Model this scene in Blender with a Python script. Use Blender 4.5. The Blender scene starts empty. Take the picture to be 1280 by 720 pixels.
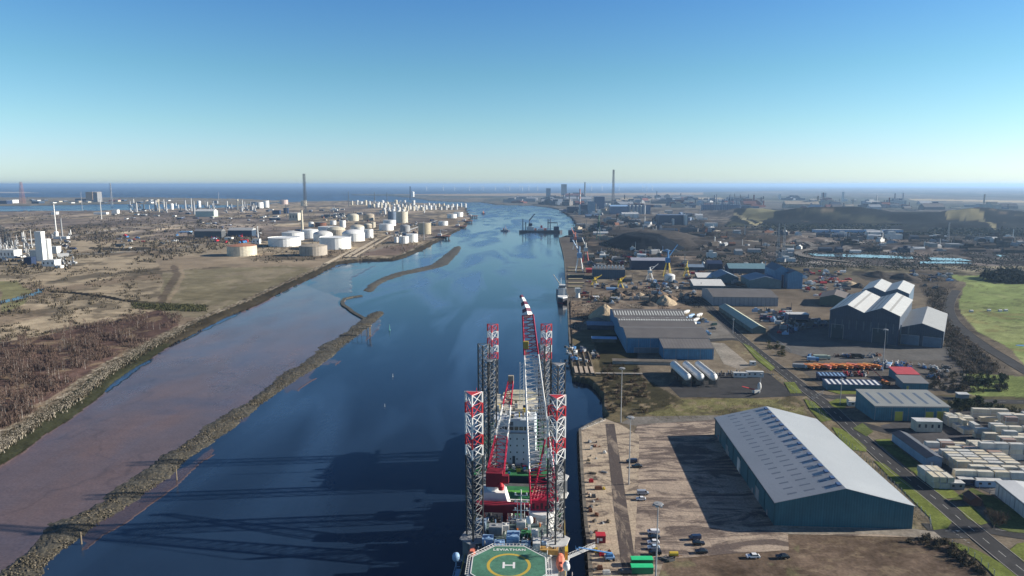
import bpy, math, random, zlib
import numpy as np
from mathutils import Vector, Matrix
R = math.radians
rnd = random.Random(7)
C = bpy.context.scene.collection
F = 865.0; CAMH = 132.0; PITCH = R(8.5); GZ = 3.5
SUN_EL, SUN_AZ = R(20.5), R(5.0)          # sun to the right, a little beyond straight sideways

def at(px, py, h=GZ):
    """ground point (X, Y) seen at a photo pixel, used as a survey of the place"""
    c, s = math.cos(PITCH), math.sin(PITCH)
    rx = px - 640.0; dy = py - 360.0
    ry = F * c - dy * s; rz = -F * s - dy * c
    t = (h - CAMH) / rz
    return (rx * t, ry * t)
def hgt(D, py):
    c, s = math.cos(PITCH), math.sin(PITCH); dy = py - 360.0
    return CAMH + D * (-F * s - dy * c) / (F * c - dy * s)
def pxw(D, px, h=GZ):
    """metres covered by px pixels at distance D"""
    return px * (D * math.cos(PITCH) + (CAMH - h) * math.sin(PITCH)) / F

# ------------------------------------------------------------------ meshes
class MB:
    def __init__(s): s.v = []; s.f = []; s.m = []; s.cur = 0
    def add(s, vs, fs):
        o = len(s.v); s.v.extend(vs)
        for f in fs: s.f.append(tuple(i + o for i in f)); s.m.append(s.cur)
        return s
    def box(s, x0, x1, y0, y1, z0, z1, rot=0, c=None):
        vs = [(x, y, z) for z in (z0, z1) for y in (y0, y1) for x in (x0, x1)]
        if rot:
            cx, cy = c if c else ((x0 + x1) / 2, (y0 + y1) / 2)
            ca, sa = math.cos(rot), math.sin(rot)
            vs = [(cx + (x - cx) * ca - (y - cy) * sa, cy + (x - cx) * sa + (y - cy) * ca, z) for x, y, z in vs]
        return s.add(vs, [(0, 2, 3, 1), (4, 5, 7, 6), (0, 1, 5, 4), (2, 6, 7, 3), (0, 4, 6, 2), (1, 3, 7, 5)])
    def tube(s, p0, p1, r0, r1=None, n=6, cap=True):
        if r1 is None: r1 = r0
        a = Vector(p0); b = Vector(p1); d = (b - a)
        if d.length < 1e-6: return s
        d.normalize()
        u = d.orthogonal().normalized(); w = d.cross(u)
        if abs(d.z) > .999: u = Vector((1, 0, 0)); w = d.cross(u)
        vs = []
        for p, r in ((a, r0), (b, r1)):
            for k in range(n):
                t = 2 * math.pi * (k + .5) / n
                q = p + u * (math.cos(t) * r) + w * (math.sin(t) * r); vs.append(tuple(q))
        fs = [(k, (k + 1) % n, n + (k + 1) % n, n + k) for k in range(n)]
        if cap: fs += [tuple(range(n))[::-1], tuple(range(n, 2 * n))]
        return s.add(vs, fs)
    def lathe(s, prof, n=16, cx=0, cy=0, a0=0, sx=1, sy=1):
        """prof: (r, z) from bottom to top"""
        vs = []; fs = []
        for r, z in prof:
            for k in range(n):
                t = a0 + 2 * math.pi * k / n; vs.append((cx + r * math.cos(t) * sx, cy + r * math.sin(t) * sy, z))
        for j in range(len(prof) - 1):
            for k in range(n):
                fs.append((j * n + k, j * n + (k + 1) % n, (j + 1) * n + (k + 1) % n, (j + 1) * n + k))
        fs.append(tuple(range(n))[::-1]); fs.append(tuple((len(prof) - 1) * n + k for k in range(n)))
        return s.add(vs, fs)
    def prism(s, poly, z0, z1):
        n = len(poly)
        vs = [(x, y, z0) for x, y in poly] + [(x, y, z1) for x, y in poly]
        fs = [tuple(range(n))[::-1], tuple(range(n, 2 * n))] + [(k, (k + 1) % n, n + (k + 1) % n, n + k) for k in range(n)]
        return s.add(vs, fs)
    def sec(s, prof, y0, y1):
        """profile of (x, z) extruded along y"""
        n = len(prof)
        vs = [(x, y0, z) for x, z in prof] + [(x, y1, z) for x, z in prof]
        fs = [tuple(range(n)), tuple(range(n, 2 * n))[::-1]] + [((k + 1) % n, k, n + k, n + (k + 1) % n) for k in range(n)]
        return s.add(vs, fs)
    def secx(s, prof, x0, x1):
        n = len(prof)
        vs = [(x0, y, z) for y, z in prof] + [(x1, y, z) for y, z in prof]
        fs = [tuple(range(n)), tuple(range(n, 2 * n))[::-1]] + [((k + 1) % n, k, n + k, n + (k + 1) % n) for k in range(n)]
        return s.add(vs, fs)
    def build(s, name, mats, parent=None, loc=None, rotz=0, smooth=False, label=None):
        me = bpy.data.meshes.new(name); me.from_pydata(s.v, [], s.f)
        if not isinstance(mats, (list, tuple)): mats = [mats]
        for m in mats: me.materials.append(m)
        me.polygons.foreach_set('material_index', s.m)
        me.update()
        if smooth: me.polygons.foreach_set('use_smooth', [True] * len(me.polygons))
        o = bpy.data.objects.new(name, me); C.objects.link(o)
        if parent is not None: o.parent = parent
        if loc is not None: o.location = loc
        o.rotation_euler = (0, 0, rotz)
        if label: o['label'] = label
        return o
def tag(o, label=None, cat=None, group=None, kind=None):
    if label: o['label'] = label
    if cat: o['category'] = cat
    if group: o['group'] = group
    if kind: o['kind'] = kind
    return o
def thing(name, label, cat, loc=(0, 0, GZ), rotz=0, group=None):
    o = bpy.data.objects.new(name, None); C.objects.link(o); o.empty_display_size = 1
    if len(loc) == 2: loc = (loc[0], loc[1], GZ)
    o.location = loc; o.rotation_euler = (0, 0, rotz)
    return tag(o, label, cat, group)
def structure(o, label=None, cat='ground'):
    o['kind'] = 'structure'
    if label: o['label'] = label; o['category'] = cat
    return o
def copy_tree(o, loc=None, rotz=None, label=None, group=None, scale=None):
    def rec(a, par):
        c = a.copy(); C.objects.link(c); c.parent = par
        for ch in a.children: rec(ch, c)
        return c
    c = rec(o, None)
    if loc is not None: c.location = loc if len(loc) == 3 else (loc[0], loc[1], GZ)
    if rotz is not None: c.rotation_euler = (0, 0, rotz)
    if label: c['label'] = label
    if group: c['group'] = group
    if scale is not None: c.scale = (scale,) * 3 if not isinstance(scale, tuple) else scale
    return c
class Proto:
    """first use moves the original, later uses copy it"""
    def __init__(s, o): s.o = o; s.used = False
    def put(s, loc, rotz=0, label=None, group=None, scale=None):
        if len(loc) == 2: loc = (loc[0], loc[1], GZ)
        if not s.used:
            s.used = True; o = s.o; o.location = loc; o.rotation_euler = (0, 0, rotz)
            if label: o['label'] = label
            if group: o['group'] = group
            s.first_scale = scale
            s.pend = scale
            return o
        return copy_tree(s.o, loc, rotz, label, group, scale if scale is not None else 1.0)
    def done(s):
        if s.used and s.pend is not None: s.o.scale = (s.pend,) * 3 if not isinstance(s.pend, tuple) else s.pend
ORD = ['first', 'second', 'third', 'fourth', 'fifth', 'sixth', 'seventh', 'eighth', 'ninth', 'tenth', 'eleventh', 'twelfth', 'thirteenth', 'fourteenth',
       'fifteenth', 'sixteenth', 'seventeenth', 'eighteenth', 'nineteenth', 'twentieth', 'twenty-first', 'twenty-second', 'twenty-third', 'twenty-fourth',
       'twenty-fifth', 'twenty-sixth', 'twenty-seventh', 'twenty-eighth', 'twenty-ninth', 'thirtieth']

# ------------------------------------------------------------------ materials
def lin(c):
    c = c / 255.0
    return c / 12.92 if c <= .04045 else ((c + .055) / 1.055) ** 2.4
def S(r, g, b, k=1.0): return (lin(r) * k, lin(g) * k, lin(b) * k)
MATS = {}
def mat(name, col, rough=.8, metal=0., var=.18, scale=.25, spec=.3, rib=0., ribax=0, stain=0., emit=None, fine=0.):
    if name in MATS: return MATS[name]
    m = bpy.data.materials.new(name); m.use_nodes = True; nt = m.node_tree; N = nt.nodes; L = nt.links
    b = N['Principled BSDF']; b.inputs['Roughness'].default_value = rough; b.inputs['Metallic'].default_value = metal
    b.inputs['Specular IOR Level'].default_value = spec if rough < .88 else .04
    tc = N.new('ShaderNodeTexCoord'); cur = None
    base = N.new('ShaderNodeRGB'); base.outputs[0].default_value = (*col, 1); cur = base.outputs[0]
    def mulnoise(sc, amt, detail=5, stretch=None):
        nonlocal cur
        n = N.new('ShaderNodeTexNoise'); n.inputs['Scale'].default_value = sc; n.inputs['Detail'].default_value = detail; n.inputs['Roughness'].default_value = .65
        src = tc.outputs['Object']
        if stretch:
            mp = N.new('ShaderNodeMapping'); mp.inputs['Scale'].default_value = stretch; L.new(src, mp.inputs[0]); src = mp.outputs[0]
        L.new(src, n.inputs['Vector'])
        mr = N.new('ShaderNodeMapRange'); mr.inputs['From Min'].default_value = .3; mr.inputs['From Max'].default_value = .7
        mr.inputs['To Min'].default_value = 1 - amt; mr.inputs['To Max'].default_value = 1 + amt * .6
        L.new(n.outputs['Fac'], mr.inputs['Value'])
        mx = N.new('ShaderNodeVectorMath'); mx.operation = 'MULTIPLY'; cb = N.new('ShaderNodeCombineXYZ')
        for i in range(3): L.new(mr.outputs[0], cb.inputs[i])
        L.new(cur, mx.inputs[0]); L.new(cb.outputs[0], mx.inputs[1]); cur = mx.outputs[0]
    if var: mulnoise(scale, var)
    if fine: mulnoise(scale * 9, fine, 3)
    if stain: mulnoise(.35, stain, 4, (3.0, 3.0, .25)); mulnoise(.05, stain * .7, 3)
    if rib:
        sp = N.new('ShaderNodeSeparateXYZ'); L.new(tc.outputs['Object'], sp.inputs[0])
        if ribax == 2:
            ad = N.new('ShaderNodeMath'); ad.operation = 'ADD'; L.new(sp.outputs[0], ad.inputs[0]); L.new(sp.outputs[1], ad.inputs[1]); src = ad.outputs[0]
        else: src = sp.outputs[ribax]
        mu = N.new('ShaderNodeMath'); mu.operation = 'MULTIPLY'; mu.inputs[1].default_value = 2 * math.pi / rib; L.new(src, mu.inputs[0])
        si = N.new('ShaderNodeMath'); si.operation = 'SINE'; L.new(mu.outputs[0], si.inputs[0])
        mr = N.new('ShaderNodeMapRange'); mr.inputs['From Min'].default_value = .5; mr.inputs['From Max'].default_value = 1; mr.inputs['To Min'].default_value = 1; mr.inputs['To Max'].default_value = .78
        L.new(si.outputs[0], mr.inputs['Value'])
        cb = N.new('ShaderNodeCombineXYZ'); mx = N.new('ShaderNodeVectorMath'); mx.operation = 'MULTIPLY'
        for i in range(3): L.new(mr.outputs[0], cb.inputs[i])
        L.new(cur, mx.inputs[0]); L.new(cb.outputs[0], mx.inputs[1]); cur = mx.outputs[0]
        bp = N.new('ShaderNodeBump'); bp.inputs['Strength'].default_value = .25; bp.inputs['Distance'].default_value = .05
        L.new(si.outputs[0], bp.inputs['Height']); L.new(bp.outputs[0], b.inputs['Normal'])
    L.new(cur, b.inputs['Base Color'])
    if emit: b.inputs['Emission Color'].default_value = (*emit, 1); b.inputs['Emission Strength'].default_value = 1
    MATS[name] = m
    return m
# steel paint, cladding, stone
teal = mat('teal cladding', (.035, .13, .17), .55, rib=1.0, ribax=2, var=.14, scale=.12, stain=.15)
teal2 = mat('weathered teal cladding', (.045, .17, .23), .6, rib=1.2, ribax=2, var=.16, stain=.15)
blueclad = mat('blue cladding', (.07, .21, .36), .6, rib=1.5, ribax=2, var=.2, stain=.22)
darkclad = mat('dark blue cladding', (.035, .06, .10), .6, rib=1.5, ribax=2, var=.25, stain=.2)
greyclad = mat('grey cladding', (.24, .26, .28), .6, rib=2.0, ribax=2, var=.15, stain=.15)
creamclad = mat('cream cladding', (.50, .46, .36), .6, rib=1.5, ribax=2, var=.15, stain=.2)
greenclad = mat('pale green cladding', (.24, .30, .22), .6, rib=1.5, ribax=2, var=.15, stain=.2)
rooflight = mat('light roof sheeting', (.60, .60, .585), .5, rib=1.1, ribax=1, var=.08, scale=.08, stain=.06)
roofgrey = mat('grey roof sheeting', (.20, .20, .20), .6, rib=1.2, ribax=1, var=.14, scale=.1)
roofdark = mat('brown grey roof sheeting', (.13, .122, .118), .75, rib=1.2, ribax=0, var=.16, scale=.1)
roofmid = mat('mid grey roof sheeting', (.36, .37, .37), .6, rib=1.6, ribax=1, var=.12, scale=.1)
roofblue = mat('blue grey roof sheeting', (.17, .23, .30), .6, rib=1.5, ribax=0, var=.16, scale=.1)
skyl = mat('skylight panels', (.12, .15, .18), .25, var=.2, spec=.5)
skyw = mat('pale skylight panels', (.55, .56, .52), .4, var=.15)
concrete = mat('concrete', (.36, .33, .29), .9, var=.3, scale=.15, fine=.2)
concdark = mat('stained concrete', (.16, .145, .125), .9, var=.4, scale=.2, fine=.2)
asphalt = mat('asphalt', (.058, .057, .058), .9, var=.28, scale=.12, fine=.15)
white = mat('white paint', (.72, .72, .70), .5, var=.1, scale=.4)
whitem = mat('weathered white paint', (.58, .58, .56), .55, var=.18, scale=.3, stain=.12)
offw = mat('cream paint', (.56, .51, .40), .6, var=.18, scale=.2, stain=.15)
tanp = mat('tan paint', (.36, .31, .24), .65, var=.18, scale=.2, stain=.2)
greyp = mat('grey paint', (.28, .29, .30), .6, var=.18, scale=.3, stain=.1)
dgrey = mat('dark grey steel', (.085, .09, .095), .55, var=.2, scale=.5)
lsteel = mat('galvanised steel', (.34, .35, .36), .5, var=.15, scale=.5)
black = mat('black paint', (.012, .012, .013), .5, var=.1)
navy = mat('navy paint', (.02, .035, .08), .5, var=.15)
red = mat('red paint', (.44, .025, .035), .5, var=.15, scale=.4)
dred = mat('dark red paint', (.20, .015, .03), .5, var=.2, scale=.3)
crimson = mat('crimson paint', (.36, .012, .045), .5, var=.2, scale=.3)
orange = mat('orange paint', (.55, .17, .035), .6, var=.2, scale=.5)
salmon = mat('faded orange paint', (.66, .20, .13), .6, var=.15, scale=.4)
yellow = mat('yellow paint', (.58, .42, .05), .55, var=.15)
ygreen = mat('lime yellow paint', (.42, .42, .06), .6, var=.15)
blue = mat('blue paint', (.05, .17, .38), .5, var=.15)
lblue = mat('light blue paint', (.24, .38, .56), .5, var=.15)
deckgreen = mat('green deck paint', (.035, .17, .065), .65, var=.3, scale=.25, fine=.15)
heligreen = mat('helideck green paint', (.085, .22, .145), .6, var=.26, scale=.25, fine=.2, stain=.2)
vgreen = mat('bright green tarpaulin', (.03, .55, .22), .55, var=.12)
glass = mat('dark glass', (.02, .03, .045), .12, var=0, spec=.6)
rust = mat('rusty steel', (.17, .075, .045), .85, var=.35, scale=.4, fine=.2)
wood = mat('weathered timber', (.20, .165, .12), .9, var=.3, scale=.6, fine=.2)
rubber = mat('black rubber', (.02, .02, .02), .8, var=0)
brickm = mat('brick', (.16, .06, .045), .85, var=.2)
# ------------------------------------------------------------------ camera, sky, sun, air
cam = bpy.data.cameras.new('camera'); camo = bpy.data.objects.new('camera', cam); C.objects.link(camo)
camo.location = (0, 0, CAMH); camo.rotation_euler = (math.pi / 2 - PITCH, 0, 0)
cam.sensor_width = 36; cam.lens = 36 * F / 1280; cam.clip_end = 200000; cam.clip_start = 1
sc = bpy.context.scene; sc.camera = camo
SKYT = [(.86, 1.14, 1.62, 1), (.81, 1.02, 1.45, 1), (.71, 1.0, 1.20, 1), (.56, .92, 1.07, 1), (.42, .80, 1.16, 1), (.22, .38, .62, 1), (.18, .32, .56, 1)]
w = bpy.data.worlds.new('World'); sc.world = w; w.use_nodes = True
nt = w.node_tree; bg = nt.nodes['Background']; sky = nt.nodes.new('ShaderNodeTexSky'); sky.sky_type = 'NISHITA'; sky.sun_disc = False
sky.sun_elevation = SUN_EL; sky.sun_rotation = math.pi / 2 - SUN_AZ; sky.altitude = 100; sky.air_density = 1.0; sky.dust_density = .35; sky.ozone_density = 1.6
# the air near the horizon is paler and bluer than the clear-sky model gives
_tc = nt.nodes.new('ShaderNodeTexCoord'); _sp = nt.nodes.new('ShaderNodeSeparateXYZ'); nt.links.new(_tc.outputs['Generated'], _sp.inputs[0])
_rp = nt.nodes.new('ShaderNodeValToRGB'); nt.links.new(_sp.outputs[2], _rp.inputs[0]); _cr = _rp.color_ramp
_cr.elements[0].position = 0.0; _cr.elements[0].color = SKYT[0]; _cr.elements[1].position = 1.0; _cr.elements[1].color = SKYT[-1]
for _p, _c in zip((.035, .08, .15, .25, .5), SKYT[1:6]): _e = _cr.elements.new(_p); _e.color = _c
_mx = nt.nodes.new('ShaderNodeVectorMath'); _mx.operation = 'MULTIPLY'; nt.links.new(sky.outputs[0], _mx.inputs[0]); nt.links.new(_rp.outputs[0], _mx.inputs[1]); nt.links.new(_mx.outputs[0], bg.inputs[0]); bg.inputs[1].default_value = .068
sl = bpy.data.lights.new('sun', 'SUN'); sl.energy = 5.0; sl.angle = R(.5); sl.color = (1.0, .92, .80)
so = bpy.data.objects.new('sun', sl); C.objects.link(so)
sd = Vector((math.cos(SUN_EL) * math.cos(SUN_AZ), math.cos(SUN_EL) * math.sin(SUN_AZ), math.sin(SUN_EL)))
so.rotation_euler = sd.to_track_quat('Z', 'Y').to_euler(); so.location = (300, 0, 300)
vs = sc.view_settings; vs.view_transform = 'Standard'; vs.look = 'None'; vs.gamma = 1; vs.exposure = .95; vs.use_curve_mapping = False
sc.cycles.max_bounces = 5; sc.cycles.diffuse_bounces = 2; sc.cycles.glossy_bounces = 2; sc.cycles.volume_bounces = 0; sc.cycles.transparent_max_bounces = 4
# ================================================================== TERRAIN
def vnoise(x, y, seed=0):
    xi = np.floor(x).astype(np.int64); yi = np.floor(y).astype(np.int64); fx = x - xi; fy = y - yi
    fx = fx * fx * (3 - 2 * fx); fy = fy * fy * (3 - 2 * fy)
    def h(a, b):
        n = (a * 374761393 + b * 668265263 + seed * 1442695041) & 0xffffffff
        n = ((n ^ (n >> 13)) * 1274126177) & 0xffffffff
        return ((n ^ (n >> 16)) & 0xffff) / 65535.0
    return (h(xi, yi) * (1 - fx) + h(xi + 1, yi) * fx) * (1 - fy) + (h(xi, yi + 1) * (1 - fx) + h(xi + 1, yi + 1) * fx) * fy
def fbm(x, y, sc, octv=4, seed=0, gain=.55):
    s = 0; a = 1; t = 0
    for o in range(octv):
        s = s + a * vnoise(x / sc * 2 ** o + 17.3 * o, y / sc * 2 ** o - 9.1 * o, seed + o); t += a; a *= gain
    return s / t - .5
def inpoly(px, py, poly):
    r = np.zeros(px.shape, bool); n = len(poly); j = n - 1
    for i in range(n):
        xi, yi = poly[i]; xj, yj = poly[j]
        if yi != yj:
            c = ((yi > py) != (yj > py)) & (px < (xj - xi) * (py - yi) / (yj - yi) + xi); r ^= c
        j = i
    return r
def dist(px, py, line, closed=False):
    d = np.full(px.shape, 1e9); n = len(line)
    for i in range(n if closed else n - 1):
        ax, ay = line[i]; bx, by = line[(i + 1) % n]
        l2 = (bx - ax) ** 2 + (by - ay) ** 2 + 1e-9
        t = np.clip(((px - ax) * (bx - ax) + (py - ay) * (by - ay)) / l2, 0, 1)
        d = np.minimum(d, np.hypot(px - ax - t * (bx - ax), py - ay - t * (by - ay)))
    return d

LEFT = [(-900, 1100), (-300, 740), (-60, 618), (0, 573), (25, 558), (55, 536), (95, 512), (125, 488), (142, 472), (165, 456), (190, 441), (212, 428), (240, 414), (280, 394), (320, 378),
        (372, 353), (425, 328), (450, 324.5), (495, 323), (512, 318), (545, 302), (556, 297), (566, 291), (580, 284), (590, 273), (584, 263), (583, 258), (540, 254), (500, 252.5),
        (430, 250.6), (380, 251.6), (350, 253), (330, 255), (300, 256.5), (290, 259), (240, 260), (150, 262.5), (0, 263.5), (-500, 264.5)]
NORTH = [(-600, 257.5), (0, 257), (60, 256.5), (100, 255.5), (140, 254.5), (200, 254.5), (290, 256), (345, 252.6), (352, 250.5), (300, 248.3), (200, 246.6), (0, 246.3), (-600, 246)]
TOWN = [(-200, 239.6), (32, 239.8), (54, 241), (-200, 241.6)]
RIGHT = [(741, 760), (739, 720), (736, 677), (733, 655), (730, 615), (727, 570), (725.5, 537), (736, 531), (752, 523.5), (760, 519), (752, 507), (753, 492), (743, 480), (735, 474), (716, 470), (713.5, 430), (712, 412), (710.6, 381), (707.5, 340), (706, 322), (703.5, 311), (699.5, 297),
         (706, 294.5), (716, 292.8), (724, 291.5), (721, 284), (716.5, 276), (713, 271), (704, 265), (700, 262), (690, 259.4), (676, 257.6), (665, 256.5), (640, 256), (620, 255.5), (612, 254), (600, 252.4), (565, 252), (535, 250.3), (520, 247.5),
         (487, 244.6), (440, 243.6), (440, 242.6), (487, 242.6), (560, 242.1), (640, 241.5), (700, 241), (760, 241), (880, 240), (940, 239), (1000, 237.2), (1012, 235.6), (1100, 235.2), (1280, 234.8), (2600, 234.3), (2600, 760)]
W = lambda poly, h=GZ: [at(x, max(y, 233.2), h) for x, y in poly]
LANDS = [W(LEFT), W(NORTH), W(TOWN), W(RIGHT)]
TW1_UP = [(467, 390), (452, 399), (440, 407), (420, 422), (395, 435), (380, 452), (352, 465), (335, 480), (320, 495), (300, 507), (260, 530), (240, 542), (210, 563), (180, 587), (140, 612), (110, 635), (62, 657), (32, 690), (5, 705), (-60, 750)]
TW1_LO = [(30, 750), (55, 720), (62, 700), (92, 680), (120, 657), (150, 640), (185, 615), (217, 592), (240, 570), (285, 541), (325, 507), (360, 482), (400, 457), (435, 430), (465, 406), (480, 392), (476, 389)]
TW2_UP = [(427, 376), (431, 369), (452, 365), (467, 352), (495, 341), (537, 331), (552, 321), (568, 309), (576, 307)]
TW2_LO = [(577, 310), (572, 318), (560, 330), (545, 335.5), (500, 345.5), (475, 355.5), (466, 366.5)]
MUD = [(-400, 760), (-60, 618), (0, 573), (125, 488), (212, 428), (320, 378), (425, 328), (470, 330), (440, 345), (440, 362), (428, 378), (455, 394), (478, 394)] + [(x + 9, y + 2) for x, y in TW1_LO[::-1][2:]] + [(20, 820), (-200, 820)]
pys = np.concatenate([np.arange(233.2, 240, .2), np.arange(240, 262, .45), np.arange(262, 330, .7), np.arange(330, 470, 1.0), np.arange(470, 752, 1.3)])
pxs = np.concatenate([np.arange(-620, -40, 8.0), np.arange(-40, 1330, 2.0), np.arange(1330, 1900, 8.0)])
PX, PY = np.meshgrid(pxs, pys)
cc, ss = math.cos(PITCH), math.sin(PITCH)
RY = F * cc - (PY - 360) * ss; RZ = -F * ss - (PY - 360) * cc; T = (GZ - CAMH) / RZ
GX = (PX - 640) * T; GY = RY * T
# jitter grows with distance so that edges are never ruled lines
jit = .012 * GY + 1.0
JX = GX + fbm(GX, GY, 30, 4, 3) * jit; JY = GY + fbm(GX, GY, 34, 4, 5) * jit * 1.6
land = np.zeros(GX.shape, bool)
for k, p in enumerate(LANDS):
    land |= inpoly(JX if k != 3 else GX, JY if k != 3 else GY, p)
dl = dist(GX, GY, W(LEFT), True)
dr = np.minimum(dist(GX, GY, W(RIGHT), True), dist(GX, GY, W(NORTH), True))
# signed bank height
Z = np.full(GX.shape, -3.0)
leftland = inpoly(JX, JY, LANDS[0])
ramp = np.where(leftland, np.clip(dl / 11.0, 0, 1), 1.0)
Z = np.where(land, .2 + (GZ - .2) * np.where(leftland, ramp ** .7, 1.0), Z)
undul = fbm(GX, GY, 70, 4, 11) * 2.2
inl = np.clip((dl - 15) / 60, 0, 1) * leftland
Z += inl * undul * np.clip(1500 / GY, .2, 1)
mud = inpoly(PX + fbm(GX, GY, 12, 3, 21) * 5, PY + fbm(GX, GY, 15, 3, 22) * 3, MUD) & ~land
mn = fbm(GX * 1.0, GY * .35, 22, 5, 31)
mudz = .20 + mn * .22
mudz = np.where(PY < 392, mudz - (392 - PY) / 45 * .16, mudz)
outer = mud & (dist(GX, GY, [at(x, y, 0) for x, y in TW1_LO]) < dist(GX, GY, [at(x, y, 0) for x, y in TW1_UP]))
mudz = np.where(outer, .03 + mn * .45, mudz)
Z = np.where(mud, mudz, Z)
# --- spoil hills on the right (real relief)
def hill(cx0, cy0, rx, ry, h, flat=.5, seed=0):
    global Z
    X0, Y0 = at(cx0, cy0); q = np.hypot((GX - X0) / rx, (GY - Y0) / ry) + fbm(GX, GY, max(rx, ry) * .4, 4, seed) * .45
    Z = Z + h * np.clip((1 - q) / flat, 0, 1) ** 1.0
hill(940, 268, 230, 240, 26, .8, 41)
hill(1010, 272, 320, 150, 20, .45, 42)
hill(1130, 274, 520, 190, 24, .35, 43)
hill(1300, 276, 500, 200, 20, .45, 44)
hill(1210, 283, 260, 110, 12, .6, 45)
hill(990, 300, 130, 70, 7, .6, 46); hill(1100, 311, 160, 50, 7, .6, 47); hill(1180, 314, 170, 40, 6, .6, 48); hill(915, 300, 150, 60, 7, .7, 49)
hill(900, 312, 90, 40, 6, .6, 50); hill(1190, 357, 70, 40, 4, .7, 51)
# --- colour of the ground cover
K = .78
def col3(c): return np.array(c)
COL = np.zeros(GX.shape + (3,)); ROU = np.full(GX.shape, .92)
COL[:] = S(120, 108, 92, K)
QX = PX + fbm(GX, GY, 60, 4, 61) * 9; 
QY = PY + fbm(GX, GY, 60, 4, 62) * np.clip((PY - 231) * .10, .2, 7)
def zone(poly, c, k=K, amp=.0, jitter=True, rough=None, mask=None, op=1.0):
    m = inpoly(QX if jitter else PX, QY if jitter else PY, poly)
    if mask is not None: m &= mask
    COL[m] = COL[m] * (1 - op) + np.array(S(*c, k)) * op
    if rough is not None: ROU[m] = rough
    return m
def patches(sc, thr, c, m, seed, k=K, op=.7, sx=1.0, sy=1.0):
    n = fbm(GX * sx, GY * sy, sc, 4, seed)
    a = np.clip((n - thr) / .06, 0, 1) * op * m
    COL[:] = COL * (1 - a[..., None]) + np.array(S(*c, k)) * a[..., None]
L_ = leftland
COL[L_] = S(182, 163, 132, K)
patches(160, .02, (138, 118, 96), L_, 71, sy=.6); patches(60, .06, (96, 88, 72), L_, 72, sy=.7); patches(90, .08, (166, 150, 122), L_, 73, op=.8, sy=.6); patches(25, .10, (84, 76, 62), L_, 74, op=.6)
far_l = L_ & (PY < 300)
patches(220, .02, (132, 118, 108), far_l, 75, op=.8, sy=.35); patches(120, .08, (178, 158, 134), far_l, 76, sy=.4); patches(70, .07, (100, 92, 88), far_l, 77, sy=.5)
zone([(0, 352), (20, 350), (38, 362), (32, 378), (0, 392)], (140, 136, 92)); 
zone([(205, 342), (300, 332), (400, 335), (392, 345), (300, 385), (240, 402), (215, 398), (200, 380)], (140, 130, 100)); patches(40, .06, (128, 118, 88), inpoly(PX, PY, [(200, 330), (420, 330), (220, 405)]), 78, op=.6); patches(24, .05, (158, 144, 118), inpoly(PX, PY, [(200, 330), (420, 330), (220, 405)]), 178, op=.7, sy=.6)
zone([(195, 320), (270, 318), (330, 326), (425, 324), (400, 333), (270, 332), (200, 340)], (160, 142, 116))
zone([(150, 402), (230, 396), (262, 394), (240, 408), (200, 425), (160, 445), (60, 515), (0, 545), (0, 500), (90, 470)], (146, 128, 106))
zone([(425, 322), (440, 312), (520, 306), (543, 300), (512, 315), (495, 320)], (136, 116, 102))
zone([(0, 430), (60, 420), (200, 388), (225, 405), (180, 425), (120, 460), (60, 500), (0, 520)], (108, 84, 74)); patches(22, .0, (84, 66, 60), inpoly(PX, PY, [(0, 430), (60, 415), (200, 388), (225, 405), (0, 540)]), 79, op=.7); patches(15, .08, (152, 130, 100), inpoly(PX, PY, [(0, 430), (60, 415), (200, 388), (225, 405), (0, 540)]), 80, op=.7)
# tracks and creek on the left
def stroke(line, wpx, c, k=K, op=1., rough=None, mask=None):
    d = dist(QX * .0 + PX + fbm(GX, GY, 20, 3, 64) * 3, (PY + fbm(GX, GY, 20, 3, 66) * 1.5) * 3, [(x, y * 3) for x, y in line])
    m = d < wpx
    if mask is not None: m &= mask
    COL[m] = COL[m] * (1 - op) + np.array(S(*c, k)) * op
    if rough is not None: ROU[m] = rough
    return m
stroke([(226, 332), (229, 345), (222, 358), (213, 372), (208, 382)], 2.6, (166, 146, 118), op=.7)
stroke([(218, 334), (221, 345), (212, 358), (204, 372), (200, 385)], 5, (100, 84, 72), op=.7)
stroke([(0, 318), (60, 319), (150, 315), (200, 312), (250, 306)], 2.2, (150, 144, 134), op=.8)
stroke([(100, 293), (150, 285), (180, 283), (280, 281), (380, 279)], 2.0, (178, 166, 148), op=.8)
stroke([(60, 305), (100, 293)], 2, (160, 150, 138))
stroke([(240, 303), (300, 300), (330, 303)], 3, (60, 58, 58), op=.8)
stroke([(430, 332), (455, 315), (500, 304), (540, 296)], 3, (150, 140, 124), op=.7)
stroke([(66, 364), (90, 366), (130, 371), (168, 378)], 4.5, (40, 38, 34)); stroke([(168, 378), (255, 383)], 6, (70, 66, 46), op=.8)
m = stroke([(-20, 382), (0, 378), (25, 372), (48, 366), (50, 362)], 4.5, (60, 62, 72)); ROU[m] = .15
stroke([(115, 310), (150, 312), (182, 310)], 5, (56, 54, 46), op=.9)
# stony, weedy bank of the river on the left
bank = leftland & (dl < 24) & (PX < 560); bt = np.clip(dl / 24, 0, 1)
nb = fbm(GX, GY, 4, 3, 81); big = np.clip((700 - GY) / 450, 0, 1)
wrack = bank & (dl + nb * 7 < 12 + 5 * big); COL[wrack] = S(52, 54, 38, K)
stones = bank & ~wrack & (dl + nb * 12 < 21); COL[stones] = S(138, 124, 102, K); COL[stones & (fbm(GX, GY, 1.6, 2, 82) > .08)] = S(172, 160, 138, K); COL[stones & (fbm(GX, GY, 1.9, 2, 83) < -.1)] = S(96, 86, 70, K)
far_b = leftland & (dl < 11) & (GY > 560); COL[far_b] = S(66, 60, 48, K)
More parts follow.
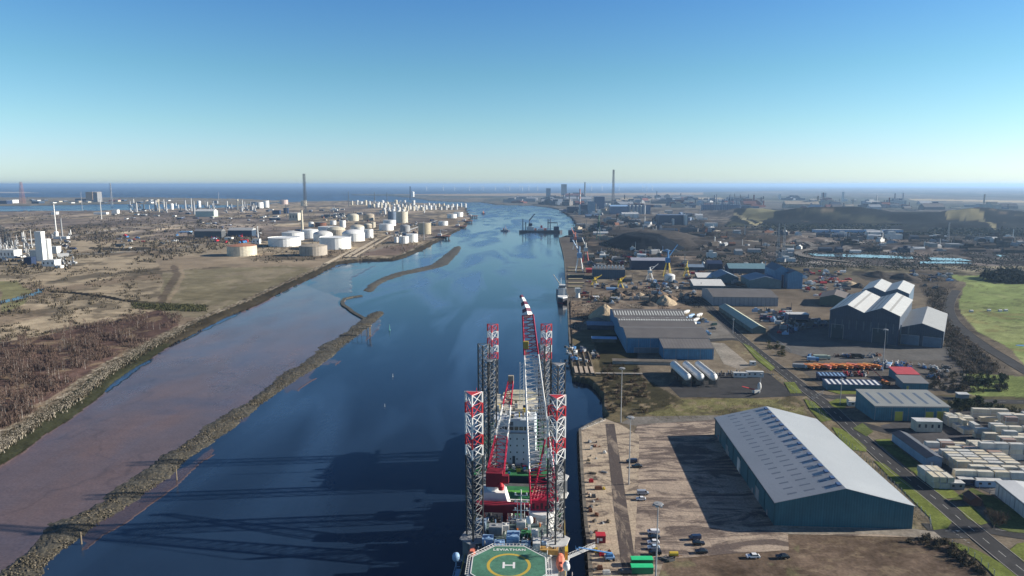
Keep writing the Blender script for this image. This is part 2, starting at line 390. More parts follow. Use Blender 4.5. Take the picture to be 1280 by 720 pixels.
# north shore strip
n_ = inpoly(GX, GY, LANDS[1]); COL[n_] = S(134, 124, 100, K); patches(500, .0, (110, 108, 96), n_, 84, sy=.4); patches(180, .08, (160, 148, 128), n_, 85, sy=.4)
t_ = inpoly(GX, GY, LANDS[2]); COL[t_] = S(190, 184, 174, K)
# right bank
Rr = land & ~leftland & ~n_ & ~t_ & inpoly(GX, GY, LANDS[3])
COL[Rr] = S(122, 110, 92, K)
fr = Rr & (PY < 335)
COL[fr] = S(96, 90, 84, K)
patches(260, .02, (84, 82, 80), fr, 86, op=.8, sy=.4); patches(150, .04, (62, 60, 60), fr, 87, sy=.5); patches(90, .10, (138, 126, 110), fr, 88, sy=.45); patches(50, .12, (160, 152, 140), fr, 89, op=.6, sy=.6)
zone([(705, 290), (870, 272), (1000, 300), (1000, 330), (870, 335), (706, 335)], (72, 66, 60)); patches(45, .02, (62, 56, 52), inpoly(PX, PY, [(705, 290), (870, 272), (1000, 300), (1000, 335), (706, 335)]), 90, sy=.6); patches(30, .10, (132, 116, 98), inpoly(PX, PY, [(705, 290), (870, 272), (1000, 300), (1000, 335), (706, 335)]), 91, op=.7, sy=.6)
rg = Rr & (PY < 262); COL[rg] = S(112, 110, 104, K); patches(600, .0, (92, 96, 92), rg, 92, sy=.35); patches(300, .06, (146, 136, 118), rg, 93, sy=.3); patches(900, .05, (84, 92, 80), rg, 94, sy=.3)
zone([(487, 243), (640, 241.6), (760, 241.2), (880, 240.4), (880, 243.2), (700, 245), (560, 244.6)], (170, 150, 120), jitter=False)
zone([(775, 247.5), (900, 247), (905, 248.8), (780, 249.8)], (176, 158, 124), jitter=False)
zone([(1135, 248.5), (1290, 251), (1290, 253.6), (1140, 250.3)], (190, 170, 130), jitter=False)
# spoil hills: dark scrub and slope shade put into the colour, with pale tracks
for pz in ([(905, 283), (925, 262), (985, 262), (1060, 266), (1290, 266), (1290, 298), (1100, 294), (1000, 287), (940, 282)],): zone(pz, (40, 46, 48), .42)
hz_ = inpoly(PX, PY, [(905, 288), (925, 260), (1290, 262), (1290, 300)])
patches(120, .12, (92, 92, 66), hz_, 95, op=.5, sy=.5); patches(70, .18, (140, 122, 98), hz_, 96, op=.6, sy=.4); patches(60, .03, (30, 34, 38), hz_, 97, k=.4, op=.95)
zone([(925, 272), (940, 264), (975, 263), (985, 270), (950, 276)], (118, 114, 78)); stroke([(918, 270), (935, 276), (944, 281), (952, 278)], 2.2, (160, 150, 110)); stroke([(1185, 276), (1225, 277), (1245, 287)], 3, (158, 148, 104), op=.8)
zone([(1000, 300), (1290, 298), (1290, 336), (960, 332), (950, 310)], (78, 72, 70)); hb = inpoly(PX, PY, [(1000, 298), (1290, 296), (1290, 340), (960, 335), (950, 310)])
patches(80, .03, (64, 62, 60), hb, 98, sy=.4); patches(50, .08, (124, 112, 102), hb, 99, sy=.4); patches(30, .14, (168, 160, 150), hb, 100, op=.6, sy=.5)
zone([(950, 331), (1300, 334), (1300, 350), (1180, 350), (1060, 346), (940, 340)], (112, 104, 82)); zone([(1060, 340), (1180, 344), (1200, 356), (1150, 356), (1080, 350)], (80, 74, 66))
zone([(700, 372), (770, 372), (850, 380), (870, 385), (770, 395), (712, 420)], (146, 126, 104)); zone([(700, 355), (870, 352), (900, 362), (900, 382), (760, 384), (700, 372)], (134, 118, 100)); ya = inpoly(PX, PY, [(700, 335), (960, 330), (960, 400), (712, 420)])
patches(18, .08, (84, 76, 68), ya, 101, op=.8); patches(12, .12, (170, 156, 134), ya, 102, op=.6)
# vegetated ground round the teal sheds
zone([(700, 420), (770, 400), (780, 470), (790, 500), (830, 495), (890, 495), (995, 495), (1015, 520), (900, 528), (790, 528), (752, 528), (760, 500), (740, 478), (715, 475)], (118, 106, 78)); zone([(800, 500), (1000, 498), (1020, 519), (905, 522), (800, 518)], (126, 122, 76)); zone([(740, 420), (790, 415), (800, 470), (850, 500), (800, 520), (760, 500)], (70, 66, 46))
gz = inpoly(PX, PY, [(700, 470), (1020, 470), (1030, 530), (700, 535)]); patches(9, .08, (92, 84, 62), gz, 103, op=.8); patches(6, .12, (150, 132, 104), gz, 104, op=.7)
zone([(860, 385), (905, 395), (1045, 520), (1075, 560), (1165, 665), (1100, 662), (1030, 555), (1000, 500), (950, 470), (850, 400)], (124, 110, 86), jitter=False)
vg = inpoly(PX, PY, [(880, 390), (910, 395), (1180, 665), (1110, 665), (1000, 520)]); patches(8, .06, (96, 88, 66), vg, 105, op=.8); patches(6, .10, (150, 138, 104), vg, 106, op=.6)
zone([(960, 340), (1060, 345), (1090, 400), (1040, 430), (1000, 460), (900, 390), (880, 370)], (118, 106, 90))
# bare brown field at the bottom right
fld = [(820, 690), (985, 668), (1100, 667), (1180, 676), (1235, 722), (1240, 770), (815, 770), (816, 700)]
zone(fld, (116, 98, 82), jitter=False); fm = inpoly(PX, PY, fld); patches(14, .02, (98, 82, 68), fm, 107, op=.7, sy=2.2); patches(6, .08, (138, 120, 96), fm, 108, op=.6, sy=2.5); patches(10, .10, (124, 122, 84), fm & (PX < 1000), 109, op=.5)
# rough scrub beside the bend and the green field
zone([(1140, 335), (1180, 340), (1196, 350), (1192, 380), (1240, 440), (1290, 480), (1290, 500), (1210, 470), (1190, 430), (1160, 380)], (100, 90, 78)); sb = inpoly(PX, PY, [(1140, 335), (1290, 335), (1290, 500), (1190, 470)]) & (PX < 1250)
patches(14, .03, (72, 64, 56), sb, 110, op=.8); patches(9, .09, (116, 104, 84), sb, 111, op=.7)
GF = [(1185, 344), (1300, 346), (1700, 352), (1700, 640), (1310, 480), (1262, 436), (1220, 412), (1202, 392), (1200, 375), (1208, 360), (1204, 352)]
zone(GF, (140, 156, 84)); gm = inpoly(PX, PY, GF); patches(40, .02, (156, 162, 98), gm, 112, op=.7, sy=.6); patches(20, .06, (146, 140, 82), gm & (PY > 385), 113, op=.8); patches(9, .12, (108, 112, 64), gm, 114, op=.7)
zone([(1225, 349), (1300, 345), (1700, 340), (1700, 355), (1300, 356), (1240, 354)], (56, 62, 42))
zone([(1195, 468), (1290, 470), (1700, 500), (1700, 560), (1290, 512), (1205, 492)], (118, 132, 66))
zone([(1090, 492), (1290, 498), (1290, 530), (1180, 510)], (88, 84, 58))
# fine mottling everywhere, fading with distance
for sc_, a_, sd_ in ((2.2, .30, 120), (6, .25, 121), (18, .22, 122), (55, .18, 123), (170, .14, 124), (500, .10, 125)):
    px_m = GY ** 2 / (F * CAMH)          # metres covered by one pixel in depth
    fade = np.clip(2.2 * sc_ / np.maximum(px_m * 2, .01) - .3, 0, 1)
    nse = vnoise(GX / sc_, GY / sc_, sd_) - .5
    COL *= (1 + nse * a_ * 1.6 * fade * (.55 + .45 * (~mud)))[..., None]
ind = (Rr & (PY < 345)) | (far_l)
for sc_, a_, sd_ in ((4, .9, 140), (11, .8, 141), (30, .6, 142), (80, .45, 143), (240, .35, 144)):
    px_m = GY ** 2 / (F * CAMH); fade = np.clip(sc_ / np.maximum(px_m * .6, .01) - .2, 0, 1) * np.clip(sc_ * 2.5 / (GY / F * 2), 0, 1)
    nse = fbm(GX, GY * .45, sc_, 2, sd_); COL *= np.clip(1 + nse * a_ * 1.9 * fade * ind, .25, 2.4)[..., None]
_g = COL.mean(-1, keepdims=True); COL[:] = _g + (COL - _g) * .84
K = .62
# mudflat
mc = np.array(S(134, 116, 112, K)); mc2 = np.array(S(148, 120, 106, K)); mc3 = np.array(S(110, 103, 112, K))
tt = np.clip(fbm(GX, GY * .5, 34, 4, 131) * 4 + .3, 0, 1)[..., None]; t3 = np.clip(fbm(GX * .5, GY * .8, 24, 4, 132) * 3 - .3, 0, .7)[..., None]
mcol = mc * (1 - tt) + mc2 * tt; mcol = mcol * (1 - t3) + mc3 * t3
ch_ = np.abs(fbm(GX + fbm(GX, GY, 25, 3, 136) * 30, GY * .6, 60, 4, 135)); c2_ = np.abs(fbm(GX * 1.2, GY * .5 + fbm(GX, GY, 12, 3, 138) * 20, 26, 3, 137))
gul = np.clip(1 - ch_ / .012, 0, 1) * .28 + np.clip(1 - c2_ / .012, 0, 1) * .10; mcol = mcol * (1 - np.clip(gul, 0, .7))[..., None]; rip = fbm(GX * .35, GY, 3.0, 2, 139); mcol = mcol * (1 + rip * .22)[..., None]
mcol *= np.array([.80, .78, .84]); mcol[outer] *= .6; COL[mud] = mcol[mud]; ROU[mud] = (np.clip(.16 + (PY - 380) / 230 * .30, .13, .46) + fbm(GX, GY * .3, 20, 4, 133) * .25).clip(.1, .55)[mud]; ROU[outer] = .16
sea = ~land & ~mud; COL[sea] = S(40, 38, 34, .6)
ny, nx = GX.shape
co = np.stack([GX, GY, Z], -1).reshape(-1, 3).astype(np.float32)
idx = np.arange(ny * nx).reshape(ny, nx)
a = idx[:-1, :-1]; b = idx[:-1, 1:]; c_ = idx[1:, 1:]; d_ = idx[1:, :-1]
keep = ((Z[:-1, :-1] > -2) | (Z[:-1, 1:] > -2) | (Z[1:, 1:] > -2) | (Z[1:, :-1] > -2))
quads = np.stack([d_, c_, b, a], -1)[keep]
used = np.zeros(ny * nx, bool); used[quads.ravel()] = True; remap = np.cumsum(used) - 1
quads = remap[quads]; cv = co[used]; colv = np.concatenate([np.clip(COL, 0, 1), ROU[..., None]], -1).reshape(-1, 4)[used].astype(np.float32)
me = bpy.data.meshes.new('ground'); me.vertices.add(len(cv)); me.vertices.foreach_set('co', cv.ravel())
nq = len(quads); me.loops.add(nq * 4); me.loops.foreach_set('vertex_index', quads.ravel().astype(np.int32)); me.polygons.add(nq)
me.polygons.foreach_set('loop_start', np.arange(0, nq * 4, 4, dtype=np.int32)); me.polygons.foreach_set('loop_total', np.full(nq, 4, np.int32)); me.update(calc_edges=True)
ca = me.color_attributes.new('cover', 'FLOAT_COLOR', 'POINT'); ca.data.foreach_set('color', colv.ravel())
gm_ = bpy.data.materials.new('ground cover'); gm_.use_nodes = True; nt = gm_.node_tree; b = nt.nodes['Principled BSDF']
at_ = nt.nodes.new('ShaderNodeAttribute'); at_.attribute_name = 'cover'
tc = nt.nodes.new('ShaderNodeTexCoord'); n1 = nt.nodes.new('ShaderNodeTexNoise'); n1.inputs['Scale'].default_value = .9; n1.inputs['Detail'].default_value = 4; nt.links.new(tc.outputs['Object'], n1.inputs[0])
mr = nt.nodes.new('ShaderNodeMapRange'); mr.inputs[1].default_value = .3; mr.inputs[2].default_value = .7; mr.inputs[3].default_value = .75; mr.inputs[4].default_value = 1.2; nt.links.new(n1.outputs[0], mr.inputs[0])
vm = nt.nodes.new('ShaderNodeVectorMath'); vm.operation = 'SCALE'; nt.links.new(at_.outputs['Color'], vm.inputs[0]); nt.links.new(mr.outputs[0], vm.inputs['Scale']); nt.links.new(vm.outputs[0], b.inputs['Base Color'])
nt.links.new(at_.outputs['Alpha'], b.inputs['Roughness']); b.inputs['Specular IOR Level'].default_value = .25
spm = nt.nodes.new('ShaderNodeMapRange'); spm.inputs[1].default_value = .5; spm.inputs[2].default_value = .7; spm.inputs[3].default_value = .4; spm.inputs[4].default_value = .02; nt.links.new(at_.outputs['Alpha'], spm.inputs[0]); nt.links.new(spm.outputs[0], b.inputs['Specular IOR Level'])
bp = nt.nodes.new('ShaderNodeBump'); bp.inputs['Strength'].default_value = .35; bp.inputs['Distance'].default_value = .25; nt.links.new(n1.outputs[0], bp.inputs['Height'])
mth = nt.nodes.new('ShaderNodeMath'); mth.operation = 'GREATER_THAN'; mth.inputs[1].default_value = .6; nt.links.new(at_.outputs['Alpha'], mth.inputs[0])
m2 = nt.nodes.new('ShaderNodeMath'); m2.operation = 'MULTIPLY_ADD'; m2.inputs[1].default_value = .33; m2.inputs[2].default_value = .02; nt.links.new(mth.outputs[0], m2.inputs[0]); nt.links.new(m2.outputs[0], bp.inputs['Strength']); nt.links.new(bp.outputs[0], b.inputs['Normal'])
me.materials.append(gm_); go = bpy.data.objects.new('ground', me); C.objects.link(go)
structure(go, 'brown and green riverside land, mudflat and spoil hills on both banks', 'ground')
# ---- water: one sheet to beyond the horizon
mb = MB(); mb.add([(-70000, -500, 0), (70000, -500, 0), (70000, 70000, 0), (-70000, 70000, 0)], [(0, 1, 2, 3)])
wm = bpy.data.materials.new('river water'); wm.use_nodes = True; nt = wm.node_tree; N = nt.nodes; L = nt.links; b = N['Principled BSDF']
b.inputs['IOR'].default_value = 1.33; tc = N.new('ShaderNodeTexCoord')
def noise(sc_, det, st, w=0):
    mp = N.new('ShaderNodeMapping'); mp.inputs['Scale'].default_value = st; L.new(tc.outputs['Object'], mp.inputs[0]); n = N.new('ShaderNodeTexNoise'); n.inputs['Scale'].default_value = sc_; n.inputs['Detail'].default_value = det; n.inputs['Distortion'].default_value = w; L.new(mp.outputs[0], n.inputs[0]); return n.outputs[0]
slick = noise(.013, 7, (1, .25, 1), 1.1); rp = N.new('ShaderNodeValToRGB'); L.new(slick, rp.inputs[0]); rp.color_ramp.elements[0].position = .46; rp.color_ramp.elements[1].position = .63
# ruffled water is rougher further out, glassy near the vessel
sp = N.new('ShaderNodeSeparateXYZ'); L.new(tc.outputs['Object'], sp.inputs[0]); dy = N.new('ShaderNodeMapRange'); dy.inputs[1].default_value = 260; dy.inputs[2].default_value = 900; dy.inputs[3].default_value = .15; dy.inputs[4].default_value = 1; L.new(sp.outputs[1], dy.inputs[0])
mu = N.new('ShaderNodeMath'); mu.operation = 'MULTIPLY'; L.new(rp.outputs[0], mu.inputs[0]); L.new(dy.outputs[0], mu.inputs[1])
ro = N.new('ShaderNodeMapRange'); ro.inputs[3].default_value = .10; ro.inputs[4].default_value = .30; L.new(mu.outputs[0], ro.inputs[0]); 
fr_ = N.new('ShaderNodeMapRange'); fr_.inputs[1].default_value = 1500; fr_.inputs[2].default_value = 9000; fr_.inputs[3].default_value = 0; fr_.inputs[4].default_value = .42; L.new(sp.outputs[1], fr_.inputs[0])
ad = N.new('ShaderNodeMath'); ad.operation = 'ADD'; L.new(ro.outputs[0], ad.inputs[0]); L.new(fr_.outputs[0], ad.inputs[1]); L.new(ad.outputs[0], b.inputs['Roughness'])
mx = N.new('ShaderNodeMix'); mx.data_type = 'RGBA'; mx.inputs[6].default_value = (.010, .021, .042, 1); mx.inputs[7].default_value = (.06, .13, .25, 1); L.new(mu.outputs[0], mx.inputs[0]); L.new(mx.outputs[2], b.inputs['Base Color'])
bp = N.new('ShaderNodeBump'); bp.inputs['Distance'].default_value = .25; st = N.new('ShaderNodeMapRange'); st.inputs[3].default_value = .22; st.inputs[4].default_value = .9; L.new(mu.outputs[0], st.inputs[0]); L.new(st.outputs[0], bp.inputs['Strength'])
L.new(noise(.5, 6, (1, .45, 1)), bp.inputs['Height']); L.new(bp.outputs[0], b.inputs['Normal'])
wo = mb.build('river_water', wm); structure(wo, 'dark blue estuary water widening to the open sea', 'water')
# ---- air
hz = MB(); hz.box(-69000, 69000, -400, 69000, -12, 175)
hm = bpy.data.materials.new('air'); hm.use_nodes = True; nt = hm.node_tree; nt.nodes.remove(nt.nodes['Principled BSDF'])
pv = nt.nodes.new('ShaderNodeVolumePrincipled'); pv.inputs['Color'].default_value = (.45, .68, 1, 1); pv.inputs['Density'].default_value = 5.0e-5; pv.inputs['Anisotropy'].default_value = .3
nt.links.new(pv.outputs[0], nt.nodes['Material Output'].inputs['Volume'])
ho = hz.build('haze', hm); tag(ho, kind='stuff'); 
# ================================================================== RIGHT BANK, NEAR
ROT = -R(4.5)
def sheet(name, poly, m, dz, label=None, cat='ground', h=GZ):
    pts = [at(x, y, h) for x, y in poly]; mb = MB(); mb.add([(x, y, h + dz) for x, y in pts], [tuple(range(len(pts)))[::-1]])
    o = mb.build(name, m)
    nrm = o.data.polygons[0].normal.z
    if nrm < 0: o.data.flip_normals()
    return structure(o, label, cat)
def strip(line, wid, z, uv=False):
    """flat ribbon along world points"""
    vs = []; n = len(line)
    for i, (x, y) in enumerate(line):
        a = line[max(i - 1, 0)]; b = line[min(i + 1, n - 1)]; dx, dy = b[0] - a[0], b[1] - a[1]; l = math.hypot(dx, dy) or 1
        vs += [(x - dy / l * wid / 2, y + dx / l * wid / 2, z), (x + dy / l * wid / 2, y - dx / l * wid / 2, z)]
    return vs, [(2 * i, 2 * i + 1, 2 * i + 3, 2 * i + 2) for i in range(n - 1)]
def smooth(line, k=6):
    out = []
    P = [line[0]] + list(line) + [line[-1]]
    for i in range(1, len(P) - 2):
        for s in range(k):
            t = s / k; a, b, c, d = P[i - 1], P[i], P[i + 1], P[i + 2]
            out.append(tuple(.5 * ((2 * b[j]) + (-a[j] + c[j]) * t + (2 * a[j] - 5 * b[j] + 4 * c[j] - d[j]) * t * t + (-a[j] + 3 * b[j] - 3 * c[j] + d[j]) * t ** 3) for j in (0, 1)))
    out.append(line[-1]); return out
# ---- patched concrete of the quay yard
def yardmat(name, c1, c2, sc_, st, thr=(.47, .53), slab=6.0):
    m = bpy.data.materials.new(name); m.use_nodes = True; nt = m.node_tree; N = nt.nodes; L = nt.links; b = N['Principled BSDF']; b.inputs['Roughness'].default_value = .85
    b.inputs['Specular IOR Level'].default_value = .3
    tc = N.new('ShaderNodeTexCoord'); mp = N.new('ShaderNodeMapping'); mp.inputs['Scale'].default_value = st; L.new(tc.outputs['Object'], mp.inputs[0])
    n = N.new('ShaderNodeTexNoise'); n.inputs['Scale'].default_value = sc_; n.inputs['Detail'].default_value = 10; n.inputs['Roughness'].default_value = .72; n.inputs['Distortion'].default_value = .9; L.new(mp.outputs[0], n.inputs[0])
    r = N.new('ShaderNodeMapRange'); r.inputs[1].default_value = thr[0]; r.inputs[2].default_value = thr[1]; L.new(n.outputs[0], r.inputs[0])
    mx = N.new('ShaderNodeMix'); mx.data_type = 'RGBA'; mx.inputs[6].default_value = (*c1, 1); mx.inputs[7].default_value = (*c2, 1); L.new(r.outputs[0], mx.inputs[0])
    n2 = N.new('ShaderNodeTexNoise'); n2.inputs['Scale'].default_value = 1.1; n2.inputs['Detail'].default_value = 6; L.new(tc.outputs['Object'], n2.inputs[0])
    r2 = N.new('ShaderNodeMapRange'); r2.inputs[1].default_value = .3; r2.inputs[2].default_value = .7; r2.inputs[3].default_value = .72; r2.inputs[4].default_value = 1.22; L.new(n2.outputs[0], r2.inputs[0])
    br = N.new('ShaderNodeTexBrick'); br.inputs['Scale'].default_value = 1; br.offset = 0; br.inputs['Brick Width'].default_value = slab; br.inputs['Row Height'].default_value = slab * .8; br.inputs['Mortar Size'].default_value = .07
    br.inputs['Color1'].default_value = (1, 1, 1, 1); br.inputs['Color2'].default_value = (.82, .82, .84, 1); br.inputs['Mortar'].default_value = (.62, .6, .58, 1); L.new(tc.outputs['Object'], br.inputs[0])
    v1 = N.new('ShaderNodeVectorMath'); v1.operation = 'MULTIPLY'; L.new(mx.outputs[2], v1.inputs[0]); L.new(br.outputs[0], v1.inputs[1])
    v2 = N.new('ShaderNodeVectorMath'); v2.operation = 'SCALE'; L.new(v1.outputs[0], v2.inputs[0]); L.new(r2.outputs[0], v2.inputs['Scale']); L.new(v2.outputs[0], b.inputs['Base Color'])
    return m
ymain = yardmat('patched yard concrete', (.39, .31, .235), (.12, .09, .075), .085, (.42, 1.4, 1), (.455, .545))
yquay = yardmat('quay apron concrete', (.44, .355, .255), (.15, .115, .09), .07, (.55, .9, 1), (.49, .56), 4.0)
yrail = yardmat('dark rail strip', (.30, .24, .18), (.085, .066, .058), .12, (1, .3, 1), (.40, .5))
grav = mat('grey gravel yard', (.19, .175, .155), .95, var=.35, scale=.06, fine=.3)
gravl = mat('pale gravel yard', (.30, .265, .22), .95, var=.35, scale=.06, fine=.3)
grass = mat('verge grass', (.155, .185, .045), .95, var=.38, scale=.12, fine=.35)
lawn = mat('rough lawn', (.11, .135, .045), .95, var=.38, scale=.1, fine=.35)
mud_m = mat('brown mud', (.11, .085, .06), .8, var=.3, scale=.1, fine=.2)
sheet('yard', [(797, 531), (903, 524), (905, 545), (970, 657), (1136, 661), (1158, 664), (1150, 672), (985, 668), (986, 688), (905, 693), (830, 700), (819, 735), (775, 735), (770, 600)], ymain, .10, 'stained brown concrete yard between the quay and the long warehouse', 'yard')
sheet('quay_apron', [(726, 538), (757, 524), (776, 531), (799, 545), (798, 600), (790, 740), (741, 740), (735.5, 677), (729, 610)], yquay, .16, 'pale concrete quay apron along the river edge', 'quay')
sheet('rail_strip', [(757, 530), (768, 530), (785, 640), (799, 735), (781, 735), (768, 640)], yrail, .22, 'dark worn rail strip in the quay apron', 'quay')
sheet('access_track', [(776, 529), (790, 521), (902, 519), (902, 527), (800, 533)], grav, .06, 'grey gravel track between the quay and the long warehouse', 'track')
sheet('warehouse_forecourt', [(968, 660), (1138, 661), (1168, 665), (1182, 676), (1100, 668), (985, 668)], gravl, .14, 'pale concrete strip in front of the teal warehouse', 'ground')
# ---- roads
RL = [(868, 372), (881, 380), (890, 387), (906, 403.5), (929.5, 425), (956.6, 447), (982, 466.6), (1007, 486.5), (1036, 509), (1070, 541), (1101, 569), (1131, 595), (1171, 625), (1208, 656), (1245, 686.5), (1290, 722), (1340, 760)]
rl = smooth([at(*p) for p in RL])
def road(name, line, wid, z, label):
    mb = MB(); mb.add(*strip(line, wid, z)); o = mb.build(name, asphalt)
    if o.data.polygons[0].normal.z < 0: o.data.flip_normals()
    structure(o, label, 'road')
    kb = MB()
    for sgn in (-1, 1):
        off = []
        for i, (x, y) in enumerate(line):
            a = line[max(i - 1, 0)]; b = line[min(i + 1, len(line) - 1)]; dx, dy = b[0] - a[0], b[1] - a[1]; l = math.hypot(dx, dy); off.append((x - sgn * dy / l * (wid / 2 + .1), y + sgn * dx / l * (wid / 2 + .1)))
        v, f = strip(off, .25, z + .10); n = len(v); v2 = v + [(x, y, z - .1) for x, y, _ in v]
        f2 = f + [(2 * i, 2 * i + 2, n + 2 * i + 2, n + 2 * i) for i in range(n // 2 - 1)] + [(2 * i + 1, 2 * i + 3, n + 2 * i + 3, n + 2 * i + 1) for i in range(n // 2 - 1)]
        kb.add(v2, f2)
    return o, kb
o, kb = road('road', rl, 8.2, GZ + .14, 'straight grey asphalt estate road running away past the teal warehouse')
structure(kb.build('kerb', concrete), 'pale concrete kerbs of the estate road', 'kerb')
s2 = smooth([at(*p) for p in [(1015, 492), (1040, 496.5), (1080, 496), (1130, 494.5), (1170, 497), (1220, 501), (1290, 503), (1400, 507)]]); o, kb = road('side_road', s2, 8.0, GZ + .12, 'side road branching right behind the teal unit'); 
s3 = smooth([at(*p) for p in [(1205, 653), (1240, 661), (1290, 669), (1420, 690)]]); road('side_road', s3, 10, GZ + .12, 'side road leaving the junction towards the container yard'); 
s4 = smooth([at(*p) for p in [(1212, 664), (1185, 664), (1160, 663)]]); road('side_road', s4, 11, GZ + .12, 'short asphalt entrance to the warehouse forecourt')
s5 = smooth([at(*p) for p in [(931, 426), (912, 424), (880, 427), (870, 434)]]); road('side_road', s5, 9, GZ + .12, 'short side road to the blue sheds')
s6 = smooth([at(*p) for p in [(1008, 492), (980, 493), (930, 495), (870, 494)]]); road('side_road', s6, 9, GZ + .12, 'tarmac lane running left below the white gas vessels')
s7 = smooth([at(*p) for p in [(1036, 517), (1060, 526), (1090, 534), (1118, 541)]]); road('side_road', s7, 8, GZ + .12, 'wide tarmac entrance in front of the teal unit')
# bend road on the far right
s8 = smooth([at(*p) for p in [(1150, 342), (1178, 346), (1193, 352), (1197, 360), (1190, 372), (1186, 384), (1190, 398), (1204, 413), (1230, 432), (1256, 448), (1290, 468), (1400, 525)]]); o8, kb8 = road('bend_road', s8, 9.5, GZ + .16, 'grey road curving past the green field')
structure(kb8.build('kerb', concdark), 'dark edge of the curving road', 'kerb')
lm = MB()
def dashes(line, z, wid=.15, on=4, off=6, off0=0):
    acc = off0; P = line
    for i in range(len(P) - 1):
        a = Vector((*P[i], 0)); b = Vector((*P[i + 1], 0)); L_ = (b - a).length; d = (b - a) / L_; s = 0
        while s < L_:
            ph = acc % (on + off); step = (on - ph) if ph < on else (on + off - ph); step = min(step, L_ - s)
            if ph < on:
                p = a + d * s; q = a + d * (s + step); v, f = strip([(p.x, p.y), (q.x, q.y)], wid, z); lm.add(v, f)
            s += step + 1e-6; acc += step + 1e-6
dashes(rl, GZ + .148, .26, 4, 5); dashes(s2, GZ + .128, .2); dashes(s3, GZ + .128, .25); 
# give way lines and an arrow at the junction
x, y = at(1192, 664); lm.box(x - 3.2, x + 1.2, y - .12, y + .12, GZ + .13, GZ + .134); lm.add([(x + 1.0, y - .7, GZ + .134), (x + 2.6, y, GZ + .134), (x + 1.0, y + .7, GZ + .134)], [(0, 1, 2)])
for q in range(8):
    p = at(1178 + q * 4.6, 655 + q * 3.3); lm.box(p[0] - .5, p[0] + .4, p[1] - .5, p[1] - .2, GZ + .146, GZ + .150, rot=-.9)
structure(lm.build('road_markings', mat('worn road paint', (.36, .36, .34), .8, var=.5, scale=1.2)), 'white centre dashes and junction lines on the roads', 'markings')
for i, (pl, m) in enumerate([
    ([(1040, 534), (1053, 537), (1072, 550), (1083, 560), (1083, 565), (1061, 562), (1047, 545)], grass), ([(1092, 576), (1105, 580), (1138, 607), (1175, 640), (1190, 653), (1184, 661), (1167, 663), (1162, 647), (1122, 607)], grass),
    ([(1138, 586), (1159, 588), (1157, 596), (1150, 599)], grass), ([(1160, 605), (1183, 606), (1202, 622), (1180, 624)], grass), ([(1196, 634), (1214, 632), (1236, 654), (1226, 657), (1210, 649)], grass),
    ([(1224, 619), (1241, 621), (1262, 633), (1290, 648), (1290, 668), (1260, 665), (1240, 657), (1236, 644)], lawn), ([(1262, 688), (1272, 680), (1290, 677), (1330, 690), (1330, 730), (1290, 712)], grass),
    ([(1180, 677), (1200, 680), (1225, 690), (1250, 704), (1280, 728), (1250, 728), (1222, 700)], grass), ([(1005, 499), (1018, 503), (1028, 513), (1040, 525), (1027, 528), (1012, 512)], grass),
    ([(928, 429), (938, 433), (955, 448), (969, 460), (964, 464), (946, 450)], grass), ([(980, 478), (993, 478), (1003, 492), (988, 492)], grass), ([(1032, 488), (1100, 489), (1135, 488), (1135, 492), (1050, 493)], grass),
    ([(1036, 503), (1046, 499), (1062, 499), (1056, 511), (1050, 512), (1040, 508)], grass), ([(1066, 536), (1078, 529), (1092, 540), (1083, 546)], lawn), ([(1094, 550), (1112, 549), (1118, 556), (1100, 558)], grass), ([(1100, 556), (1120, 557), (1155, 585), (1140, 590)], lawn), ([(1185, 628), (1215, 610), (1300, 655), (1290, 652), (1225, 622)], lawn)]):
    sheet('grass_verge', pl, m, .20 + .004 * i, 'bright green mown verge beside the estate roads', 'grass')
sheet('tarmac_yard', [(855, 466), (960, 466), (990, 490), (985, 496), (850, 497), (835, 482)], asphalt, .05, 'dark tarmac yard beside the white gas vessels', 'yard')
sheet('concrete_strip', [(889, 428), (905, 429), (940, 458), (925, 462), (905, 455)], gravl, .05, 'pale concrete road slab beside the blue sheds', 'ground')
sheet('gravel_yard', [(865, 400), (905, 402), (925, 424), (890, 427), (872, 412)], grav, .06, 'grey yard beside the blue sheds', 'yard')
sheet('asphalt_yard', [(960, 408), (1040, 408), (1100, 430), (1190, 434), (1190, 450), (1150, 456), (1020, 450), (985, 440), (965, 426)], mat('worn tarmac', (.13, .125, .118), .9, var=.25, scale=.05, fine=.2), .05, 'grey tarmac yard in front of the dark twin sheds', 'yard')
sheet('gravel_yard', [(990, 452), (1200, 450), (1215, 490), (1140, 488), (1030, 487)], mat('oily gravel', (.12, .108, .095), .95, var=.4, scale=.08, fine=.3), .055, 'dark oily plant yard full of machinery', 'yard')
sheet('container_yard', [(1100, 532), (1190, 512), (1420, 512), (1500, 640), (1290, 640), (1240, 618), (1200, 600), (1150, 566)], mat('container yard tarmac', (.085, .082, .085), .9, var=.3, scale=.07, fine=.2), .06, 'dark tarmac of the container yard', 'yard')
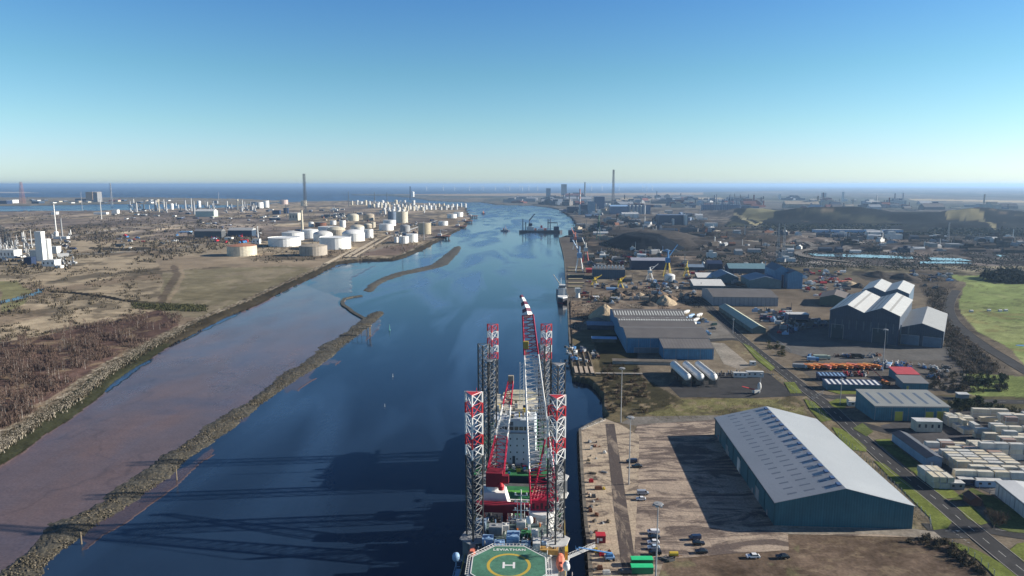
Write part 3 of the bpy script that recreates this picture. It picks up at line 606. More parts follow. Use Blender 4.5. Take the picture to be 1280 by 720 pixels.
# ---- quay wall along the river
def wallline(name, pts, label, m, top=GZ + .35, bot=-3, th=1.4):
    mb = MB(); L_ = [at(x, y) for x, y in pts]
    v, f = strip(L_, th, top); n = len(v); v2 = v + [(x, y, bot) for x, y, _ in v]
    f2 = f + [(2 * i, 2 * i + 2, n + 2 * i + 2, n + 2 * i) for i in range(n // 2 - 1)] + [(2 * i + 1, 2 * i + 3, n + 2 * i + 3, n + 2 * i + 1) for i in range(n // 2 - 1)] + [(0, 1, n + 1, n), (n - 2, n - 1, 2 * n - 1, 2 * n - 2)]
    mb.add(v2, f2); o = mb.build(name, m)
    return o, L_
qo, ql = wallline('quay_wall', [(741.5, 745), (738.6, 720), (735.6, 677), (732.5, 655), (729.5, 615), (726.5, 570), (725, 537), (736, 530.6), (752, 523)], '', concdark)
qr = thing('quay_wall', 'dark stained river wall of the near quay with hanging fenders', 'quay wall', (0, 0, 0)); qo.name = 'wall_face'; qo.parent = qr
for i in range(len(ql) - 3):
    a, b = ql[i], ql[i + 1]
    n_ = max(2, int(math.hypot(a[0] - b[0], a[1] - b[1]) / 5))
    for k in range(n_):
        t = (k + .5) / n_; x = a[0] + (b[0] - a[0]) * t - 1.1; y = a[1] + (b[1] - a[1]) * t
        f_ = MB(); f_.box(x - .25, x + .3, y - .4, y + .4, .4, GZ + .2); f_.tube((x - .3, y, 1.2), (x - .3, y, 2.8), .35, n=8); f_.build('fender', rubber, qr)
qo2, _ = wallline('quay_wall', [(752, 505), (712.8, 430), (711.5, 412), (710, 381), (706.9, 340), (705.4, 322), (702.9, 311), (699, 297)][1:], '', concdark); tag(qo2, 'long dark quay wall further down the river beside the docks', 'quay wall')
# ------------------------------------------------------------------ buildings
def shed(name, label, px, py, wid, length, eave, ridge, wall, roof, rot=ROT, axis='y', bays=1, lights=None, doors=(), eaveR=None, group=None, trim=None, lightm=None, cat='building', base=GZ, over=.4, mono=False, sidedoors=()):
    """near left base corner at the surveyed point; x to the right, y away. bays: number of ridges side by side"""
    X, Y = at(px, py, base); t = thing(name, label, cat, (X, Y, base), rot, group)
    eR = eave if eaveR is None else eaveR
    wb = MB(); rb = MB(); th = .18
    if axis == 'y':
        bw = wid / bays; prof = [(0, 0), (wid, 0), (wid, eR)]
        pts = []
        for k in range(bays):
            x0 = k * bw; pts += [(x0, eave if k == 0 or True else eave), (x0 + bw * (.5 if not mono else 1), ridge)]
        pts.append((wid, eR))
        prof = [(0, -.5), (wid, -.5)] + pts[::-1]
        wb.sec([(x, z) for x, z in prof], 0, length)
        for k in range(len(pts) - 1):
            (x0, z0), (x1, z1) = pts[k], pts[k + 1]
            if abs(x1 - x0) < .01: continue
            e0 = over if k == 0 else 0; e1 = over if k == len(pts) - 2 else 0; s = (z1 - z0) / (x1 - x0)
            rb.sec([(x0 - e0, z0 - e0 * s + .03), (x1 + e1, z1 + e1 * s + .03), (x1 + e1, z1 + e1 * s + .03 + th), (x0 - e0, z0 - e0 * s + .03 + th)], -over, length + over)
        slopes = [('y', pts[k], pts[k + 1]) for k in range(len(pts) - 1)]
    else:
        bl = length / bays; pts = []
        for k in range(bays): pts += [(k * bl, eave), (k * bl + bl * (.5 if not mono else 1), ridge)]
        pts.append((length, eR)) 
        if mono: pts = [(0, eave), (length, ridge)]
        prof = [(0, -.5), (length, -.5)] + pts[::-1]; wb.secx(prof, 0, wid)
        for k in range(len(pts) - 1):
            (y0, z0), (y1, z1) = pts[k], pts[k + 1]
            e0 = over if k == 0 else 0; e1 = over if k == len(pts) - 2 else 0; s = (z1 - z0) / (y1 - y0)
            rb.secx([(y0 - e0, z0 - e0 * s + .03), (y1 + e1, z1 + e1 * s + .03), (y1 + e1, z1 + e1 * s + .03 + th), (y0 - e0, z0 - e0 * s + .03 + th)], -over, wid + over)
        slopes = [('x', pts[k], pts[k + 1]) for k in range(len(pts) - 1)]
    wb.build('wall', wall, t); r_ = rb.build('roof', roof, t)
    if lights:
        # lights: list of (slope index, n along, width, from frac, to frac)
        for (si, n, lw, f0, f1) in lights:
            ax, (u0, z0), (u1, z1) = slopes[si % len(slopes)]
            along = length if ax == 'y' else wid
            for k in range(n):
                c = along * (k + .5) / n; ua, ub = u0 + (u1 - u0) * f0, u0 + (u1 - u0) * f1; za, zb = z0 + (z1 - z0) * f0, z0 + (z1 - z0) * f1
                b = MB(); o_ = .03 + th
                if ax == 'y': b.add([(ua, c - lw / 2, za + o_ + .02), (ub, c - lw / 2, zb + o_ + .02), (ub, c + lw / 2, zb + o_ + .02), (ua, c + lw / 2, za + o_ + .02), (ua, c - lw / 2, za + o_ - .1), (ub, c - lw / 2, zb + o_ - .1), (ub, c + lw / 2, zb + o_ - .1), (ua, c + lw / 2, za + o_ - .1)], [(0, 1, 2, 3), (0, 4, 5, 1), (1, 5, 6, 2), (2, 6, 7, 3), (3, 7, 4, 0)])
                else: b.add([(c - lw / 2, ua, za + o_ + .02), (c + lw / 2, ua, za + o_ + .02), (c + lw / 2, ub, zb + o_ + .02), (c - lw / 2, ub, zb + o_ + .02), (c - lw / 2, ua, za + o_ - .1), (c + lw / 2, ua, za + o_ - .1), (c + lw / 2, ub, zb + o_ - .1), (c - lw / 2, ub, zb + o_ - .1)], [(0, 1, 2, 3), (0, 4, 5, 1), (1, 5, 6, 2), (2, 6, 7, 3), (3, 7, 4, 0)])
                b.build('skylight', lightm or skyl, r_)
    for (x0, w_, h_, m) in doors:
        b = MB(); b.box(x0, x0 + w_, -.12, .1, 0, h_)
        for k in range(1, int(h_ / 1.2)): b.box(x0 + .05, x0 + w_ - .05, -.15, -.11, k * 1.2 - .04, k * 1.2 + .04)
        d = b.build('door', m, t); fb = MB(); fb.box(x0 - .25, x0, -.2, .1, 0, h_ + .25); fb.box(x0 + w_, x0 + w_ + .25, -.2, .1, 0, h_ + .25); fb.box(x0, x0 + w_, -.2, .1, h_, h_ + .25); fb.build('frame', greyp, d)
    for (y0, w_, h_, m) in sidedoors:
        b = MB(); b.box(-.12, .1, y0, y0 + w_, 0, h_); b.build('door', m, t)
    # gutters, downpipes and corner flashings give the walls some relief
    if length > 15 and wid > 8 and pxw(Y, 1) < .75:
        g = MB()
        if axis == 'y':
            g.box(-over - .25, -over, -over, length + over, eave - .25 - .2, eave - .12); g.box(wid + over, wid + over + .25, -over, length + over, eR - .45, eR - .12)
            for k in range(int(length / 12) + 1): g.box(-.2, -.03, k * 12 + .2, k * 12 + .38, 0, eave - .3)
        else:
            g.box(-over, wid + over, -over - .25, -over, eave - .45, eave - .15)
            for k in range(int(wid / 9) + 1): g.box(k * 9 + .1, k * 9 + .28, -.2, -.03, 0, eave - .3)
        g.build('gutter', trim or greyp, t)
    return t
# big warehouse
roofm1 = mat('warehouse roof sheeting', (.40, .405, .40), .34, spec=.7, rib=1.0, ribax=1, var=.07, scale=.06, stain=.05)
wh = shed('warehouse', 'long teal warehouse with a pale ribbed roof and rows of skylights beside the quay yard', 967.5, 657, 51, 97, 9.3, 15.6, teal, roofm1, rot=-R(3.2), trim=mat('dark teal trim', (.02, .08, .10), .5), sidedoors=[(20, 5, 5, greyp), (48, 5, 6, whitem), (70, 4, 4, greyp), (88, 2, 2.5, dred)])
roof_o = [c for c in wh.children if c.name.startswith('roof')][0]
for rrow, (f0, f1) in enumerate([(.22, .36), (.46, .62), (.72, .86)]):
    for k in range(20):
        y = 3.5 + k * 4.75; u0, u1 = 25.5 * f0, 25.5 * f1; z0 = 9.3 + 6.3 * f0 + .22; z1 = 9.3 + 6.3 * f1 + .22
        b = MB(); b.add([(u0, y, z0), (u1, y, z1), (u1, y + 1.05, z1), (u0, y + 1.05, z0), (u0, y, z0 - .15), (u1, y, z1 - .15), (u1, y + 1.05, z1 - .15), (u0, y + 1.05, z0 - .15)], [(0, 1, 2, 3), (0, 4, 5, 1), (1, 5, 6, 2), (2, 6, 7, 3), (3, 7, 4, 0)]); b.build('skylight', mat('smoked skylight', (.20, .22, .24), .3, var=.15), roof_o)
for k in range(16):
    y = 2.5 + k * 6.0; b = MB(); b.box(23.6, 25.2, y, y + 2.3, 15.1, 15.95); b.build('vent', mat('roof vent blue', (.05, .10, .22), .5), roof_o)
for k in range(5):
    b = MB(); yy = 8 + k * 20; b.box(-.22, -.05, yy, yy + 1.2, 0, 2.2); b.build('door', greyp, wh)
# teal unit with yellow doors
yd = mat('yellow roller door', (.50, .46, .07), .55, var=.12, scale=.5)
shed('workshop', 'teal workshop unit with yellow roller doors and six dark rooflights', 1092.5, 525.5, 40, 23, 8.2, 10.6, teal2, roofmid_ if False else mat('unit roof sheeting', (.26, .27, .255), .6, rib=1.2, ribax=0, var=.12, scale=.1), rot=-R(2), axis='x', mono=True, lights=[(0, 6, 1.6, .14, .8)], doors=[(11, 4.2, 5.2, yd), (27.5, 4.2, 5.2, yd), (33.6, 4.6, 5.6, yd)])
shed('workshop', 'narrow pale blue building with a dark roof beside the estate road', 1157, 583, 7.2, 32, 4.2, 5.4, mat('pale blue render', (.24, .33, .44), .7, var=.15, scale=.2), mat('felt roof', (.07, .08, .10), .8, var=.2), rot=-R(3), doors=[(2, 1.2, 2.2, white)])
# red roof and grey roof pair
shed('workshop', 'low workshop with a bright red roof in the plant yard', 1121, 476, 14, 12, 4.5, 6.2, teal2, mat('red roof sheeting', (.50, .075, .085), .6, rib=1, ribax=0, var=.15), axis='x', mono=True)
shed('workshop', 'small teal workshop with a grey roof in front of the red roofed one', 1129, 487, 15, 11, 4.3, 6.2, teal2, roofgrey, axis='x', mono=True, doors=[(2, 1.2, 2.3, ygreen)])
t = shed('vehicle_shelter', 'long low shelter whose roof alternates white and navy panels', 1034, 487.5, 33, 9, 3.6, 4.6, mat('shelter wall', (.05, .14, .2), .6, var=.2), navy, axis='x', mono=True, lights=[(0, 10, 1.5, .05, .95)], lightm=white)
shed('vehicle_shelter', 'shorter navy roofed shelter behind the striped one', 1024.5, 476, 17, 7, 3.2, 4.0, navy, navy, axis='x', mono=True, lights=[(0, 7, 1.0, .1, .9)], lightm=lblue)
shed('terrapin_hut', 'small beige hut on the grass by the junction', 1062, 507, 9, 5, 3, 3.5, offw, offw, axis='x', mono=True)
# dark sheds
dk = darkclad
def shedc(name, label, p1, p2, length, *a, **k):
    A_, B_ = at(*p1), at(*p2); return shed(name, label, p1[0], p1[1], math.hypot(B_[0] - A_[0], B_[1] - A_[1]), length, *a, rot=math.atan2(B_[1] - A_[1], B_[0] - A_[0]), **k)
t = shedc('boat_shed', 'pair of tall dark sheds with light twin gable roofs', (1035.5, 422.0), (1122, 432), 98, 24, 29.5, dk, mat('pale twin roof', (.50, .505, .485), .5, rib=2, ribax=1, var=.12, stain=.08), bays=2, doors=[(2, 9, 12, mat('dull green door', (.025, .045, .06), .6)), (33, 11, 12, mat('dull green door', (.1, .1, .1)))])
for k in range(11):
    b = MB(); x0 = 4 + k * 5.4; b.box(x0, x0 + .9, -.16, .05, 9, 17); b.build('window', mat('faded strip window', (.075, .11, .14), .4), t)
rr = [c for c in t.children if c.name.startswith('roof')][0]
Wt = max(v.co.x for v in rr.data.vertices) - .4
for f0, f1 in ((.07, .10), (.14, .16), (.33, .36), (.56, .59), (.64, .66), (.84, .87)):
    def zr(f): g = (f * 2) % 1; return 24 + 5.5 * (1 - abs(g - .5) * 2) + .24
    b = MB(); b.add([(Wt * f0, 1, zr(f0)), (Wt * f1, 1, zr(f1)), (Wt * f1, 97, zr(f1)), (Wt * f0, 97, zr(f0))], [(0, 1, 2, 3)]); b.build('roof_panel', mat('weathered roof panel', (.27, .27, .255), .6, var=.2), rr)
shedc('boat_shed', 'twin gabled shed with light roofs behind the taller dark pair', (1076, 380), (1135, 385), 78, 15, 19.5, mat('slate blue cladding', (.06, .11, .17), .6, rib=2, ribax=2, var=.15), MATS['pale twin roof'], bays=2)
shedc('boat_shed', 'lower gabled shed with two pale blue doors beside the dark pair', (1123, 429.5), (1178, 435.5), 92, 13.5, 18.5, dk, mat('two tone roof', (.34, .345, .335), .55, rib=2, ribax=1, var=.12), doors=[(1.5, 12.5, 8, mat('pale blue door', (.10, .15, .21), .6)), (17, 12.5, 8, MATS['pale blue door'])])
# blue shed complex
t = shed('blue_shed', 'large blue shed with a brown roof in several spans beside the road', 783, 441, 63, 124, 12, 15.5, blueclad, roofdark, rot=-R(2), axis='x', bays=3, lights=[(4, 26, 1.0, .25, .8), (2, 30, 1.2, .70, .86), (3, 5, 2.2, .3, .6)], lightm=skyw, doors=[(6, 20, 4, mat('grey blue door', (.12, .16, .2), .6))])
shed('blue_shed', 'lower blue shed with a ribbed brown roof in front of the larger one', 829, 449, 37, 21, 8.5, 12, blueclad, mat('ribbed brown roof', (.15, .14, .135), .75, rib=2.4, ribax=0, var=.16, scale=.1), rot=-R(2), axis='x', mono=True)
shed('low_building', 'long low concrete building below the blue sheds', 766, 455, 46, 5, 2.2, 2.6, concrete, concdark, axis='x', mono=True)
shed('transit_shed', 'broad pale walled shed with a brown roof behind the gravel heaps', 891, 382, 68, 62, 9.5, 13.5, mat('ribbed pale wall', (.27, .28, .30), .6, rib=4.5, ribax=2, var=.12), roofdark, axis='x', lights=None)
shed('store', 'long narrow store with a pale green roof beside the estate road', 940.5, 417, 11.5, 112, 4.5, 7.2, mat('store wall', (.10, .13, .12), .7, var=.2), mat('store roof', (.42, .43, .33), .6, rib=2, ribax=1, var=.14), rot=-R(2))
shed('office_block', 'two storey office with a flat white roof in the yard by the road', 985, 402, 19, 10, 7, 7.3, mat('office wall', (.08, .11, .17), .5, var=.2), whitem, axis='x', mono=True, doors=[(1, 17, 2.2, glass)])
shed('store', 'low brown roofed store left of the dark twin sheds', 1024, 381, 28, 44, 8, 12, mat('green wall', (.06, .09, .07), .7, var=.2), mat('brown roof', (.125, .11, .105), .8, var=.2), rot=-R(28), axis='y')
# brick hut, big white block, cabins
t = shed('brick_hut', 'small dark brick hut with a pitched roof on the verge', 1213.5, 632.5, 4, 5.5, 2.6, 4.0, brickm, mat('clay tile roof', (.13, .06, .05), .8, var=.2), rot=-R(4))
t = shed('white_building', 'long white panelled building at the lower right edge of the yard', 1290, 657, 14, 27, 6.0, 6.4, mat('white panel wall', (.50, .51, .50), .6, rib=3, ribax=2, var=.12, stain=.12), rooflight, rot=-R(9), axis='y', mono=False)
shed('kiosk', 'small grey electrical kiosk near the yard hedge', 1198, 499, 6, 3.5, 3, 3.2, greyp, whitem, axis='x', mono=True)
# three white gas vessels
for i in range(3):
    x, y = at([860, 876.5, 893][i], 483); t = thing('gas_vessel', ['leftmost', 'middle', 'rightmost'][i] + ' of the three long white horizontal gas vessels on a steel frame', 'pressure vessel', (x, y, GZ), R(3), 'white horizontal gas vessels')
    prof = [(0.05, 0), (1.5, .5), (2.3, 1.5), (2.55, 2.6), (2.55, 33), (2.3, 34.2), (1.5, 35), (.05, 35.4)]
    mb = MB(); n = 20; vs_ = []; 
    for r_, yy in prof: vs_ += [(r_ * math.cos(2 * math.pi * k / n), yy, 5.6 + r_ * math.sin(2 * math.pi * k / n)) for k in range(n)]
    mb.add(vs_, [(j * n + k, j * n + (k + 1) % n, (j + 1) * n + (k + 1) % n, (j + 1) * n + k) for j in range(len(prof) - 1) for k in range(n)]); mb.build('vessel', white, t, smooth=True)
    for yy in (4, 13, 22, 31):
        b = MB(); b.box(-2.4, 2.4, yy, yy + .6, 0, 3.4); b.build('saddle', concdark, t)
    b = MB(); b.box(-.5, .5, 1, 34, 8.12, 8.25)
    for yy in range(2, 34, 3): b.tube((-.5, yy, 8.6), (-.5, yy, 9.5), .04); b.tube((.5, yy, 8.6), (.5, yy, 9.5), .04)
    b.build('walkway', greyp, t); b = MB()
    for q in range(5): b.tube((-1 + q * .6, .6, 2), (-1 + q * .6, -1.6 - q * .2, 2), .12); b.tube((-1 + q * .6, -1.6, 0), (-1 + q * .6, -1.6, 4.5 + q * .3), .12)
    b.build('pipework', dgrey, t)
# masts with lamps
def mast(px, py, ytop, label, nlamp=6, r=.24, ring=1.4):
    X, Y = at(px, py); h = hgt(Y, ytop) - GZ; t = thing('light_mast', label, 'light mast', (X, Y, GZ)); b = MB(); b.lathe([(r * 1.2, 0), (r, h * .5), (r * .6, h)], 8); b.build('pole', lsteel, t)
    b = MB(); b.lathe([(ring, h - .6), (ring + .1, h - .5), (ring + .1, h - .35), (ring, h - .3)], 12); b.tube((-ring, 0, h - .4), (ring, 0, h - .4), .08); b.tube((0, -ring, h - .4), (0, ring, h - .4), .08); b.build('head_frame', greyp, t)
    for k in range(nlamp):
        a = 2 * math.pi * k / nlamp; b = MB(); b.box(-.35, .35, -.22, .22, h - 1.0, h - .6, rot=0); 
        o = b.build('lamp', whitem, t); o.location = (math.cos(a) * ring, math.sin(a) * ring, 0)
mast(776, 528, 459, 'tall light mast by the dock corner behind the quay'); mast(786, 606, 520, 'tall thin light mast standing in the middle of the quay yard'); mast(819, 742, 628, 'light mast with a ring of lamps beside the parked cars')
mast(1103, 465, 411, 'light mast standing in the machinery yard'); mast(916, 417, 398, 'slim lamp column beside the long narrow store', 2, .2, .6); mast(950, 490, 466, 'slim lamp column behind the white trailers', 2, .2, .6); mast(1050, 506, 472, 'slim lamp column on the grass by the junction', 2, .2, .6)
mast(827, 705, 655, 'short white lamp post by the row of cars', 2, .15, .5) if False else None
# ------------------------------------------------------------------ vehicles
def make_car(name, label, body, kind='car', L_=4.4, W_=1.8, H_=1.45):
    t = thing(name, label, 'car' if kind == 'car' else 'van'); b = MB()
    if kind == 'car': prof = [(-L_ / 2, .35), (-L_ / 2, .75), (-L_ / 2 + .15, .85), (-L_ * .22, .95), (L_ * .40, .98), (L_ / 2 - .05, .85), (L_ / 2, .35)]; roofp = [(-L_ * .22, .95), (-L_ * .08, H_), (L_ * .26, H_), (L_ * .42, .98)]
    else: prof = [(-L_ / 2, .4), (-L_ / 2, .95), (-L_ * .36, 1.1), (-L_ * .2, 1.2), (L_ / 2, 1.2), (L_ / 2, .4)]; roofp = [(-L_ * .36, 1.1), (-L_ * .24, H_), (L_ / 2 - .05, H_), (L_ / 2, 1.15)]
    b.secx if False else None
    def ex(pf, w0, w1):
        n = len(pf); vs_ = [(x, -w0 / 2, z) for x, z in pf] + [(x, w0 / 2, z) for x, z in pf]; return vs_, [tuple(range(n)), tuple(range(n, 2 * n))[::-1]] + [((k + 1) % n, k, n + k, n + (k + 1) % n) for k in range(n)]
    b.add(*ex(prof, W_, W_)); b.add(*ex([(x, z) for x, z in roofp[:1] + [(roofp[1][0], H_ - .06), (roofp[2][0], H_ - .06)] + roofp[3:]], W_ * .86, 0)) if False else None
    body_o = b.build('body', body, t)
    g = MB(); n = 4; vs_ = []
    for w_, s in ((W_ * .96, 0), (W_ * .78, 1)): pass
    (xa, za), (xb, zb), (xc, zc), (xd, zd) = roofp
    v = [(xa, -W_ * .47, za - .02), (xd, -W_ * .47, zd - .02), (xd, W_ * .47, zd - .02), (xa, W_ * .47, za - .02), (xb, -W_ * .39, H_ - .05), (xc, -W_ * .39, H_ - .05), (xc, W_ * .39, H_ - .05), (xb, W_ * .39, H_ - .05)]
    g.add(v, [(0, 1, 5, 4), (1, 2, 6, 5), (2, 3, 7, 6), (3, 0, 4, 7), (4, 5, 6, 7)]); g.build('windows', glass, t)
    r_ = MB(); r_.box(xb, xc, -W_ * .39, W_ * .39, H_ - .05, H_ + .01)
    if kind == 'van': r_.box(xb + .4, xc, -W_ * .455, -W_ * .40, 1.2, H_ - .02); r_.box(xb + .4, xc, W_ * .40, W_ * .455, 1.2, H_ - .02)
    r_.build('roof_panel', body, t)
    for sx in (-1, 1):
        for sy in (-1, 1):
            wv = MB(); wv.tube((sx * L_ * .31, sy * (W_ / 2 - .18), .33), (sx * L_ * .31, sy * (W_ / 2 + .02), .33), .33, n=12); wo_ = wv.build('wheel', rubber, t)
    for sy in (-1, 1):
        hl = MB(); hl.box(-L_ / 2 - .02, -L_ / 2 + .1, sy * W_ * .36 - .15, sy * W_ * .36 + .15, .6, .78); hl.build('headlight', skyw, t)
    return t
def car(px, py, label, m, kind='car', rot=0, **k):
    t = make_car('parked_car' if kind == 'car' else 'van', label, m, kind, **k); x, y = at(px, py); t.location = (x, y, GZ + .2); t.rotation_euler = (0, 0, rot); t['group'] = 'vehicles parked on the quay yard'; return t
cdark = mat('black car paint', (.02, .022, .026), .25, var=0, spec=.6); cnavy = mat('navy car paint', (.02, .04, .09), .25, var=0, spec=.6); cwhite = mat('white car paint', (.75, .75, .75), .25, var=0, spec=.5); csilver = mat('silver car paint', (.38, .41, .45), .3, metal=.3, var=0); clb = mat('pale blue car paint', (.42, .52, .62), .3, var=0)
car(789.5, 578.5, 'grey pickup van parked behind the black car in the upper part of the yard', cnavy, 'van', .0, L_=5.1, H_=1.8); car(796, 584.5, 'black car parked close in front of the grey van in the upper yard', cdark, L_=4.9, H_=1.6)
car(803.5, 618.5, 'silver van parked just above the small white car', csilver, 'van', 3.14, L_=4.9, H_=1.95); car(801, 625.5, 'small white car parked below the silver van', cwhite, L_=4.0)
for (px, py, lb, m, kd) in [(816.5, 667, 'white van at the top of the row of five by the lamp mast', cwhite, 'van'), (817.5, 673.5, 'black car second from the top in the row of five', cdark, 'car'), (816.5, 680, 'white car in the middle of the row of five', cwhite, 'car'), (816.8, 686.5, 'pale blue car fourth from the top in the row of five', clb, 'car'), (818.5, 693.5, 'black car at the bottom of the row of five', cdark, 'van')]: car(px, py, lb, m, kd)
car(868.5, 674.5, 'navy car topmost of the three parked right of the row of five', cnavy, 'van', .1, H_=1.7); car(873, 681, 'black car in the middle of the three dark cars', cdark, rot=3.1); car(876.5, 691.5, 'black car lowest of the three dark cars', cdark, rot=.05)
car(941, 697.5, 'white estate car parked at the edge of the rough ground', cwhite, L_=4.7); car(978, 698, 'black car parked right of the white estate car', cdark, rot=.05, L_=4.6)
car(781, 717, 'dark grey van at the bottom edge beside the green covers', dgrey, 'van')
# quay clutter
x, y = at(842, 697); t = thing('fuel_bowser', 'small yellow tank trailer at the edge of the yard', 'trailer', (x, y, GZ + .2)); b = MB(); b.tube((-1.5, 0, 1.3), (1.5, 0, 1.3), .75, n=12); b.build('tank', yellow, t); b = MB(); b.box(-1.7, 3.0, -.1, .1, .5, .62); b.box(-1.7, 1.7, -.7, .7, .5, .6); b.build('chassis', rust, t)
for sy in (-1, 1): b = MB(); b.tube((0, sy * .75, .4), (0, sy * .95, .4), .4, n=10); b.build('wheel', rubber, t)
for k, (dx, dy) in enumerate(((-2.0, .6), (.2, -.4))):
    x, y = at(834, 701); b = MB(); b.box(x + dx, x + dx + 2.4, y + dy - .4, y + dy + .4, GZ + .2, GZ + .7, rot=-.6 + k); b.tube((x + dx, y + dy, GZ + .9), (x + dx + 2.2, y + dy + .8, GZ + 1.3), .15); tag(b.build('scrap_bundle', dgrey), ['left', 'right'][k] + ' bundle of black scrap below the yellow tank trailer', 'scrap')
for k in range(2):
    x, y = at(802, 706 + k * 9); t = thing('covered_container', ['upper', 'lower'][k] + ' container under a bright green cover at the bottom edge of the yard', 'container', (x, y - k * .3, GZ + .2)); b = MB(); b.box(-3.6, 3.6, -1.2, 1.2, 0, 2.3); b.build('container_body', mat('green container wall', (.02, .2, .09), .6), t)
    b = MB(); b.secx([(-1.3, 2.2), (1.3, 2.2), (1.3, 2.35), (0, 2.6), (-1.3, 2.35)], -3.7, 3.7); b.build('cover', vgreen, t)
x, y = at(750.5, 677); t = thing('site_cabin', 'dark red cabin on the quay at the end of the gangway', 'cabin', (x, y, GZ + .2)); b = MB(); b.box(-1.7, 1.7, -1.5, 1.5, 0, 2.7); b.build('cabin_body', dred, t); b = MB(); b.box(-1.8, 1.8, -1.6, 1.6, 2.7, 2.8); b.build('cabin_roof', red, t); b = MB(); b.box(-.5, .5, -1.56, -1.48, .9, 1.9); b.box(-1.5, -.8, -1.56, -1.48, 0, 2); b.build('window', white, t)
def boomlift(px, py, label, rot, reach=12):
    x, y = at(px, py); t = thing('boom_lift', label, 'boom lift', (x, y, GZ + .2), rot); b = MB(); b.box(-1.6, 1.6, -1.1, 1.1, .5, 1.3); b.build('base', lblue, t)
    for sx in (-1, 1):
        for sy in (-1, 1): b = MB(); b.tube((sx * 1.1, sy * 1.0, .45), (sx * 1.1, sy * 1.4, .45), .45, n=10); b.build('wheel', rubber, t)
    b = MB(); b.box(-1.2, 1.0, -.8, .8, 1.3, 2.3); b.build('turret', blue, t); b = MB(); b.tube((.8, 0, 2.2), (-reach, 0, 5.2), .28, .2); b.build('boom', mat('boom blue', (.12, .3, .6), .5), t); b = MB(); b.box(-reach - 1, -reach, -.7, .7, 4.5, 4.6); b.box(-reach - 1, -reach - .95, -.7, .7, 4.6, 5.6); b.build('basket', blue, t)
boomlift(762, 700, 'blue boom lift on the quay with its arm reaching over the water', .12, 11)
for k, (px, py, m, dx) in enumerate([(739, 603, red, 1.6), (748, 612, rust, 2.6), (739, 562, whitem, 1.0), (745, 690, yellow, 1.0), (752, 695, red, 1.4), (758, 718, whitem, 2.2), (750, 712, rust, 1.5), (738, 640, rust, 1.2), (742, 622, dgrey, 1.4)]):
    x, y = at(px, py); b = MB(); b.box(x - dx * .6, x + dx * .6, y - .7, y + .7, GZ + .2, GZ + 1.0); b.tube((x - dx * .5, y, GZ + 1.2), (x + dx * .5, y, GZ + 1.2), .5, n=10); b.tube((x - dx * .4, y - .8, GZ + .2), (x - dx * .4, y - .8, GZ + 1.8), .06)
    tag(b.build('mooring_gear', m), ['red and white mooring winch near the middle of the quay', 'rusty steel frame just right of the mooring winch', 'pale winch on the upper part of the quay edge', 'yellow bollard gear below the dark red cabin', 'red gear beside the blue boom lift', 'white bin at the bottom of the quay', 'rusty drum near the bottom of the quay', 'rusty gear on the quay edge above the cabin', 'dark gear on the quay edge below the mooring winch'][k], 'mooring gear')
for k in range(9):
    p = ql[0]; t_ = k / 9.; i = int(t_ * 5); a, b_ = ql[i], ql[i + 1]; f = t_ * 5 - i; x = a[0] + (b_[0] - a[0]) * f + 1.2; y = a[1] + (b_[1] - a[1]) * f
    b = MB(); b.lathe([(.3, 0), (.22, .2), (.2, .5), (.38, .65), (.38, .8)], 10); tag(b.build('bollard', dgrey, loc=(x, y, GZ + .16)), ORD[k] + ' mooring bollard from the bottom along the quay edge', 'bollard', 'bollards along the quay edge')
gq = random.Random(19)
for k in range(34):
    px, py = gq.uniform(731, 757), gq.uniform(548, 712)
    if abs(py - 677) < 10 and px > 742: continue
    px += (py - 548) * .045; x, y = at(px, py); m = gq.choice([rust, dgrey, wood, greyp, concdark, yellow if gq.random() < .3 else rust, whitem]); b = MB(); s = gq.uniform(.25, .9)
    if gq.random() < .4: b.tube((-s * 2, 0, s * .4), (s * 2, gq.uniform(-.5, .5), s * .4), s * .35, n=7); b.tube((-s * 2, s, s * .4), (s * 2, s, s * .4), s * .35, n=7)
    else: b.box(-s, s, -s, s, 0, s); b.box(-s * .4, s * .9, -s * .5, s * .5, s, s * 1.6); b.tube((s, 0, 0), (s, 0, s * 2.6), .06, n=5)
    tag(b.build('quay_gear', m, loc=(x, y, GZ + .17), rotz=gq.uniform(0, 3.1)), 'small piece of timber or steel gear lying on the quay apron', 'quay gear', 'loose gear along the quay apron')
# ------------------------------------------------------------------ containers
def make_container(L_, m, label, doorm=None):
    t = thing('shipping_container', label, 'container'); b = MB(); H_ = 2.6; W_ = 2.44
    b.box(-L_ / 2 + .06, L_ / 2 - .06, -W_ / 2 + .05, W_ / 2 - .05, .1, H_ - .04); b.build('container_body', m, t)
    f = MB()
    for sx in (-1, 1):
        for sy in (-1, 1): f.box(sx * L_ / 2 - .09, sx * L_ / 2 + .09, sy * W_ / 2 - .09, sy * W_ / 2 + .09, 0, H_)
    for z in (0, H_ - .14):
        for sy in (-1, 1): f.box(-L_ / 2, L_ / 2, sy * W_ / 2 - .05, sy * W_ / 2 + .05, z, z + .14)
    f.build('corner_frame', whitem if m is not offw else tanp, t); d = MB(); d.box(-L_ / 2 - .03, -L_ / 2 + .06, -W_ / 2 + .12, -.02, .15, H_ - .18); d.box(-L_ / 2 - .03, -L_ / 2 + .06, .02, W_ / 2 - .12, .15, H_ - .18)
    for yy in (-.9, -.3, .3, .9): d.tube((-L_ / 2 - .06, yy, .15), (-L_ / 2 - .06, yy, H_ - .2), .03, n=5)
    d.build('door', doorm or m, t); return t
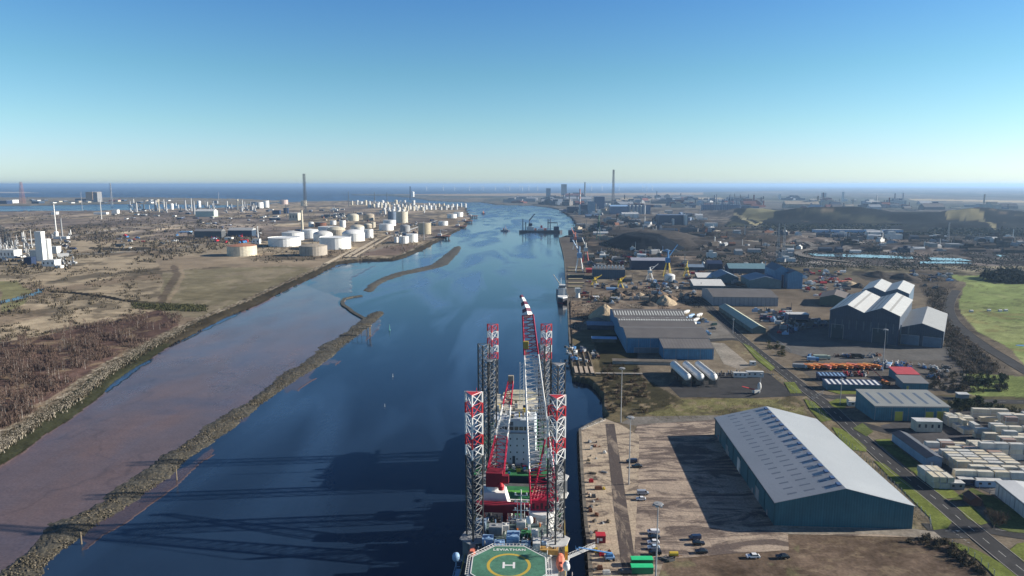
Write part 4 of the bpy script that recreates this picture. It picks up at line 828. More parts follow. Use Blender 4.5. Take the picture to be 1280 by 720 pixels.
cc1 = mat('cream container paint', (.68, .62, .49), .6, var=.22, scale=.35, rib=.55, ribax=2, stain=.1); cc2 = mat('pale grey container paint', (.58, .57, .52), .6, var=.15, rib=.55, ribax=2, stain=.1); cc3 = mat('yellowed container paint', (.66, .58, .42), .6, var=.14, rib=.55, ribax=2, stain=.1); cc4 = mat('rose brown container paint', (.36, .25, .20), .6, var=.2, rib=.55, ribax=2)
protos = {}
names = {0: 'cream', 1: 'pale grey', 2: 'yellowed cream', 3: 'dull brown'}
for ci, m in enumerate((cc1, cc2, cc3, cc4)):
    for L_ in (6.1, 9.0): protos[(ci, L_)] = Proto(make_container(L_, m, ''))
crnd = random.Random(11)
BLK = [  # name, near-left corner px, columns, rows, across step, along step, stack heights, length, orientation (0 along x, 1 along y)
    ('the front verge block', (1166, 611), 3, 2, 2.8, 6.8, (2, 2), 6.1, 1), ('the brick hut block', (1194, 603), 1, 1, 9.6, 3, (2, 2), 9.0, 0),
    ('the narrow blue building block', (1170, 575), 3, 5, 6.9, 2.9, (1, 2), 6.1, 0), ('the middle yard block', (1196, 591), 4, 5, 6.9, 3.3, (2, 2), 6.1, 0), ('the white building block', (1222, 604), 5, 3, 6.9, 3.0, (2, 2), 6.1, 0),
    ('the long double row', (1224, 574), 5, 4, 6.8, 3.0, (2, 3), 6.1, 0), ('the upper hedge block', (1204, 543), 3, 5, 2.9, 6.9, (1, 2), 6.1, 1), ('the tall right stacks', (1236, 558), 6, 4, 6.8, 3.6, (2, 3), 6.1, 0), ('the far right stacks', (1262, 543), 5, 4, 6.8, 4.0, (1, 3), 6.1, 0),
    ('the workshop side row', (1186, 534), 2, 2, 6.6, 2.8, (2, 2), 6.1, 0), ('the far hedge row', (1226, 528), 4, 2, 9.3, 7.0, (1, 2), 9.0, 0), ('the loose workshop units', (1160, 560), 2, 1, 9.5, 3, (1, 1), 9.0, 0)]
for (bn, (px, py), nc, nr, sa, sb_, hh, L_, ori) in BLK:
    ox, oy = at(px, py); ca_, sa_ = math.cos(ROT), math.sin(ROT)
    for i in range(nc):
        for j in range(nr):
            n_ = crnd.randint(*hh)
            if nr * nc > 6 and crnd.random() < .13: continue
            for k in range(n_):
                ci = crnd.choices([0, 1, 2, 3], [6, 3, 2, .6])[0]; u = i * sa + (L_ / 2 if ori == 0 else 1.3) + crnd.uniform(-.35, .35); v = j * sb_ + (1.3 if ori == 0 else L_ / 2) + crnd.uniform(-.2, .2)
                lv = ['on the ground', 'second up', 'third up'][k] if n_ > 1 else 'unstacked'
                colw = ('the ' + ORD[i] + ' column' if nc > 1 else 'the only column'); roww = (ORD[j] + ' row back' if nr > 1 else 'single row')
                lb = f'{names[ci]} container {lv}, {roww}, {colw[4:]}, {bn[4:]}'
                protos[(ci, L_)].put((ox + u * ca_ - v * sa_, oy + u * sa_ + v * ca_, GZ + .1 + k * 2.62), ROT + (0 if ori == 0 else math.pi / 2) + crnd.uniform(-.04, .04), lb, 'containers in the container yard')
for k_, p in list(protos.items()):
    if not p.used:
        for c in list(p.o.children): bpy.data.objects.remove(c)
        bpy.data.objects.remove(p.o)
def cabin(px, py, L_, W_, H_, m, label, rot=ROT, roofm=None, name='site_cabin', cat='cabin'):
    x, y = at(px, py); t = thing(name, label, cat, (x, y, GZ + .1), rot); b = MB(); b.box(0, L_, 0, W_, 0, H_); b.build('cabin_body', m, t); b = MB(); b.box(-.15, L_ + .15, -.15, W_ + .15, H_ + .002, H_ + .18); b.build('cabin_roof', roofm or whitem, t)
    b = MB(); n_ = max(1, int(L_ / 3))
    for k in range(n_): b.box(L_ * (k + .3) / n_, L_ * (k + .62) / n_, -.06, .02, H_ * .42, H_ * .75)
    b.build('windows', glass, t); return t
cabin(1145, 540, 13, 6, 5.6, offw, 'two storey cream cabin block in front of the workshop'); cabin(1199, 607, 7, 3, 2.8, navy, 'long navy and white cabin below the front containers'); cabin(1187, 612, 6, 3.5, 2.8, greyp, 'open grey skip shaped cabin left of the navy one'); cabin(1220, 609, 11, 3, 2.8, lblue, 'pale blue cabin right of the navy one')
cabin(1061, 508, 5, 3, 2.6, whitem, 'white cabin on the grass behind the beige hut')
cabin(917, 472, 9, 2.6, 3.2, whitem, 'left white trailer in the tarmac yard', cat='trailer', name='trailer'); cabin(933.5, 471.5, 11, 2.8, 3.6, whitem, 'right white trailer in the tarmac yard', cat='trailer', name='trailer'); cabin(938, 457, 4, 3, 2.6, whitem, 'small white cabin above the trailers')
# ------------------------------------------------------------------ plant yard: tippers, trucks, scrap
def make_tipper(label, bedm, cabm):
    t = thing('dump_truck', label, 'dump truck'); b = MB(); b.box(-4, 4, -.6, .6, 1.0, 1.4); b.build('chassis', dgrey, t); b = MB(); b.sec([(-1.1, 1.2), (1.1, 1.2), (1.1, 2.6), (.9, 3.2), (-.9, 3.2), (-1.1, 2.6)], -4.6, -2.6); 
    b.build('cab', cabm, t); b = MB(); b.box(-.95, .95, -4.64, -4.58, 2.1, 2.9); b.build('windscreen', glass, t)
    b = MB(); b.add([(-1.3, -2.2, 1.6), (1.3, -2.2, 1.6), (1.3, 3.8, 2.0), (-1.3, 3.8, 2.0), (-1.5, -2.6, 3.6), (1.5, -2.6, 3.6), (1.5, 4.3, 3.1), (-1.5, 4.3, 3.1)], [(0, 3, 2, 1), (0, 1, 5, 4), (1, 2, 6, 5), (2, 3, 7, 6), (3, 0, 4, 7), (4, 5, 6, 7)]); b.build('tipper_bed', bedm, t)
    for yy in (-3.4, 1.4, 3.0):
        for sx in (-1, 1): b = MB(); b.tube((sx * .9, yy, .7), (sx * 1.35, yy, .7), .7, n=10); b.build('wheel', rubber, t)
    for c in t.children:
        c.data.transform(Matrix.Rotation(0, 4, 'Z'))
    return t
tp = Proto(make_tipper('', orange, orange)); tp2 = Proto(make_tipper('', mat('pale orange paint', (.55, .27, .08), .6, var=.2), orange)); tp3 = Proto(make_tipper('', salmon, salmon))
for k in range(13):
    px = 1010 + k * 6.9; pr = [tp, tp2, tp, tp3, tp][k % 5]; x, y = at(px, 461.5 - (k % 3) * .5); pr.put((x, y, GZ + .06), R(38) + crnd.uniform(-.06, .06), ORD[k] + ' orange tipper from the left in the long slanted row', 'orange tippers parked in a row')
def lorry(px, py, label, cabm, boxm, rot, L_=8):
    x, y = at(px, py); t = thing('lorry', label, 'lorry', (x, y, GZ + .06), rot); b = MB(); b.box(-L_ / 2, -L_ / 2 + 2, -1.2, 1.2, .8, 3.0); b.build('cab', cabm, t); b = MB(); b.box(-L_ / 2 + 2.3, L_ / 2, -1.25, 1.25, 1.1, 3.5); b.build('cargo_body', boxm, t)
    for xx in (-L_ / 2 + 1, L_ / 2 - 1.5):
        for sy in (-1, 1): b = MB(); b.tube((xx, sy * .85, .5), (xx, sy * 1.25, .5), .5, n=8); b.build('wheel', rubber, t)
    return t
pal = [(dgrey, 'dark grey'), (whitem, 'white'), (blue, 'blue'), (rust, 'rusty'), (greyp, 'grey'), (red, 'red'), (yellow, 'yellow'), (navy, 'navy')]
lorry(1027, 449.5, 'pale green lorry parked behind the orange tippers', mat('pale green paint', (.35, .42, .34), .6), MATS['pale green paint'], 3.1, 12); lorry(1072, 448, 'black lorry parked behind the orange tippers', dgrey, black, 3.1, 9); lorry(1016, 452, 'blue lorry left of the pale green lorry', blue, lblue, 3.0); lorry(1000, 461, 'white lorry with a red stripe left of the orange row', white, greyp, 3.0, 10); lorry(1111, 460, 'white and blue lorry right of the orange row', white, lblue, .9)
def junk(px, py, s, m, label, grp, name='machinery', z0=GZ + .05, seed=None):
    """an odd angular piece of parked plant: body, cab, arm"""
    q = random.Random(int(px * 31 + py * 17)); x, y = at(px, py); b = MB(); r_ = q.uniform(0, 3.1)
    b.box(-s, s, -s * .5, s * .5, .3, s * .7, rot=r_, c=(0, 0)); b.box(-s * .7, -s * .1, -s * .4, s * .4, s * .7, s * 1.3, rot=r_, c=(0, 0))
    ca_, sa_ = math.cos(r_), math.sin(r_); b.tube((0, 0, s * .8), (ca_ * s * 1.4, sa_ * s * 1.4, s * 1.5), s * .12); b.tube((ca_ * s * 1.4, sa_ * s * 1.4, s * 1.5), (ca_ * s * 2, sa_ * s * 2, .3), s * .1)
    b.tube((-ca_ * s, -sa_ * s, .3), (ca_ * s * .9, sa_ * s * .9, .3), .3)
    return tag(b.build(name, m, loc=(x, y, z0)), label, 'machine' if name == 'machinery' else name.replace('_', ' '), grp)
for k in range(12): junk(1054 + k * 2.7, 470.5 - (k % 2) * 3, 1.6, [rust, red, dred, navy, greyp, rust][k % 6], 'small red brown machine in the short row below the orange tippers', 'machines below the orange tippers')
for k in range(70):
    px = crnd.uniform(1088, 1186); py = 451 + (px - 1088) * .10 + crnd.uniform(0, 1) ** 1.2 * 15
    if 1118 < px < 1162 and py > 461: continue
    m, nm = pal[crnd.randrange(5)]; junk(px, py, crnd.uniform(.9, 1.9), m, f'{nm} scrap machine among the dark plant right of the orange tippers', f'{nm} scrap machines right of the tippers')
for k in range(16):
    px = crnd.uniform(1005, 1100); py = crnd.uniform(444.5, 448); m, nm = pal[crnd.randrange(5)]; junk(px, py, 1.6, m, f'{nm} machine parked behind the orange tippers', f'{nm} machines behind the tippers')
x, y = at(1107, 480); t = thing('mobile_crane', 'orange mobile crane boom leaning beside the red roofed workshop', 'crane', (x, y, GZ)); b = MB(); b.box(-1.2, 1.2, -3.5, 3.5, .7, 2.0); b.build('carrier', orange, t); b = MB(); b.tube((0, 0, 2), (-4.5, 14, 8), .5, .3, n=4); b.build('boom', salmon, t)
for yy in (-2.5, 2.5):
    for sx in (-1, 1): b = MB(); b.tube((sx * .9, yy, .6), (sx * 1.3, yy, .6), .6, n=8); b.build('wheel', rubber, t)
# white and red drilling bits by the lane
x, y = at(945, 492); t = thing('mobile_rig', 'small white rig with a red boom beside the tarmac lane', 'rig', (x, y, GZ), .3); b = MB(); b.box(-2, 2, -1.2, 1.2, .6, 2.6); b.lathe([(1, 2.6), (1.3, 4), (1.0, 6), (.3, 7)], 10, 2.2, 0); b.build('rig_body', whitem, t); b = MB(); b.tube((-1, 0, 2.6), (-9, 2, 4.8), .35, n=4); b.build('boom', red, t); b = MB(); b.tube((0, -1, .4), (-2.5, -6, 3), .5); b.build('arm', lsteel, t)
for k in range(26):
    px = crnd.uniform(884, 925); py = crnd.uniform(466, 470); x, y = at(px, py); b = MB(); h_ = crnd.uniform(1.2, 2.6); b.lathe([(.45, 0), (.5, h_ * .8), (.2, h_)], 8); tag(b.build('gas_cylinder', [dgrey, greyp, navy][k % 3], loc=(x, y, GZ + .05)), 'dark upright gas cylinder in the row behind the white vessels', 'cylinder', 'gas cylinders behind the white vessels')
# white wrapped boats by the blue sheds
for k, (px, py) in enumerate([(870, 402), (864, 397), (858, 392), (866, 408), (855, 401), (874, 396)]):
    x, y = at(px, py); b = MB(); b.lathe([(.1, .2), (1.3, .5), (1.8, 2.2), (1.5, 3.2), (.2, 3.8)], 10, sy=4); tag(b.build('wrapped_boat', [whitem, lblue, whitem][k % 3], loc=(x, y, GZ), rotz=R(-40)), ORD[k] + ' white wrapped boat hull lying by the blue shed corner', 'boat', 'wrapped boats by the blue sheds')
car(892, 407, 'dark green van parked beside the estate road above the blue sheds', mat('dark green paint', (.03, .08, .06), .5), 'van', .2, L_=6, H_=2.2)['group'] = 'vehicles by the blue sheds'
# ------------------------------------------------------------------ fences
def fence(pts, label, h=2.2, step=3.0, m=None, rails=True, name='fence'):
    L_ = [at(*p) for p in pts]; t = thing(name, label, 'fence', (L_[0][0], L_[0][1], GZ)); rb = MB(); o = Vector((*L_[0], 0))
    k_ = 0
    for i in range(len(L_) - 1):
        a = Vector((*L_[i], 0)) - o; b_ = Vector((*L_[i + 1], 0)) - o; d = b_ - a; n = max(1, int(d.length / step))
        for k in range(n):
            p = a + d * k / n; pb = MB(); pb.box(p.x - .07, p.x + .07, p.y - .07, p.y + .07, 0, h); pb.tube((p.x, p.y, h), (p.x - .3, p.y, h + .35), .05, n=4)
            if k_ < 95: pb.build('post', m or lsteel, t)
            k_ += 1
        for z in (.3, h * .5, h - .1): rb.tube((a.x, a.y, z), (b_.x, b_.y, z), .03, n=4)
    rb.build('rail', m or greyp, t)
fence([(1010, 503), (1022, 516), (1036, 530)], 'wire fence on posts round the verge behind the teal warehouse'); fence([(1048, 546), (1080, 574), (1122, 613), (1162, 651), (1164, 662)], 'long wire fence on posts between the teal warehouse and the road', 2.4)
fence([(945, 454), (962, 468), (985, 483), (998, 494)], 'wire fence beside the tarmac yard'); fence([(1190, 682), (1210, 692), (1235, 712), (1250, 728)], 'post and wire fence round the bare brown field'); fence([(1015, 500), (1030, 492)], 'short fence by the road junction')
fence([(1224, 613), (1237, 618), (1250, 616)], 'pale railings between the brick hut and the white building')
fence([(960, 419), (978, 433), (990, 442)], 'pale boundary fence beside the dark tarmac yard')
fence([(727, 538), (757, 525.5)], 'white railing along the end of the quay', 1.2, 3, white, name='railing')
# ================================================================== VEGETATION
twig = mat('bare twigs', (.105, .075, .055), .95, var=.35, scale=2); twig2 = mat('reddish birch twigs', (.125, .088, .072), .95, var=.3, scale=2); bark = mat('grey bark', (.15, .125, .10), .9, var=.3, scale=1)
bbark = mat('pale birch bark', (.36, .33, .30), .9, var=.3, scale=1); leafd = mat('dark evergreen leaves', (.035, .05, .022), .9, var=.4, scale=1.5); leafo = mat('olive scrub leaves', (.085, .085, .04), .95, var=.4, scale=1.5); gorse = mat('brown bramble', (.09, .075, .05), .95, var=.4, scale=1.5)
def crown_mesh(n, rx, ry, z0, z1, size, seed, lean=1.0, thin=.25):
    q = random.Random(seed); b = MB(); cl = [(q.uniform(-.6, .6), q.uniform(-.6, .6), q.uniform(.1, .9)) for _ in range(7)]
    for _ in range(n):
        c = q.choice(cl); x = (c[0] + q.gauss(0, .22)) * rx; y = (c[1] + q.gauss(0, .22)) * ry; z = z0 + (z1 - z0) * min(1.05, max(0, c[2] + q.gauss(0, .2)))
        d = Vector((q.gauss(0, 1), q.gauss(0, 1), q.gauss(0, 1) + lean)).normalized() * size * q.uniform(.6, 1.3); w_ = Vector((q.gauss(0, 1), q.gauss(0, 1), q.gauss(0, .6))).normalized() * size * thin
        p = Vector((x, y, z)); b.add([tuple(p - w_), tuple(p + w_), tuple(p + d + w_ * .4), tuple(p + d - w_ * .4)], [(0, 1, 2, 3)])
    return b
def make_tree(name, label, cat, h, r, n, m, barkm, seed, size=.7, trunk=.12, thin=.2):
    t = thing(name, label, cat); q = random.Random(seed); b = MB(); b.tube((0, 0, -.3), (q.uniform(-.2, .2), 0, h * .55), trunk * 1.3, trunk * .7, n=6)
    for k in range(6):
        a = q.uniform(0, 6.28); z = h * q.uniform(.25, .55); b.tube((0, 0, z), (math.cos(a) * r * .7, math.sin(a) * r * .7, z + h * .3), trunk * .6, trunk * .15, n=4)
    b.build('trunk', barkm, t); crown_mesh(n, r, r, h * .25, h, size, seed + 1, 1.2, thin).build('crown', m, t); return t
def make_small(name, label, cat, h, r, n, m, seed, size=.6, thin=.3, trunkm=None):
    b = crown_mesh(n, r, r, .1 if trunkm is None else h * .3, h, size, seed, .8, thin)
    if trunkm is not None:
        b.cur = 1; b.tube((0, 0, -.3), (0, 0, h * .8), .13, .05, n=4)
    return tag(b.build(name, [m, trunkm or m]), label, cat)
vr = random.Random(5)
def scatter(protos_, pts, label, group, smin=.7, smax=1.3, zf=None):
    for i, (px, py) in enumerate(pts):
        x, y = at(px, py); p = protos_[i % len(protos_)]; s = vr.uniform(smin, smax); p.put((x, y, zf(px, py) if zf else GZ - .1), vr.uniform(0, 6.28), label, group, s)
    for p in protos_: p.done()
def inp(x, y, poly):
    r_ = False; j = len(poly) - 1
    for i in range(len(poly)):
        (xi, yi), (xj, yj) = poly[i], poly[j]
        if (yi > y) != (yj > y) and x < (xj - xi) * (y - yi) / (yj - yi) + xi: r_ = not r_
        j = i
    return r_
def rpts(poly, n, clump=0):
    xs = [p[0] for p in poly]; ys = [p[1] for p in poly]; out = []
    tries = 0
    while len(out) < n and tries < n * 60:
        tries += 1; x, y = vr.uniform(min(xs), max(xs)), vr.uniform(min(ys), max(ys))
        if inp(x, y, poly) and (not clump or float(vnoise(np.array([x / clump]), np.array([y / clump * 2.2]), 77)[0]) > .42): out.append((x, y))
    return out
# left bank birch wood
WOOD = [(-30, 432), (40, 424), (90, 410), (150, 396), (200, 389), (228, 395), (222, 404), (200, 418), (165, 436), (120, 452), (100, 470), (60, 500), (20, 530), (-30, 545)]
tp_ = [Proto(make_small('birch_tree', '', 'tree', vr.uniform(6, 8), 1.7, 130, twig2, 200 + k, .9, .13, bbark)) for k in range(5)]
scatter(tp_, sorted(rpts(WOOD, 285, 22), key=lambda p: p[1]), 'small bare reddish birch in the wood on the left bank', 'bare birches in the wood on the left bank', .6, 1.25)
def mass(name, label, cat, poly, n, hmin, hmax, m, size=.8, clump=0, seed=1, blades=7, thin=.25, spread=.9):
    """uncountable scrub: one object of many twiggy tufts"""
    q = random.Random(seed); b = MB()
    for (px, py) in rpts(poly, n, clump):
        x, y = at(px, py); sc_ = 1 + y / 1500; h = q.uniform(hmin, hmax) * min(sc_, 2)
        for _ in range(blades):
            d = Vector((q.gauss(0, .5), q.gauss(0, .5), 1)).normalized() * h; w_ = Vector((q.gauss(0, 1), q.gauss(0, .6), 0)).normalized() * size * thin * sc_; p = Vector((x + q.gauss(0, spread * sc_), y + q.gauss(0, spread * sc_), GZ - .9))
            d.z += .6
            b.add([tuple(p - w_), tuple(p + w_), tuple(p + d + w_ * .5), tuple(p + d - w_ * .5)], [(0, 1, 2, 3)])
    o = b.build(name, m); o['kind'] = 'stuff'; o['label'] = label; o['category'] = cat; return o
mass('scrub', 'reddish brown undergrowth between the birches on the left bank', 'scrub', WOOD, 2600, .8, 2.6, twig2, .6, 16, 3)
mass('scrub', 'dark bramble scrub scattered over the pale grassland on the left bank', 'scrub', [(0, 335), (190, 335), (215, 385), (160, 402), (0, 428)], 700, .8, 2.2, gorse, 1.2, 20, 4)
mass('hedge_scrub', 'dark hedge line at the end of the ditch on the left bank', 'scrub', [(165, 380), (255, 382), (258, 390), (200, 388), (165, 386)], 420, .8, 2.0, leafo, 1.1, 0, 5)
mass('scrub', 'brown scrub in low patches across the far left industrial land', 'scrub', [(0, 285), (260, 275), (330, 300), (190, 330), (0, 345)], 900, 1, 3, gorse, 2.5, 26, 6, 4)
mass('scrub', 'brown bramble along the top of the stony river bank', 'scrub', [(0, 545), (60, 505), (120, 462), (160, 438), (225, 408), (262, 394), (250, 405), (190, 436), (130, 478), (60, 525), (0, 560)], 600, .3, .9, gorse, .6, 14, 7)
# right bank thickets
BR = [(1148, 345), (1176, 349), (1184, 362), (1180, 384), (1186, 402), (1206, 424), (1228, 440), (1250, 460), (1240, 468), (1205, 466), (1188, 446), (1176, 415), (1160, 372)]
bp_ = [Proto(make_small('bare_shrub', '', 'shrub', 2.7, 2.2, 90, mat('pale bare twigs', (.19, .155, .12), .95, var=.35, scale=2), 300 + k, 1.0, .16)) for k in range(4)]
scatter(bp_, sorted(rpts(BR, 190, 0), key=lambda p: p[1]), 'leafless brown shrub in the thicket between the dark sheds and the curving road', 'leafless shrubs beside the curving road', .6, 1.3)
mass('scrub', 'rough brown undergrowth beside the curving road', 'scrub', BR, 1500, .4, 1.6, gorse, .8, 0, 8)
ev = [Proto(make_small('evergreen_bush', '', 'bush', 3.4, 2.4, 260, leafd, 400 + k, .6, .5)) for k in range(3)]
scatter(ev, sorted(rpts([(1192, 500), (1215, 504), (1245, 505), (1262, 512), (1256, 517), (1215, 512), (1195, 510)], 22) + rpts([(1200, 470), (1255, 474), (1250, 484), (1210, 482)], 18), key=lambda p: p[1]), 'dark evergreen bush in the hedges around the side road on the right', 'evergreen bushes around the side road', .6, 1.3)
sh = [Proto(make_small('roadside_shrub', '', 'shrub', 3.2, 2.0, 150, gorse, 450 + k, .8, .25)) for k in range(3)]
scatter(sh, sorted(rpts([(1160, 466), (1205, 468), (1262, 478), (1270, 490), (1200, 492), (1160, 488)], 60), key=lambda p: p[1]), 'brown leafless shrub along the side road behind the container yard', 'brown shrubs along the side road', .6, 1.3)
scatter([Proto(make_small('hedge_shrub', '', 'shrub', 2.6, 1.8, 140, leafo, 460 + k, .7, .3)) for k in range(2)], sorted(rpts([(1180, 506), (1290, 514), (1290, 522), (1230, 520), (1185, 512)], 40), key=lambda p: p[1]), 'olive green shrub in the hedge at the top of the container yard', 'hedge shrubs above the container yard', .6, 1.2)
bush = make_tree('round_tree', 'round leafless tree on the grass near the bottom right junction', 'tree', 6.2, 3.6, 900, twig, bark, 9, 1.2, .14, .07); x, y = at(1242, 660); bush.location = (x, y, GZ)
emb = [Proto(make_small('bank_shrub', '', 'shrub', 1.9, 1.8, 120, gorse if k % 2 else twig, 470 + k, .7, .22)) for k in range(4)]
scatter(emb, sorted(rpts([(745, 480), (760, 455), (800, 460), (812, 490), (806, 520), (772, 526), (758, 512), (754, 492)], 85), key=lambda p: p[1]), 'scrubby dark bush on the embankment above the dock corner', 'bushes on the dock embankment', .6, 1.4)
scatter([Proto(make_small('bank_shrub', '', 'shrub', 2.0, 1.6, 120, gorse, 480 + k, .7, .25)) for k in range(2)], sorted(rpts([(1168, 672), (1190, 680), (1215, 696), (1240, 722), (1225, 728), (1205, 706), (1180, 688), (1120, 676)], 46), key=lambda p: p[1]), 'low dark shrub along the fence of the bare brown field', 'shrubs along the brown field fence', .5, 1.1)
mass('scrub', 'pale dead grass tussocks behind the teal warehouse and along the fences', 'scrub', [(800, 500), (1000, 500), (1060, 555), (1160, 650), (1140, 650), (1030, 540), (1020, 520), (905, 522), (800, 526)], 900, .2, .7, mat('dead grass', (.21, .175, .10), .95, var=.4, scale=1), .5, 8, 10, 6, .2, .8)
scatter([Proto(make_small('roadside_shrub', '', 'shrub', 2.4, 1.6, 120, leafo, 490 + k, .7, .25)) for k in range(2)], sorted(rpts([(955, 425), (975, 430), (985, 445), (975, 448), (960, 436)], 16) + rpts([(735, 370), (782, 370), (782, 378), (745, 378)], 22), key=lambda p: p[1]), 'dark green bush in the yards beside the estate road and the gravel heaps', 'bushes in the middle yards', .7, 1.4)
scatter([Proto(make_small('hillside_bush', '', 'bush', 7, 7, 120, mat('dark winter scrub', (.05, .055, .04), .95, var=.3), 495 + k, 3, .35)) for k in range(3)], sorted(rpts([(1230, 346), (1290, 344), (1290, 356), (1240, 353)], 40), key=lambda p: p[1]), 'dark bush in the tree belt at the far edge of the green field', 'tree belt behind the green field', .7, 1.4)
for k, (px, py) in enumerate([(1214, 390), (1236, 389), (1250, 389.5), (1257, 389)]):
    x, y = at(px, py); b = MB(); b.box(-1.6, 1.6, -1, 1, 0, 1.6); b.secx([(-1.1, 1.6), (1.1, 1.6), (0, 2.3)], -1.7, 1.7); tag(b.build('horse_shelter', whitem, loc=(x, y, GZ)), ORD[k] + ' tiny white shelter from the left in the green field', 'shelter', 'white shelters in the green field')
x, y = at(1277, 432); b = MB(); b.lathe([(4.5, 0), (4.5, .04)], 20, sy=.6); structure(b.build('puddle', mat('puddle water', (.1, .13, .16), .05, var=0), loc=(x, y, GZ + .1)), 'small puddle in the green field', 'puddle')
# ================================================================== VESSELS
def lattice_leg(b, w_, z0, z1, bands, bay=3.7, cr=.36, br=.13, rot0=math.pi / 6, n=3):
    """triangular truss leg; bands = [(z_from, slot)], drawn top down"""
    pts = [(w_ * math.cos(rot0 + 2 * math.pi * k / n), w_ * math.sin(rot0 + 2 * math.pi * k / n)) for k in range(n)]
    def slot(z):
        s = 0
        for zf, m in bands:
            if z >= zf: s = m
        return s
    z = z1
    while z > z0:
        zb = max(z0, z - bay); b.cur = slot((z + zb) / 2 + .01); dark = b.cur == 0
        for k in range(n):
            x, y = pts[k]; x2, y2 = pts[(k + 1) % n]; b.tube((x, y, zb), (x, y, z), cr, n=6, cap=False)
            if dark: b.cur = 1
            b.tube((x, y, zb), (x2, y2, z), br, n=4, cap=False); b.tube((x2, y2, zb), (x, y, z), br, n=4, cap=False); b.tube((x, y, z), (x2, y2, z), br * .8, n=4, cap=False)
            b.cur = slot((z + zb) / 2 + .01)
        z = zb
    return b
legmats = [mat('leg dark steel', (.035, .038, .042), .55, var=.2), mat('leg brace grey', (.17, .175, .175), .55, var=.2), mat('leg white paint', (.70, .70, .68), .5, var=.1), mat('leg red paint', (.50, .035, .04), .5, var=.12)]
def top_bands(zt): return [(-99, 0), (zt - 20, 2), (zt - 16.2, 3), (zt - 12.6, 2), (zt - 8.6, 3), (zt - 5.2, 2), (zt - 1.4, 3)]
def boom(b, p0, p1, w0, w1, nb, cr, br, slots):
    """four-chord box boom"""
    a = Vector(p0); c = Vector(p1); d = (c - a).normalized(); u = Vector((1, 0, 0)); u = (u - d * u.dot(d)).normalized(); v = d.cross(u)
    def ring(t):
        p = a.lerp(c, t); w_ = w0 + (w1 - w0) * t
        return [p + u * (sx * w_ / 2) + v * (sy * w_ * .36) for sx, sy in ((-1, -1), (1, -1), (1, 1), (-1, 1))]
    for i in range(nb):
        r0, r1 = ring(i / nb), ring((i + 1) / nb); b.cur = slots[min(len(slots) - 1, int(i / nb * len(slots)))]
        for k in range(4):
            b.tube(r0[k], r1[k], cr, n=5, cap=False); b.tube(r0[k], r1[(k + 1) % 4], br, n=4, cap=False)
            b.tube(r1[k], r1[(k + 1) % 4], br, n=4, cap=False)
            if k % 2: 
                m0 = r0[k].lerp(r0[(k + 1) % 4], .22); m1 = r1[k].lerp(r1[(k + 1) % 4], .22); b.tube(r0[k], m1, br * .8, n=4, cap=False)
# ---------------- the near jack-up
V1 = thing('jack_up_vessel', 'near jack-up vessel with a green octagonal helideck and a tall red and white crane', 'jack-up vessel', (2.5, 238, 0), -.069)
hm_ = mat('hull dark blue', (.02, .035, .06), .5, var=.2); dkm = mat('crowded deck grey', (.10, .10, .10), .7, var=.3, scale=.4, fine=.3)
b = MB(); b.prism([(-10, -54), (10, -54), (17, -44), (17, 37), (-17, 37), (-17, -44)], -.5, 7.6); b.build('hull', hm_, V1)
b = MB(); b.prism([(-10, -53.9), (10, -53.9), (16.8, -43.9), (16.8, 36.9), (-16.8, 36.9), (-16.8, -43.9)], 7.61, 8.0); b.build('deck', dkm, V1)
b = MB(); b.box(-9, 5.5, 8, 34, 8.02, 8.08); b.build('cargo_deck', deckgreen, V1)
b = MB()
for k in range(3): b.box(-9, 5.5, 12 + k * 8, 14 + k * 8, 8.1, 8.14)
b.build('deck_stripe', mat('bright deck green', (.10, .33, .06), .6), V1)
# rails round the deck edge
b = MB()
for sx in (-1, 1):
    for z in (8.6, 9.2): b.tube((sx * 16.8, -44, z), (sx * 16.8, 37, z), .05, n=4)
    for k in range(28): b.tube((sx * 16.8, -44 + k * 3, 8), (sx * 16.8, -44 + k * 3, 9.2), .05, n=4)
b.build('guard_rail', yellow, V1)
for (u, v, z1_) in ((-13.5, -23, 65.5), (13.5, -23, 65.0), (-13.5, 27, 63.5), (13.8, 27, 62.5)):
    b = lattice_leg(MB(), 3.15, -2, z1_, top_bands(z1_) if v < 0 else [(-99, 0)], 3.6 if v < 0 else 3.6, .34, .12, math.pi / 6 if u > 0 else math.pi / 2 + math.pi / 3)
    lg = b.build('leg', legmats, V1); lg.location = (u, v, 0); lg['label'] = 'lattice leg with red and white bands at the top' if v < 0 else 'plain grey lattice leg'
    c_ = MB(); c_.lathe([(3.3, z1_ - .2), (3.3, z1_)], 3, a0=math.pi / 6 if u > 0 else math.pi / 2 + math.pi / 3); c_.tube((1, 1, z1_), (1, 1, z1_ + 1.4), .08); c_.build('leg_cap', legmats[3] if v < 0 else greyp, lg)
    j = MB()
    for a in range(3):
        an = (math.pi / 6 if u > 0 else math.pi / 2 + math.pi / 3) + 2 * math.pi * a / 3; cx, cy = 3.6 * math.cos(an), 3.6 * math.sin(an); j.box(cx - 1.0, cx + 1.0, cy - 1.0, cy + 1.0, 8, 15.5)
    for z in (8.2, 15.5): j.lathe([(5.0, z), (5.0, z + .35)], 6, a0=.3)
    jo = j.build('jack_house', whitem if u > 0 else greyp, V1); jo.location = (u, v, 0)
